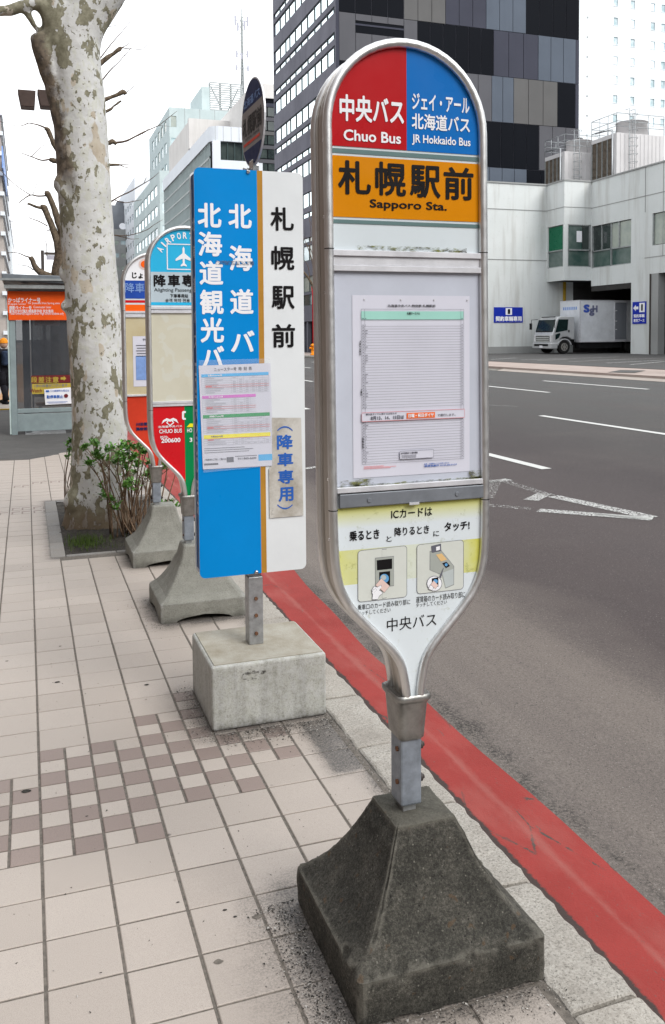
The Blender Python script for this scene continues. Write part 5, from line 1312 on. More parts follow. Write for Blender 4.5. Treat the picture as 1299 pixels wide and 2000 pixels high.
# people at the left edge
def person(loc, label, rot, coat, legs, hat=None, hatmat=None, h=1.66, stride=.18, shoe='coat_black', bag=None):
    root = empty('person', loc, label, 'person'); root.rotation_euler = (0, 0, rot); k_ = h/1.7
    V = {'pel': ((0, 0, .92), .155), 'wa': ((0, 0, 1.08), .145), 'ch': ((0, 0, 1.28), .165), 'ne': ((0, 0, 1.44), .065), 'sl': ((-.17, 0, 1.38), .075), 'sr': ((.17, 0, 1.38), .075),
        'el': ((-.23, -.03, 1.12), .055), 'er': ((.23, .04, 1.12), .055), 'wl': ((-.22, -.13, .90), .042), 'wr': ((.22, .12, .90), .042), 'hl': ((-.22, -.17, .82), .04), 'hr': ((.22, .16, .82), .04),
        'tl': ((-.09, 0, .84), .10), 'tr': ((.09, 0, .84), .10), 'kl': ((-.09, -stride*.6, .48), .068), 'kr': ((.09, stride*.35, .48), .068), 'al': ((-.09, -stride*.9, .09), .05), 'ar': ((.09, stride*1.2, .11), .05),
        'fl': ((-.09, -stride*.9-.14, .045), .042), 'fr': ((.09, stride*1.2-.13, .045), .042)}
    E_ = [('pel', 'wa'), ('wa', 'ch'), ('ch', 'ne'), ('ch', 'sl'), ('ch', 'sr'), ('sl', 'el'), ('sr', 'er'), ('el', 'wl'), ('er', 'wr'), ('wl', 'hl'), ('wr', 'hr'), ('pel', 'tl'), ('pel', 'tr'), ('tl', 'kl'), ('tr', 'kr'), ('kl', 'al'), ('kr', 'ar'), ('al', 'fl'), ('ar', 'fr')]
    ks = list(V); me = bpy.data.meshes.new('body'); me.from_pydata([tuple(c*k_ for c in V[q][0]) for q in ks], [(ks.index(a), ks.index(c)) for a, c in E_], [])
    o = bpy.data.objects.new('body', me); col.objects.link(o); o.parent = root
    for nm in (coat, legs): me.materials.append(MATS[nm])
    sk = o.modifiers.new('skin', 'SKIN'); 
    for i, q in enumerate(ks): me.skin_vertices[0].data[i].radius = (V[q][1]*k_, V[q][1]*k_*(.72 if q in ('pel', 'wa', 'ch') else 1)); me.skin_vertices[0].data[i].use_root = q == 'pel'
    sb = o.modifiers.new('sub', 'SUBSURF'); sb.levels = sb.render_levels = 1
    # legs part (trousers) as clothing over the same skeleton
    b = MB()
    for a, c, r0, r1 in (('tl', 'kl', .108, .085), ('tr', 'kr', .108, .085), ('kl', 'al', .085, .068), ('kr', 'ar', .085, .068)):
        b.tube([Vector(V[a][0])*k_, Vector(V[c][0])*k_], [r0*k_, r1*k_], 10)
    b.build('trousers', legs, root, world=False)
    for a in ('fl', 'fr'):
        p = Vector(V[a][0])*k_; b = MB(); b.box(p.x-.045, p.x+.045, p.y-.08, p.y+.18, 0, .085); b.build('shoe', shoe, root, world=False, bevel=.03, seg=3)
    bm = bmesh.new(); bmesh.ops.create_uvsphere(bm, u_segments=16, v_segments=12, radius=.1); me = bpy.data.meshes.new('head')
    for v in bm.verts:
        v.co.z *= 1.25; v.co.y *= 1.08
        if v.co.y < -.09 and abs(v.co.x) < .03 and abs(v.co.z) < .03: v.co.y -= .02
    bm.to_mesh(me); bm.free(); me.materials.append(MATS['skin']); o = bpy.data.objects.new('head', me); col.objects.link(o); o.parent = root; o.location = (0, -.015, 1.585*k_)
    hm = MB(); n = 14
    for lat in range(5):
        pass
    bm = bmesh.new(); bmesh.ops.create_uvsphere(bm, u_segments=16, v_segments=12, radius=.112)
    bmesh.ops.delete(bm, geom=[v for v in bm.verts if v.co.z < (-.02 if v.co.y > -.02 else .05)], context='VERTS')
    for v in bm.verts: v.co.z *= 1.22
    me = bpy.data.meshes.new('hair'); bm.to_mesh(me); bm.free(); me.materials.append(MATS[hatmat or 'hair']); o = bpy.data.objects.new(hat or 'hair', me); col.objects.link(o); o.parent = root; o.location = (0, -.008, 1.60*k_)
    if bag:
        b = MB(); b.box(-.15, .15, .10, .25, 1.02*k_, 1.40*k_); b.build('backpack', bag, root, world=False, bevel=.05, seg=3)
    return root
person((-.53, 23.7, .02), 'walker in a black coat and orange cap beside the shelter at the left edge', R(-150), 'coat_black', 'coat_black', 'cap', 'cap_orange', 1.62, .2, bag='coat_navy')
person((-.83, 24.6, .02), 'walker in a navy jacket and grey trousers, cut by the left edge', R(20), 'coat_navy', 'trousers_grey', None, None, 1.68, .2, shoe='shoe_red')

def win_grid(parent, wall_fn, us, vs, d, mats, frame='frame_dark_green', name='window'):
    """windows set into a face: us, vs lists of (a,b); wall_fn(u, v, depth) -> point"""
    for (v0, v1) in vs:
        for (u0, u1) in us:
            b = MB(); b.add([wall_fn(u0, v0, d), wall_fn(u1, v0, d), wall_fn(u1, v1, d), wall_fn(u0, v1, d)], [(0, 1, 2, 3)])
            b.build(name, random.choice(mats), parent)
def fx_(X): return lambda u, v, d: (X+d, u, v)      # street face, outward is -X
def fy_(Y): return lambda u, v, d: (u, Y+d, v)      # face towards the camera, outward is -Y
def wall_holes(mb, fn, u0, u1, v0, v1, rows, thick=.25):
    """a face built as solid bands around window rows with real reveals; rows = [(v0, v1, [(u0,u1)...])]"""
    rows = sorted(rows); cur = v0
    def slab(a0, a1, b0, b1):
        P = [fn(a0, b0, 0), fn(a1, b0, 0), fn(a1, b1, 0), fn(a0, b1, 0), fn(a0, b0, thick), fn(a1, b0, thick), fn(a1, b1, thick), fn(a0, b1, thick)]
        mb.add(P, [(0, 1, 2, 3), (7, 6, 5, 4), (0, 4, 5, 1), (3, 2, 6, 7), (1, 5, 6, 2), (0, 3, 7, 4)])
    for a, c, us in rows:
        if a > cur: slab(u0, u1, cur, a)
        x = u0
        for p, q in sorted(us):
            if p > x+1e-4: slab(x, p, a, c)
            x = q
        if x < u1-1e-4: slab(x, u1, a, c)
        cur = c
    if cur < v1: slab(u0, u1, cur, v1)

# ---- dark building with chequered cladding
dk = empty('office_tower', (22, 62.3, .3), 'dark tower with bands of reflecting windows and black and grey chequered cladding', 'building')
Yc = 62.35; L = 17.2; Xr = 42.9; TOP = 34
uw = [.55, .75]
cols_ = []; y = Yc+.28
cols_.append((y, y+.30)); y += .38
for wdt in (1.55, 1.55, 1.55, 1.85, 1.7, 1.7, 1.7, 1.25, 1.75, 1.9): cols_.append((y, y+wdt-.12)); y += wdt
L = y-Yc+.05
tm = [(23.60, 24.10, 't'), (21.90, 23.12, 'l'), (19.25, 20.50, 'l'), (18.32, 18.85, 't'), (16.42, 16.95, 't'), (14.78, 16.0, 'l'), (12.22, 13.42, 'l'), (11.36, 11.80, 't'), (9.35, 9.75, 't'), (7.86, 9.1, 'l'), (5.3, 6.6, 'l'), (4.2, 5.1, 'l'), (25.46, 25.94, 't')]
tm += [(26.4, 27.6, 'l'), (28.9, 30.1, 'l'), (30.5, 31.0, 't')]
wl = MB(); wall_holes(wl, fx_(22), Yc, Yc+L, 2.9, TOP, [(a, c, [(cols_[0][0]-.04, cols_[-1][1]+.04)]) for a, c, _ in tm], .3)
wl.box(22.31, Xr, Yc+.02, Yc+L, 2.9, TOP); wl.build('wall', 'facade_grey', dk)
fn = fx_(22)
mull = MB()
for a, c, k_ in tm:
    for (p, q) in cols_:
        mt = 'mirror_glass' if a > 11 else random.choice(('pale_glass', 'pale_glass', 'blind_glass', 'dark_glass', 'pale_glass'))
        b = MB(); j = random.uniform(-.004, .004); b.add([fn(p, a, .11+j), fn(q, a, .11-j), fn(q, c, .11-j), fn(p, c, .11+j)], [(0, 1, 2, 3)]); b.build('window', mt, dk)
    for (p, q), (p2, q2) in zip(cols_, cols_[1:]): mull.box(22.06, 22.2, q, p2, a, c)
    mull.box(22.05, 22.25, cols_[0][0]-.04, cols_[-1][1]+.04, a-.001, a+.06)
mull.build('window_frames', 'frame_dark_green', dk)
b = MB(); b.box(22.4, Xr, Yc+.5, Yc+L, .3, 2.9); b.build('ground_floor', 'clad_black', dk)
for y in (Yc+.3, Yc+4.5, Yc+7.6, Yc+8.8, Yc+13, Yc+L-.4):
    b = MB(); b.box(22.05, 22.35, y, y+.35, .3, 2.9); b.build('pillar', 'facade_grey', dk)
b = MB(); b.box(22.0, 22.24, Yc-.05, Yc+.0, 2.9, TOP); b.build('corner_strip', 'clad_slate', dk)
# cladding rows, 3.5 m high; every panel its own piece, standing a little proud by its tone
edges = [11.3, 14.83, 18.38, 21.93, 25.46, 29.0, 32.5, TOP]
rowsP = {0: [(22.24, 28, 'clad_slate'), (28, 33.6, 'clad_black'), (33.6, 38.05, 'clad_cool'), (38.05, 42.0, 'clad_black'), (42.0, Xr, 'clad_slate')],
    1: [(22.24, 26, 'clad_grey'), (26, 30, 'clad_cool'), (30, 39.18, 'clad_black'), (39.18, Xr, 'clad_grey')],
    2: [(22.24, 28, 'clad_black'), (28, 32.5, 'clad_slate'), (32.5, 34.9, 'clad_grey'), (34.9, 36.85, 'clad_cool'), (36.85, 40.87, 'clad_warm'), (40.87, 42.55, 'clad_black'), (42.55, Xr, 'clad_slate')],
    3: [(22.24, 27.43, 'clad_grey'), (27.43, 28.55, 'clad_grey'), (28.55, 35.07, 'clad_black'), (35.07, 39.07, 'clad_slate'), (39.07, 42.57, 'clad_cool'), (42.57, Xr, 'clad_slate')],
    4: [(22.24, 27.43, 'clad_black'), (27.43, 30.9, 'clad_warm'), (30.9, 34.4, 'clad_slate'), (34.4, 37.95, 'clad_cool'), (37.95, Xr, 'clad_black')],
    5: [(22.24, 25, 'clad_cool'), (25, 33, 'clad_slate'), (33, 39, 'clad_black'), (39, Xr, 'clad_grey')], 6: [(22.24, 30, 'clad_black'), (30, Xr, 'clad_cool')]}
for r_i, lst in rowsP.items():
    z0, z1 = edges[r_i], edges[r_i+1]
    for xa, xb, mt in lst:
        n = max(1, round((xb-xa)/1.16)); w = (xb-xa)/n
        for i in range(n):
            b = MB(); g = .022; pr = {'clad_black': .03, 'clad_slate': .05}.get(mt, .06)
            if r_i == 3 and mt == 'clad_grey' and xb < 27.5 and 1 <= i:
                b.box(xa+i*w+g, xa+(i+1)*w-g, Yc-pr, Yc+.02, z0+.02, 24.05); b.box(xa+i*w+g, xa+(i+1)*w-g, Yc-pr, Yc+.02, 24.97, z1-.02)
            else: b.box(xa+i*w+g, xa+(i+1)*w-g, Yc-pr, Yc+.02, z0+.02, z1-.02)
            b.build('cladding_panel', mt, dk)
b = MB(); b.box(23.5, 27.43, Yc-.02, Yc+.01, 24.05, 24.97); b.build('vent_slot', 'clad_black', dk)
b = MB(); b.box(23.5, 27.43, Yc-.05, Yc-.021, 24.62, 24.75); b.build('vent_slot_bar', 'clad_slate', dk)

# ---- far kerb, pavement, parking lot
KX = 18.0
def zk(x): return .36
mb = MB(); mb.box(KX+.25, 21.6, -60, 900, -.3, .36); tag(mb.build('far_sidewalk', 'far_paving'), kind='structure')
mb = MB(); mb.box(21.6, 120, -60, 62, -.3, .375); tag(mb.build('parking_lot', 'asphalt'), kind='structure')
fk = MB(); random.seed(3); n = 120; y0 = 31.3; vs = []
for i in range(n+1):
    y = y0+(i/n)*170
    t = min(1, i/6); zt = road_z(KX)+.02+(.34-road_z(KX)-.02)*t
    vs += [(KX-.04+random.uniform(-.03, .03), y, -.1), (KX-.02+random.uniform(-.03, .03), y, zt-.04+random.uniform(-.02, .02)), (KX+.08, y, zt+random.uniform(-.015, .015)), (KX+.3, y, zt+.03)]
fk.add(vs, [(i*4+c, i*4+c+1, i*4+c+5, i*4+c+4) for i in range(n) for c in range(3)])
tag(fk.build('far_kerb', 'far_kerb'), kind='structure')
mb = MB(); mb.add([(KX-.05, -60, road_z(KX)+.006), (KX+.6, -60, .366), (KX+.6, 31.6, .366), (KX-.05, 31.6, road_z(KX)+.006)], [(0, 1, 2, 3)]); tag(mb.build('driveway_apron', 'near_paving_plain'), kind='structure')
mb = MB(); q = [on_z(*p, .372) for p in ((1188, 727), (1212, 722.5), (1262, 723.5), (1240, 728))]; mb.add(q, [(0, 1, 2, 3)]); tag(mb.build('pavement_patch', 'old_asphalt'), kind='structure')
pm_ = empty('parking_markings', (30, 40, .38), 'x', 'x'); del pm_['category'], pm_['label']; pm_['kind'] = 'structure'
for a, c in (((1018, 703), (1210, 697)), ((1050, 704), (1110, 702)), ((1150, 704), (1299, 699)), ((1112, 706), (1150, 705)), ((1185, 709), (1299, 703)), ((1232, 712), (1299, 706)), ((960, 702), (1010, 699))):
    p, q = on_z(*a, .38), on_z(*c, .38); d = (q-p).normalized(); n_ = Vector((-d.y, d.x, 0))*.09
    b = MB(); b.add([p+n_, p-n_, q-n_, q+n_], [(0, 1, 2, 3)]); b.build('painted_line', 'worn_paint', pm_)

# ---- white building with loading bays
wb = empty('loading_bay_building', (34.8, 52.2, .38), 'low white rendered building with corner office windows above truck bays', 'building')
YA, Y2, X2, X3 = 54.34, 52.2, 34.82, 37.0; TOPZ = 12.1; Z0 = .3
b = MB(); b.box(24.0, X2, YA, YA+.4, Z0, TOPZ); b.build('side_wall', 'white_render', wb)
b = MB(); b.box(24.0, X2+.6, YA-.06, YA-.002, Z0, Z0+.55); b.box(24, X2, YA-.03, YA-.001, 6.86, 6.90); b.box(24, X2, YA-.03, YA-.001, 10.32, 10.36); pieces(b, 'wall_joint', 'grey_wall', wb)
# upper storey volumes (bay projecting), with real window openings
up = MB(); zb, zw0, zw1 = 5.37, 6.30, 9.17
wall_holes(up, fx_(X2), Y2, YA, zb, TOPZ, [(zw0, zw1, [(Y2+.12, YA-.1)])], .3)
wall_holes(up, fy_(Y2), X2+.3, X3, zb, TOPZ, [(zw0, zw1, [(X2+.3, X3-.02)])], .3)
wall_holes(up, fx_(X3), 47.9, Y2, zb-.4, TOPZ, [(zw0-.1, zw1-.1, [(47.95, Y2-.02)])], .3)
up.box(X2+.3, 60, YA, YA+6, zb, TOPZ-1)       # mass behind
up.build('upper_wall', 'white_render', wb)
up = MB(); wall_holes(up, fx_(X3), -10, 47.9, 5.4, TOPZ+.0, [(7.15, 9.13, [(42.2, 45.9), (36, 40), (29, 33)])], .3); up.box(X3, X3+.35, 46.1, 47.9, Z0, 5.4); up.build('street_wall', 'white_render', wb)
b = MB(); b.box(X3-.02, X3-.001, -10, 46.6, 6.42, 6.46); b.box(X3-.02, X3-.001, -10, Y2-.01, 10.30, 10.34); b.box(X3-.02, X3-.001, 46.56, 46.6, 9.3, TOPZ); b.box(X3-.02, X3-.001, 44.9, 44.93, 6.4, TOPZ)
b.box(X2-.02, X3, Y2-.02, Y2-.001, 10.32, 10.36); b.box(X2-.02, X2-.001, Y2, YA, 10.32, 10.36); pieces(b, 'wall_joint', 'grey_wall', wb)
b = MB(); b.box(24, X2-.06, YA-.07, YA+.5, TOPZ, TOPZ+.1); b.box(X2-.06, X2+.3, Y2-.06, YA+.5, TOPZ, TOPZ+.1); b.box(X2+.3, X3-.06, Y2-.06, Y2+.4, TOPZ, TOPZ+.1); b.box(X3-.06, X3+.4, -10, Y2+.4, TOPZ, TOPZ+.1); pieces(b, 'coping', 'grey_wall', wb)
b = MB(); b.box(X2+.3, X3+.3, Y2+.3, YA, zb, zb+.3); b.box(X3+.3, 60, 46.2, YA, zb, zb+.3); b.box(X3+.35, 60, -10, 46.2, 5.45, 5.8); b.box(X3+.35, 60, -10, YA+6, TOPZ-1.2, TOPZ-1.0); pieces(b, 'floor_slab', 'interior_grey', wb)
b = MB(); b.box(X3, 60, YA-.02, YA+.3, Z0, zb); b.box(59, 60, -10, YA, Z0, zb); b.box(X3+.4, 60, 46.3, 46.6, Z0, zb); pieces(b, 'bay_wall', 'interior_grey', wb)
b = MB(); b.box(X2, X3, YA-.01, YA+.3, Z0, zb); b.build('side_wall', 'white_render', wb)
b = MB(); b.box(X3+.02, X3+.5, 47.9, Y2, zb-.75, zb-.4); b.build('lintel', 'interior_grey', wb)
b = MB(); b.box(X3, X3+.5, 45.3, 46.09, Z0, 5.4); b.build('pillar_return', 'grey_wall', wb)
b = MB(); b.cyl((37.9, 46.0, Z0), (37.9, 46.0, 5.3), .06, 8); b.cyl((X3-.04, 46.0, Z0), (X3-.04, 46.0, 5.4), .05, 8); pieces(b, 'drain_pipe', 'dark_metal', wb)
b = MB(); b.box(X2+1.32, X2+1.47, YA-.2, YA-.05, 3.2, zb); b.build('yellow_guard', 'yellow_paint', wb)
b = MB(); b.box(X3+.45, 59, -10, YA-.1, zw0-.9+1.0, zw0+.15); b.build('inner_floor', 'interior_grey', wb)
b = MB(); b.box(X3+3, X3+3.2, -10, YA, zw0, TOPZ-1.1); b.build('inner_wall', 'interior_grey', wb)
# window panes and frames of the corner office
def pane(fn, u0, u1, v0, v1, mat, d=.10):
    b = MB(); b.add([fn(u0, v0, d), fn(u1, v0, d), fn(u1, v1, d), fn(u0, v1, d)], [(0, 1, 2, 3)]); return b.build('window', mat, wb)
zm = 7.45
f1, f2, f3_ = fx_(X2), fy_(Y2), fx_(X3)
simple('green_panel', (.01, .12, .06), .3, 0, .05, 1)
pane(f1, Y2+.14, YA-.12, zm+.05, zw1-.05, 'green_panel'); pane(f1, Y2+.14, YA-.12, zw0+.05, zm-.05, 'green_glass')
pane(f2, X2+.34, X2+1.5, zm+.05, zw1-.05, 'green_glass'); pane(f2, X2+1.54, X3-.12, zm+.05, zw1-.05, 'dark_glass'); pane(f2, X2+.34, X3-.12, zw0+.05, zm-.05, 'green_glass')
b = MB(); b.add([f2(X2+1.05, 8.0, .09), f2(X2+1.48, 8.0, .09), f2(X2+1.48, 8.75, .09), f2(X2+1.05, 8.75, .09)], [(0, 1, 2, 3)]); b.build('white_notice', 'print_white', wb)
b = MB(); b.box(X2+.9, X3-.15, Y2+.5, Y2+.55, 8.95, 9.02); b.build('tube_light', 'print_white', wb)
ysw = [Y2-.1, 51.1, 50.05, 49.2, 48.0]
for i, mt in enumerate(('dark_glass', 'dark_glass', 'blind_glass', 'blind_glass')): pane(f3_, ysw[i+1]+.05, ysw[i]-.03, zm-.05, zw1-.15, mt)
pane(f3_, 50.1, Y2-.12, zw0-.05, zm-.14, 'green_glass'); pane(f3_, 48.0, 50.0, zw0-.05, zm-.14, 'green_glass')
b = MB()
for u0, u1, v0, v1 in ((X2+.3, X3, zw0, zw0+.06), (X2+.3, X3, zw1-.06, zw1), (X2+.3, X3, zm-.05, zm+.05), (X2+.3, X2+.36, zw0, zw1), (X3-.14, X3, zw0, zw1)): b.box(u0, u1, Y2+.02, Y2+.12, v0, v1)
for u0, u1, v0, v1 in ((Y2+.12, YA-.1, zw0, zw0+.06), (Y2+.12, YA-.1, zm-.04, zm+.04), (Y2+.08, Y2+.2, zw0, zw1)): b.box(X2+.02, X2+.11, u0, u1, v0, v1)
for u0, u1, v0, v1 in ((47.95, Y2, zw0-.1, zw0-.04), (47.95, Y2, zm-.14, zm-.06), (49.17, 49.25, zm-.1, zw1-.1), (50.02, 50.1, zw0-.1, zw1-.1), (51.06, 51.12, zm-.1, zw1-.1), (Y2-.12, Y2-.02, zw0, zw1-.1)): b.box(X3+.02, X3+.11, u0, u1, v0, v1)
for u0, u1 in ((42.2, 45.9), (36, 40), (29, 33)):
    for u, w in ((u0, .07), (u1-.07, .07), ((u0+u1)/2-.03, .07)): b.box(X3+.02, X3+.11, u, u+w, 7.15, 9.13)
    pane(f3_, u0+.07, (u0+u1)/2-.04, 7.2, 9.1, 'blind_glass', .12); pane(f3_, (u0+u1)/2+.05, u1-.07, 7.2, 9.1, 'blind_glass', .12)
pieces(b, 'window_frame', 'frame_grey', wb)
# blue signs
def wall_sign(label, fnc, u0, u1, v0, v1, texts, mat='sign_blue'):
    c_ = fnc((u0+u1)/2, (v0+v1)/2, 0); r_ = empty('wall_sign', c_, label, 'sign')
    b = MB(); P = [fnc(u, v, d) for d in (-.04, -.002) for u, v in ((u0, v0), (u1, v0), (u1, v1), (u0, v1))]
    b.add(P, [(0, 1, 2, 3), (7, 6, 5, 4), (0, 4, 5, 1), (1, 5, 6, 2), (2, 6, 7, 3), (3, 7, 4, 0)]); p_ = b.build('board', mat, r_)
    for t_, a0, a1, b0, b1, mt, bd in texts:
        b = MB(); A = u0+(u1-u0)*a0; B_ = u0+(u1-u0)*a1; Cc, D = v0+(v1-v0)*b0, v0+(v1-v0)*b1; dd = -.048 if mt == 'print_white' else -.058
        if t_ == '#': b.add([fnc(A, Cc, dd), fnc(B_, Cc, dd), fnc(B_, D, dd), fnc(A, D, dd)], [(0, 1, 2, 3)])
        elif t_ == '<':
            P = [(0, .5), (.5, 1), (.5, .72), (1, .72), (1, .28), (.5, .28), (.5, 0)]; b.add([fnc(A+(B_-A)*x, Cc+(D-Cc)*y, dd) for x, y in P], [tuple(range(7))])
        else: put_map(b, t_, lambda u, v: fnc(u, v, dd), A, B_, Cc, D, bd, Vector(fnc(0, 0, -1))-Vector(fnc(0, 0, 0)))
        b.build('plate' if t_ == '#' else 'lettering', mt, r_)
a_ = on_y(965, 600, YA); c_ = on_y(1021, 630, YA)
wall_sign('wide blue board with white square 1 on the blank wall left of the truck', fy_(YA), a_.x, c_.x, c_.z, a_.z, [('#', .40, .62, .50, .94, 'print_white', 0), ('1', .47, .555, .56, .88, 'print_black', .04), ('契約車輌専用', .05, .96, .08, .42, 'print_white', .04)])
a_ = on_x(1237, 590, X3); c_ = on_x(1263, 632, X3)
def fxm(X): return lambda u, v, d: (X+d, -u, v)
wall_sign('narrow blue board with white arrow and 1 on the pillar right of the truck', fxm(X3), -a_.y, -c_.y, c_.z, a_.z, [('<', .06, .45, .58, .86, 'print_white', 0), ('#', .52, .92, .52, .94, 'print_white', 0), ('1', .66, .78, .58, .88, 'print_black', .04), ('契約車輌', .1, .9, .28, .44, 'print_white', .03), ('専用ブース', .1, .9, .07, .23, 'print_white', .03)])

# cooling towers with railings and ladders on the roof
def cooling(label, X0, X1, Y0, D, z0, zt, cylx, cylr, zc_, zr):
    r_ = empty('cooling_tower', ((X0+X1)/2, Y0, z0), label, 'cooling tower', 'cooling towers on the white building roof')
    b = MB(); b.box(X0, X1, Y0, Y0+D, z0, zt); bd_ = b.build('casing', 'tower_panel', r_)
    n = int((X1-X0)/.32)
    for i in range(1, n):
        x = X0+(X1-X0)*i/n; b = MB(); b.box(x-.018, x+.018, Y0-.03, Y0, z0, zt-.05); b.build('rib', 'tower_panel', bd_)
    b = MB(); b.box(X0-.04, X0-.01, Y0+.35, Y0+D-.15, z0+.2, zt-.3); lv_ = b.build('louvre', 'louvre_brown', r_)
    for i in range(5):
        y = Y0+.35+(D-.5)*i/4; b = MB(); b.box(X0-.09, X0-.02, y-.03, y+.03, z0+.2, zt-.3); b.build('louvre_post', 'frame_grey', lv_)
    for i in range(8):
        z = z0+.3+(zt-z0-.7)*i/7; b = MB(); b.box(X0-.06, X0-.03, Y0+.35, Y0+D-.15, z, z+.05); b.build('slat', 'louvre_brown', lv_)
    cy_ = Y0+D*.5
    b = MB(); b.tube([(cylx, cy_, zt), (cylx, cy_, zc_-.06), (cylx, cy_, zc_-.05), (cylx, cy_, zc_)], [cylr*1.04, cylr*.98, cylr*1.03, cylr*1.03], 28); b.build('fan_stack', 'tower_panel', r_)
    b = MB(); b.box(cylx-.1, cylx+.2, cy_-.2, cy_+.2, zc_, zc_+.25); b.build('fan_motor', 'dark_metal', r_)
    b = MB(); rr_ = .022
    for z in (zt+.45, zt+.8, zr):
        b.tube([(X0, Y0, z), (X1, Y0, z)], rr_, 5); b.tube([(X0, Y0, z), (X0, Y0+D, z)], rr_, 5); b.tube([(X0, Y0+D, z), (X1, Y0+D, z)], rr_, 5)
    for i in range(4):
        for (x, y) in ((X0+(X1-X0)*i/3, Y0), (X0, Y0+D*i/3), (X0+(X1-X0)*i/3, Y0+D)): b.tube([(x, y, zt), (x, y, zr)], rr_, 5)
    b.build('railing', 'rail_steel', r_)
    b = MB(); lx0 = X0+(X1-X0)*.22
    for dx in (0, .45): b.tube([(lx0+dx, Y0-.25, z0), (lx0+dx, Y0-.25, zr+.3), (lx0+dx, Y0+.2, zr+.3)], .025, 5)
    k_ = z0+.2
    while k_ < zr: b.tube([(lx0, Y0-.25, k_), (lx0+.45, Y0-.25, k_)], .015, 4); k_ += .3
    k_ = z0+2.1
    while k_ < zr+.2:
        b.tube([(lx0-.1+.65*i/8, Y0-.25-.55*math.sin(math.pi*i/8), k_) for i in range(9)], .018, 4); k_ += .55
    b.build('ladder', 'rail_steel', r_)
    b = MB(); b.tube([(X0-.5, Y0-.2, z0-.6), (X0-.5, Y0-.2, zt+.1), (X0-.5, Y0+D*.6, zt+.25)], .06, 8); b.build('pipe', 'galvanised', r_)
def Xat(px, Y): return on_y(px, 400, Y).x
Ya_ = 56; cooling('smaller white cooling tower on the roof beside the dark cladding', Xat(1103, Ya_), Xat(1168, Ya_), Ya_, 2.6, 11.0, on_y(1130, 297, Ya_).z, Xat(1131, Ya_+1.3), .95, on_y(1131, 277, Ya_+1.3).z, on_y(1131, 264, Ya_).z)
Ya_ = 52.6; cooling('larger white cooling tower on the roof at the right edge', Xat(1204, Ya_), Xat(1296, Ya_), Ya_, 2.9, 11.0, on_y(1250, 262, Ya_).z, Xat(1234, Ya_+1.4), 1.1, on_y(1234, 240, Ya_+1.4).z, on_y(1250, 224, Ya_).z)

# ---- white hotel tower far right
ht = empty('hotel_tower', (90, 140, .3), 'tall bright white tower with small square windows behind the cooling towers', 'building')
YH = 140.0; xa, xb = Xat(1080, YH), Xat(1420, YH)
rows_ = [on_y(1240, 8.5+37.6*i, YH).z for i in range(-4, 9)]
uc = []
for px, w in ((1201, 8), (1234, 8), (1273, 8), (1293, 7), (1326, 8), (1346, 8), (1372, 8)): x = Xat(px, YH); uc.append((x-.5, x+.42))
mb = MB(); wall_holes(mb, fy_(YH), xa, xb, 0, rows_[0]+4, [(z-.75, z+.65, uc) for z in rows_], .3); mb.box(xa, xb, YH+.31, YH+16, 0, rows_[0]+4); mb.build('wall', 'tower_white', ht)
for z in rows_:
    for a, c in uc:
        b = MB(); b.rect_y(a, c, z-.75, z+.65, YH+.16); o = b.build('window', random.choice(('pale_glass', 'mirror_glass', 'pale_glass')), ht)
        b = MB(); b.box(a-.12, c+.12, YH-.06, YH, z-.86, z-.76); b.build('window_sill', 'tower_white', ht)
    b = MB(); x = Xat(1146, YH); b.box(x-.12, x+.12, YH-.1, YH, z-.1, z+.15); b.build('wall_vent', 'frame_grey', ht)

# ---- buildings beyond, between the trunk and the tower
def block(name, label, X0, X1, Y0, Y1, z1, mat, frows=None, srows=None, fcols=None, scols=None, glass=('pale_glass',), extra=None):
    r_ = empty(name, (X0, Y0, .3), label, 'building')
    b = MB()
    wall_holes(b, fx_(X0), Y0, Y1, .2, z1, [(a, c, scols) for a, c in (srows or [])], .25)
    wall_holes(b, fy_(Y0), X0+.25, X1, .2, z1, [(a, c, fcols) for a, c in (frows or [])], .25)
    b.box(X0+.26, X1, Y0+.26, Y1, .2, z1-.02); b.build('wall', mat, r_)
    for a, c in (srows or []):
        for u0, u1 in scols: q = MB(); q.add([fx_(X0)(u0, a, .15), fx_(X0)(u1, a, .15), fx_(X0)(u1, c, .15), fx_(X0)(u0, c, .15)], [(0, 1, 2, 3)]); q.build('window', random.choice(glass), r_)
    for a, c in (frows or []):
        for u0, u1 in fcols: q = MB(); q.rect_y(u0, u1, a, c, Y0+.15); q.build('window', random.choice(glass), r_)
    return r_
# B: white-edged glass building
YBf = 109.0; zt = on_y(430, 246, YBf).z; zu = on_y(430, 275, YBf).z
B = empty('glass_office', (22, YBf, .3), 'white-banded glass office block behind the round sign disc', 'building')
b = MB(); xB = Xat(418, YBf); b.box(22.0, 22.5, YBf+1.2, YBf+40, zu, zt); b.box(23.3, 28.6, YBf, YBf+.5, zu, zt)
arcp = [(22.0, YBf+1.2)]+[(23.3-1.3*math.cos(R(a)), YBf+1.2-1.2*math.sin(R(a))) for a in range(0, 91, 15)]+[(23.3, YBf+.5), (22.5, YBf+1.2)]
b.prism_z([(x, y) for x, y in arcp][1:], zu, zt); b.build('parapet_band', 'white_panel', B)
b = MB(); b.box(22.6, 28.6, YBf+.6, YBf+40, .2, zt-.3); b.build('core', 'clad_black', B)
b = MB(); b.box(22.3, 22.32, YBf+1.5, YBf+40, .2, zu); b.build('glass_wall', 'dark_glass', B)
for i in range(40):
    y = YBf+1.5+i*.98; q = MB(); q.box(22.12, 22.3, y, y+.12, .2, zu); q.build('mullion', 'pale_green_wall', B)
for i in range(8):
    z = zu-1.9*(i+1); q = MB(); q.box(22.15, 22.31, YBf+1.5, YBf+40, z, z+.25); q.build('floor_band', 'frame_grey', B)
z_1 = on_y(430, 312, YBf).z; x_w = Xat(433, YBf)
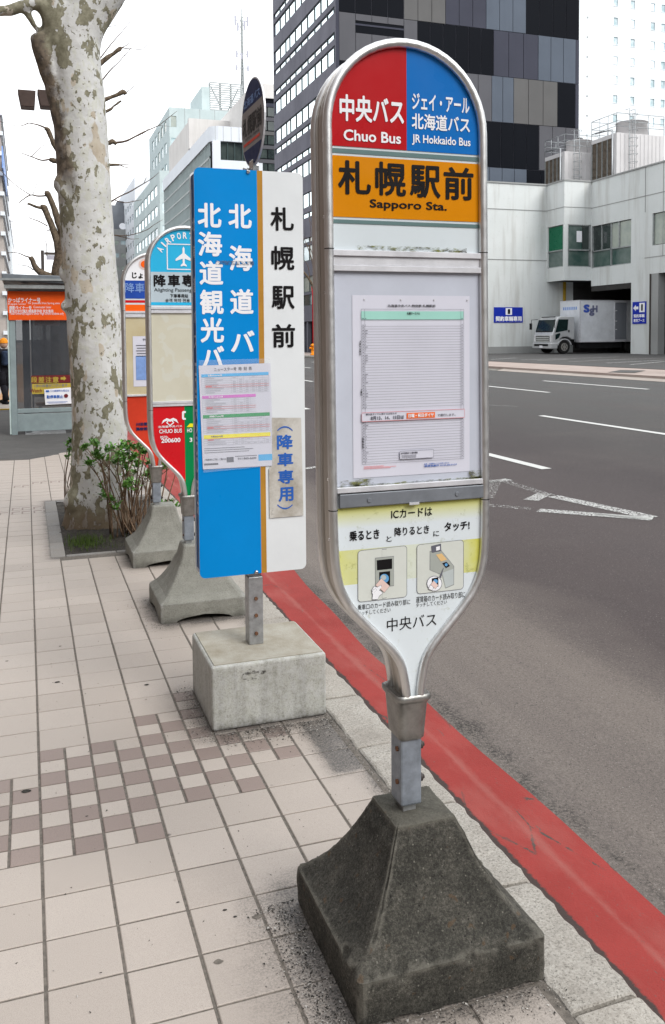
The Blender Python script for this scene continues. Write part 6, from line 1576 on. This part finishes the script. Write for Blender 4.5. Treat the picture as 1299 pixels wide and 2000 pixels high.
b = MB(); b.box(22.3, x_w, YBf+.02, YBf+.5, .2, zu); b.box(x_w, 28.6, YBf+.02, YBf+.5, .2, z_1); b.build('wall', 'white_panel', B)
b = MB(); b.rect_y(x_w, 28.6, z_1, zu, YBf+.45); b.build('window', 'dark_glass', B)
for x in (x_w+.9, x_w+1.8, x_w+2.8, x_w+3.8): q = MB(); q.box(x, x+.1, YBf+.3, YBf+.44, z_1, zu); q.build('mullion', 'frame_dark_green', B)
for i in range(6):
    x = 22.6+i*1.0; q = MB(); q.box(x, x+.04, YBf-.02, YBf+.01, zu+.02, zt); q.build('panel_joint', 'frame_grey', B)
b = MB(); b.box(Xat(358+14, YBf+14), 28, YBf+14, YBf+15, zt, on_y(403, 233, YBf+14).z); b.box(Xat(376, YBf+14), 28, YBf+15, YBf+34, zt, on_y(403, 233, YBf+14).z); pb = b.build('penthouse', 'beige_wall', B)
# dark stair tower right of it
D_ = empty('stair_tower', (28.6, YBf, .3), 'dark glazed slab with a pale cap between the disc sign and the dark tower', 'building')
z3 = on_y(525, 172, YBf).z; z4 = on_y(525, 178, YBf).z; x5, x6 = Xat(507, YBf), Xat(560, YBf)
b = MB(); b.box(x5, x6, YBf-.1, YBf+30, z4-.9, z3+.5); b.box(x5-.5, x5, YBf+.5, YBf+30, .2, z3+.5); b.build('cap', 'beige_wall', D_)
b = MB(); b.box(x5, x6, YBf+.1, YBf+30, .2, z4-.9); b.build('core', 'clad_black', D_)
for i in range(14):
    z = z4-1.5-i*1.75; q = MB(); q.box(x5, x6, YBf-.02, YBf+.1, z-.45, z); q.build('floor_band', random.choice(('clad_grey', 'clad_slate', 'clad_warm')), D_)
    for j in range(3): q = MB(); q.rect_y(x5+.2+j*1.05, x5+1.1+j*1.05, z-1.6, z-.5, YBf+.05); q.build('window', 'dark_glass', D_)
# C: tall pale green block further back
YC = 212; xc = Xat(334, YC); zc1 = on_y(334, 209, YC).z
sr = [(on_y(340, 209+y, YC).z-1.2, on_y(340, 209+y, YC).z+1.4) for y in (29, 72, 114, 155, 195)]
xw = Xat(342, YC)
Cb = block('pale_green_block', 'tall pale green block with a lattice screen on its roof', xc, xc+26, YC, YC+36, zc1, 'pale_green_wall', sr, sr, [(xw-.6, xw+.7)], [(YC+5+i*5.5, YC+8.2+i*5.5) for i in range(5)], ('pale_glass', 'blind_glass'))
for i in range(1, 7): b = MB(); b.box(xc+i*3.6, xc+i*3.6+.1, YC-.04, YC, 10, zc1); b.build('panel_joint', 'frame_grey', Cb)
b = MB(); z5 = on_y(413, 162, YC+4).z; xq0, xq1, xq2 = Xat(386, YC+4), Xat(413, YC+4), Xat(475, YC+4)
b.box(xq0+1.5, xq1, YC+4, YC+20, zc1, z5-1); b.build('penthouse', 'pale_green_wall', Cb)
b = MB()
for i in range(14): z = zc1+.5+(z5-zc1-.5)*i/13; b.box(xq1, xq2, YC+4, YC+4.15, z, z+.3)
for i in range(4): x = xq1+(xq2-xq1)*i/3; b.box(x-.22, x+.22, YC+4.16, YC+4.4, zc1, z5)
b.tube([(xq1+.5, YC+5, z5-.5), ((xq1+xq2)/2, YC+5, zc1)], .15, 5); b.tube([((xq1+xq2)/2, YC+5, zc1), (xq2-.5, YC+5, z5-.5)], .15, 5)
b.build('lattice_screen', 'frame_grey', Cb)
# antenna mast
w0 = on_y(479, 160, YC+6); w1 = on_y(467, 17, YC+6)
mt_ = empty('antenna_mast', (w0.x, w0.y, zc1), 'grey telecom mast with panel antennas on the roof above the disc sign', 'antenna')
b = MB(); xm = (w0.x+w1.x)/2
for dx, dy in ((-.3, 0), (.3, 0), (0, .5)): b.tube([(xm+dx*1.3, YC+6+dy, zc1), (xm+dx*.4, YC+6+dy*.4, w1.z-2)], .17, 5)
b.tube([(xm, YC+6, w1.z-5), (xm, YC+6, w1.z)], .13, 5); k_ = zc1
while k_ < w1.z-2:
    b.tube([(xm-.35, YC+6, k_), (xm+.35, YC+6, k_+.8)], .10, 4); b.tube([(xm+.35, YC+6, k_+.8), (xm-.35, YC+6, k_+1.6)], .10, 4); k_ += 1.6
b.build('lattice', 'frame_grey', mt_)
for (px, py, hh) in ((460, 40, 2.4), (484, 42, 2.4), (465, 52, 2), (478, 50, 2), (463, 105, 1.6), (484, 106, 1.6), (472, 110, 1.6), (462, 132, 1.2), (485, 134, 1.2)):
    p = on_y(px, py, YC+6); b = MB(); b.box(p.x-.22, p.x+.22, p.y-.2, p.y+.1, p.z-hh/2, p.z+hh/2); b.tube([(xm, YC+6, p.z), (p.x, p.y, p.z)], .10, 4); b.build('panel_antenna', 'print_pale', mt_)
# E: grey-green block, F0 pale slab, F grey office
YE = 192; xe = Xat(313, YE); ze = on_y(313, 333, YE).z
se = [(on_x(313, 333+y, xe).z-1.0, on_x(313, 333+y, xe).z+1.2) for y in (32, 74, 118, 160)]
block('grey_green_block', 'grey-green office block with a narrow window strip left of the glass office', xe, xe+12, YE, YE+48, ze, 'pale_green_wall', se, se, [(xe+.5, xe+1.8)], [(YE+4+i*6, YE+9.2+i*6) for i in range(7)], ('pale_glass', 'mirror_glass'))
YF = 300; xa, xb = Xat(264, YF), Xat(312, YF)
block('pale_slab_block', 'slim pale blue-white slab building beyond the grey-green block', xa, xb, YF, YF+60, on_y(275, 346, YF).z, 'white_panel', None, [(10+i*4.5, 12+i*4.5) for i in range(9)], None, [(YF+5+i*7, YF+9+i*7) for i in range(7)], ('pale_glass',))
YG = 330; xa, xb = Xat(160, YG), Xat(262, YG)
fr = [(on_y(240, y+8, YG).z, on_y(240, y, YG).z) for y in (470, 495, 520, 545)]
gF = block('grey_office', 'grey office building with window strips just right of the plane trunk', xa, xb, YG, YG+40, on_y(240, 448, YG).z, 'grey_wall', fr, None, [(xa+1+i*3.1, xa+3.4+i*3.1) for i in range(int((xb-xa-1)/3.1))], None, ('pale_glass', 'blind_glass'))
b = MB(); b.box(xa+4, xb-1, YG+3, YG+30, on_y(240, 448, YG).z, on_y(240, 399, YG).z); b.box(Xat(232, YG)+0, Xat(250, YG), YG+5, YG+12, on_y(240, 400, YG).z, on_y(240, 389, YG).z); b.build('penthouse', 'dark_grey_wall', gF)
for px in (240, 252):
    p = on_y(px, 444, YG+1); b = MB(); b.tube([(p.x, p.y+.3, p.z), (p.x, p.y-.6, p.z+.3)], [.3, 1.3], 12); b.build('dish_antenna', 'print_white', gF)

# ---- left row of buildings
lb = block('taupe_office', 'taupe office block with white ledges at the far left edge', -25, -5.02, 250, 330, 62, 'taupe_wall')
for i in range(12):
    z = 60-i*5.2; q = MB(); q.box(-5.6, -4.5, 249, 331, z, z+1.0); q.build('ledge', 'white_panel', lb)
lw = block('white_slab_tower', 'white slab tower with blue and red signboards at the far left', -25, -4.6, 332, 420, 52, 'tower_white')
def street_y(px, X): return on_x(px, 400, X).y
for (px0, px1, ya, yb_, mt) in ((6, 12, 285, 320, 'pale_blue'), (18, 25, 330, 410, 'print_white')):
    X_ = -4.3; y0 = min(street_y(px0, X_), 420); p = on_x(px0, ya, X_); q_ = on_x(px0, yb_, X_)
    b = MB(); b.box(-4.6, -4.3, p.y, on_x(px1, ya, X_).y, q_.z, p.z); b.build('signboard', mt, lw)
bw = block('brown_building', 'low brown shopfront building beyond the shelter at the left edge', -20, -5, 110, 190, 14.5, 'brown_wall', None, [(3.5+i*3.4, 5.4+i*3.4) for i in range(3)], None, [(112+i*5, 115.5+i*5) for i in range(15)], ('dark_glass',))
bo = block('brown_office', 'brown office block lining the pavement left of the camera', -20, -7, -25, 100, 15, 'brown_wall', None, [(.6, 3.0)]+[(4.5+i*3.4, 6.4+i*3.4) for i in range(3)], None, [(-24+i*5, -20.4+i*5) for i in range(24)], ('dark_glass',))

bh = block('unseen_rear_block', 'plain grey block added unseen behind the camera to screen sky from reflections', -30, 70, -75, -50, 24, 'grey_wall')  # out of view; added so the glossy prints reflect less white sky
bh2 = block('unseen_roadside_block', 'unseen pale block added across the road behind the camera to hide reflected sky', 24, 60, -45, -14, 20, 'grey_wall')  # second unseen block, added to darken what the signs reflect

# ================================================================== TRUCK
tk = empty('box_truck', (34, 51.2, .38), 'silver box truck pulling out of the loading bay under the white building', 'truck')
TY0, TY1, GZ = 50.0, 52.25, .38
def yz(P): return P
# cab as a lofted side profile (x, z), extruded along Y
cabp = [(32.55, GZ+.50), (32.50, GZ+.62), (32.50, GZ+1.25), (32.58, GZ+1.45), (32.80, GZ+2.18), (32.95, GZ+2.40), (33.2, GZ+2.46), (34.15, GZ+2.46), (34.22, GZ+2.38), (34.22, GZ+.95), (33.98, GZ+.95), (33.90, GZ+1.03), (33.70, GZ+1.12), (33.35, GZ+1.12), (33.12, GZ+1.0), (33.0, GZ+.82), (32.96, GZ+.50)]
b = MB(); b.prism_y(cabp, TY0+.04, TY1-.04); cab = b.build('cab', 'truck_silver', tk, bevel=.05, seg=3)
b = MB(); b.add([(32.572, TY0+.09, GZ+1.46), (32.572, TY1-.09, GZ+1.46), (32.808, TY1-.12, GZ+2.26), (32.808, TY0+.12, GZ+2.26)], [(0, 3, 2, 1)]); b.build('windscreen', 'truck_glass', cab)
b = MB(); b.add([(32.60-.03, TY0+.16, GZ+1.50), (32.60-.03, TY1-.16, GZ+1.50), (32.57, TY1-.16, GZ+1.44), (32.57, TY0+.16, GZ+1.44)], [(0, 1, 2, 3)])
for y in (TY0+.6, TY0+1.35): b.tube([(32.54, y, GZ+1.47), (32.56, y+.55, GZ+1.54)], .015, 4)
b.build('wiper', 'truck_dark', cab)
b = MB(); b.poly_y([(32.72, GZ+1.40), (33.66, GZ+1.56), (33.72, GZ+2.27), (32.98, GZ+2.27)], TY0+.025); sw = b.build('side_window', 'truck_glass', cab)
b = MB(); b.poly_y([(32.74, GZ+.92), (33.02, GZ+1.08), (33.12, GZ+1.30), (33.08, GZ+1.38), (32.74, GZ+1.28)], TY0+.025); b.build('lower_window', 'truck_glass', cab)
b = MB(); b.box(33.72, 33.80, TY0+.0, TY0+.03, GZ+1.42, GZ+1.58); b.build('door_handle', 'truck_dark', cab)
for z in (.86, .98, 1.10): b = MB(); b.box(32.455, 32.50, TY0+.35, TY1-.35, GZ+z-.045, GZ+z+.03); b.build('grille_bar', 'chrome', cab)
b = MB(); b.box(32.47, 32.499, TY0+.3, TY1-.3, GZ+.80, GZ+1.18); b.build('grille', 'truck_dark', cab)
for y in (TY0+.06, TY1-.30): b = MB(); b.box(32.455, 32.56, y, y+.24, GZ+.78, GZ+1.24); b.build('headlight', 'lamp_lens', cab, bevel=.02)
b = MB(); b.box(32.36, 32.9, TY0-.01, TY1+.01, GZ+.34, GZ+.74); bu = b.build('bumper', 'truck_silver', tk, bevel=.06, seg=3)
b = MB(); b.box(32.345, 32.37, TY0+.3, TY1-.3, GZ+.52, GZ+.66); b.build('lower_grille', 'truck_dark', bu)
b = MB(); b.box(32.335, 32.36, TY0+.95, TY0+1.3, GZ+.40, GZ+.56); b.build('number_plate', 'print_white', bu)
for y, s_ in ((TY0-.12, -1), (TY1+.12, 1)):
    b = MB(); yy = TY0+.1 if s_ < 0 else TY1-.1
    b.tube([(32.75, yy, GZ+2.3), (32.5, y+s_*.15, GZ+2.28), (32.45, y+s_*.2, GZ+1.7)], .02, 5); b.box(32.42, 32.5, y+s_*.2-.1, y+s_*.2+.1, GZ+1.62, GZ+2.05) if s_ > 0 else None
    b.build('mirror', 'truck_dark', cab)
b = MB(); b.tube([(32.9+i*0.0, TY0+.3+i*.4, GZ+2.44) for i in range(5)], .03, 5); b.build('visor_rail', 'truck_dark', cab)
# mudguard and front wheels
wc = (33.42, GZ+.46)
for y0, y1 in ((TY0+.02, TY0+.34), (TY1-.34, TY1-.02)):
    b = MB(); b.tube([(wc[0], y0, wc[1]), (wc[0], y1, wc[1])], .44, 24); w_o = b.build('wheel', 'tyre', tk, bevel=.04)
    b = MB(); yy = y0-.004 if y0 < 51 else y1+.004; b.tube([(wc[0], yy, wc[1]), (wc[0], yy+(.05 if y0 < 51 else -.05), wc[1])], .26, 20); b.build('rim', 'rim', w_o)
    for i in range(6): a = i*1.047; b = MB(); b.cyl((wc[0]+.15*math.cos(a), yy-.01, wc[1]+.15*math.sin(a)), (wc[0]+.15*math.cos(a), yy+.01, wc[1]+.15*math.sin(a)), .04, 8); b.build('wheel_hole', 'truck_dark', w_o)
    b = MB(); arc = [(wc[0]+.56*math.cos(R(a)), wc[1]+.56*math.sin(R(a))) for a in range(15, 166, 15)]; arc2 = [(wc[0]+.48*math.cos(R(a)), wc[1]+.48*math.sin(R(a))) for a in range(165, 14, -15)]
    b.prism_y(arc+arc2, y0-.03, y1); b.build('mudguard', 'truck_silver', tk)
for x in (38.7,):
    for y0, y1 in ((TY0+.05, TY0+.5), (TY1-.5, TY1-.05)): b = MB(); b.tube([(x, y0, wc[1]), (x, y1, wc[1])], .44, 20); b.build('wheel', 'tyre', tk)
b = MB(); b.box(33.0, 40.4, TY0+.6, TY1-.6, GZ+.55, GZ+.95); b.box(34.6, 38.0, TY0+.1, TY0+.5, GZ+.35, GZ+.8); b.build('chassis', 'truck_dark', tk)
bx0, bx1 = 34.57, 40.6; bz0_, bz1_ = on_y(1133, 667, TY0).z-.05, on_y(1133, 586, TY0).z
b = MB(); b.box(bx0, bx1, TY0-.02, TY1+.02, bz0_+.0, bz1_); bx = b.build('cargo_box', 'truck_box', tk, bevel=.012)
b = MB()
for z in (bz0_, bz1_-.06): b.box(bx0-.02, bx1, TY0-.045, TY0-.021, z, z+.06)
b.box(bx0-.03, bx0+.05, TY0-.045, TY0-.021, bz0_+.06, bz1_-.06); b.box(bx0-.03, bx0-.001, TY0-.02, TY1+.02, bz1_-.06, bz1_+.005); b.build('box_edge', 'aluminium', bx)
xd0, xd1 = on_y(1200, 620, TY0).x, on_y(1225, 620, TY0).x
b = MB()
for u0, u1, v0, v1 in ((xd0, xd0+.06, bz0_+.1, bz1_-.1), (xd1-.04, xd1, bz0_+.1, bz1_-.1), (xd0+.06, xd1-.04, bz0_+.1, bz0_+.16), (xd0+.06, xd1-.04, bz1_-.16, bz1_-.1)): b.box(u0, u1, TY0-.05, TY0-.021, v0, v1)
b.build('door_frame', 'aluminium', bx)
b = MB(); b.box(xd0+.06, xd1-.04, TY0-.03, TY0-.0215, bz0_+.16, bz1_-.16); b.build('side_door', 'dark_grey_wall', bx)
for z in (.3, .5, .75): zq = bz0_+(bz1_-bz0_)*z; b = MB(); b.box(xd0-.02, xd0+.2, TY0-.06, TY0-.051, zq-.03, zq+.03); b.build('hinge', 'aluminium', bx)
CK = Crop(4.829, 1030, 560, TY0-.03)
for nm, t_, x0, y0, x1, y1, mt, bd in (('lettering', 'S', 534, 168, 590, 244, 'logo_blue', .06), ('lettering', 'H', 618, 178, 664, 240, 'logo_grey', .04), ('lettering', 'g', 588, 205, 634, 274, 'logo_grey', .04)):
    b = MB(); CK.Y = TY0-.024; CK.put(b, t_, x0-5, y0-5, x1+5, y1+5, bd+.06, 0, False); b.build('lettering_edge', 'print_pale', bx)
    b = MB(); CK.Y = TY0-.030; CK.put(b, t_, x0, y0, x1, y1, bd, 0, False); b.build(nm, mt, bx)
b = MB()
for i in range(7): y = TY1-.35-i*.24; b.box(bx0-.006, bx0-.003, y-.15, y, bz1_-.62, bz1_-.42)
b.build('faded_lettering', 'pale_blue', bx)

# ---- hydrant, marker pole, yellow van, passer-by
hy = on_x(612, 690, 18.75); hx, hyy = 18.75, hy.y
hd = empty('fire_hydrant', (hx, hyy, .36), 'orange fire hydrant on the far pavement seen between the two front signs', 'hydrant')
b = MB(); z0 = .36; b.tube([(hx, hyy, z0), (hx, hyy, z0+.08), (hx, hyy, z0+.09), (hx, hyy, z0+.62), (hx, hyy, z0+.64), (hx, hyy, z0+.72), (hx, hyy, z0+.80)], [.20, .20, .14, .13, .18, .17, .06], 14); bd_ = b.build('barrel', 'hydrant_orange', hd)
for s_ in (-1, 1): b = MB(); b.cyl((hx+s_*.1, hyy, z0+.5), (hx+s_*.25, hyy, z0+.5), .07, 10); b.build('outlet', 'hydrant_orange', bd_)
b = MB(); b.cyl((hx, hyy-.1, z0+.45), (hx, hyy-.23, z0+.45), .08, 10); b.build('outlet', 'hydrant_orange', bd_)
mp_ = empty('marker_pole', (hx-.05, hyy+.6, .36), 'thin red hydrant marker pole rising behind the orange hydrant', 'pole')
b = MB(); p = on_y(611, 560, hyy+.6); p2 = on_y(619, 540, hyy+.6); b.tube([(p.x, hyy+.6, .36), (p.x, hyy+.6, p.z-.5), (p.x-.05, hyy+.6, p.z), (p2.x, hyy+.6, p2.z)], .045, 8); b.build('pole', 'pole_red', mp_)
vn = empty('van', (3.3, 31, -.1), 'yellow van far down the near lane, glimpsed between trunk and sign', 'van')
b = MB(); vx0, vx1, vy0, vy1 = 2.6, 4.3, 30.5, 34.6; zr_ = -.09
b.prism_x([(vy0, zr_+.35), (vy0, zr_+1.3), (vy0+.25, zr_+2.05), (vy1-.9, zr_+2.05), (vy1-.3, zr_+1.3), (vy1, zr_+1.1), (vy1, zr_+.35)], vx0, vx1); vb = b.build('body', 'hydrant_orange', vn, bevel=.06, seg=3)
b = MB(); b.add([(vx0+.15, vy0+.02, zr_+1.32), (vx1-.15, vy0+.02, zr_+1.32), (vx1-.2, vy0+.2, zr_+1.95), (vx0+.2, vy0+.2, zr_+1.95)], [(0, 1, 2, 3)]); b.v = [(x, y-.03, z) for x, y, z in b.v]; b.build('rear_window', 'dark_glass', vb)
b = MB(); b.box(vx0-.01, vx0+.002, vy0+.5, vy1-1.0, zr_+1.3, zr_+1.9); b.build('side_window', 'dark_glass', vb)
for x in (vx0+.02, vx1-.17): b = MB(); b.box(x, x+.15, vy0-.02, vy0+.02, zr_+.75, zr_+1.15); b.build('tail_light', 'pole_red', vb)
b = MB(); b.box(vx0, vx1, vy0-.08, vy0+.1, zr_+.3, zr_+.55); b.build('bumper', 'truck_dark', vb)
for x in (vx0, vx1-.2):
    for y in (vy0+.7, vy1-.8): b = MB(); b.tube([(x, y, zr_+.31), (x+.2, y, zr_+.31)], .31, 18); b.build('wheel', 'tyre', vn)
pz = on_z(1324, 729, .36)
person((pz.x, pz.y, .36), 'passer-by in black with red-soled shoes stepping out at the right edge', R(100), 'coat_black', 'coat_black', None, None, 1.7, .3, shoe='shoe_red')
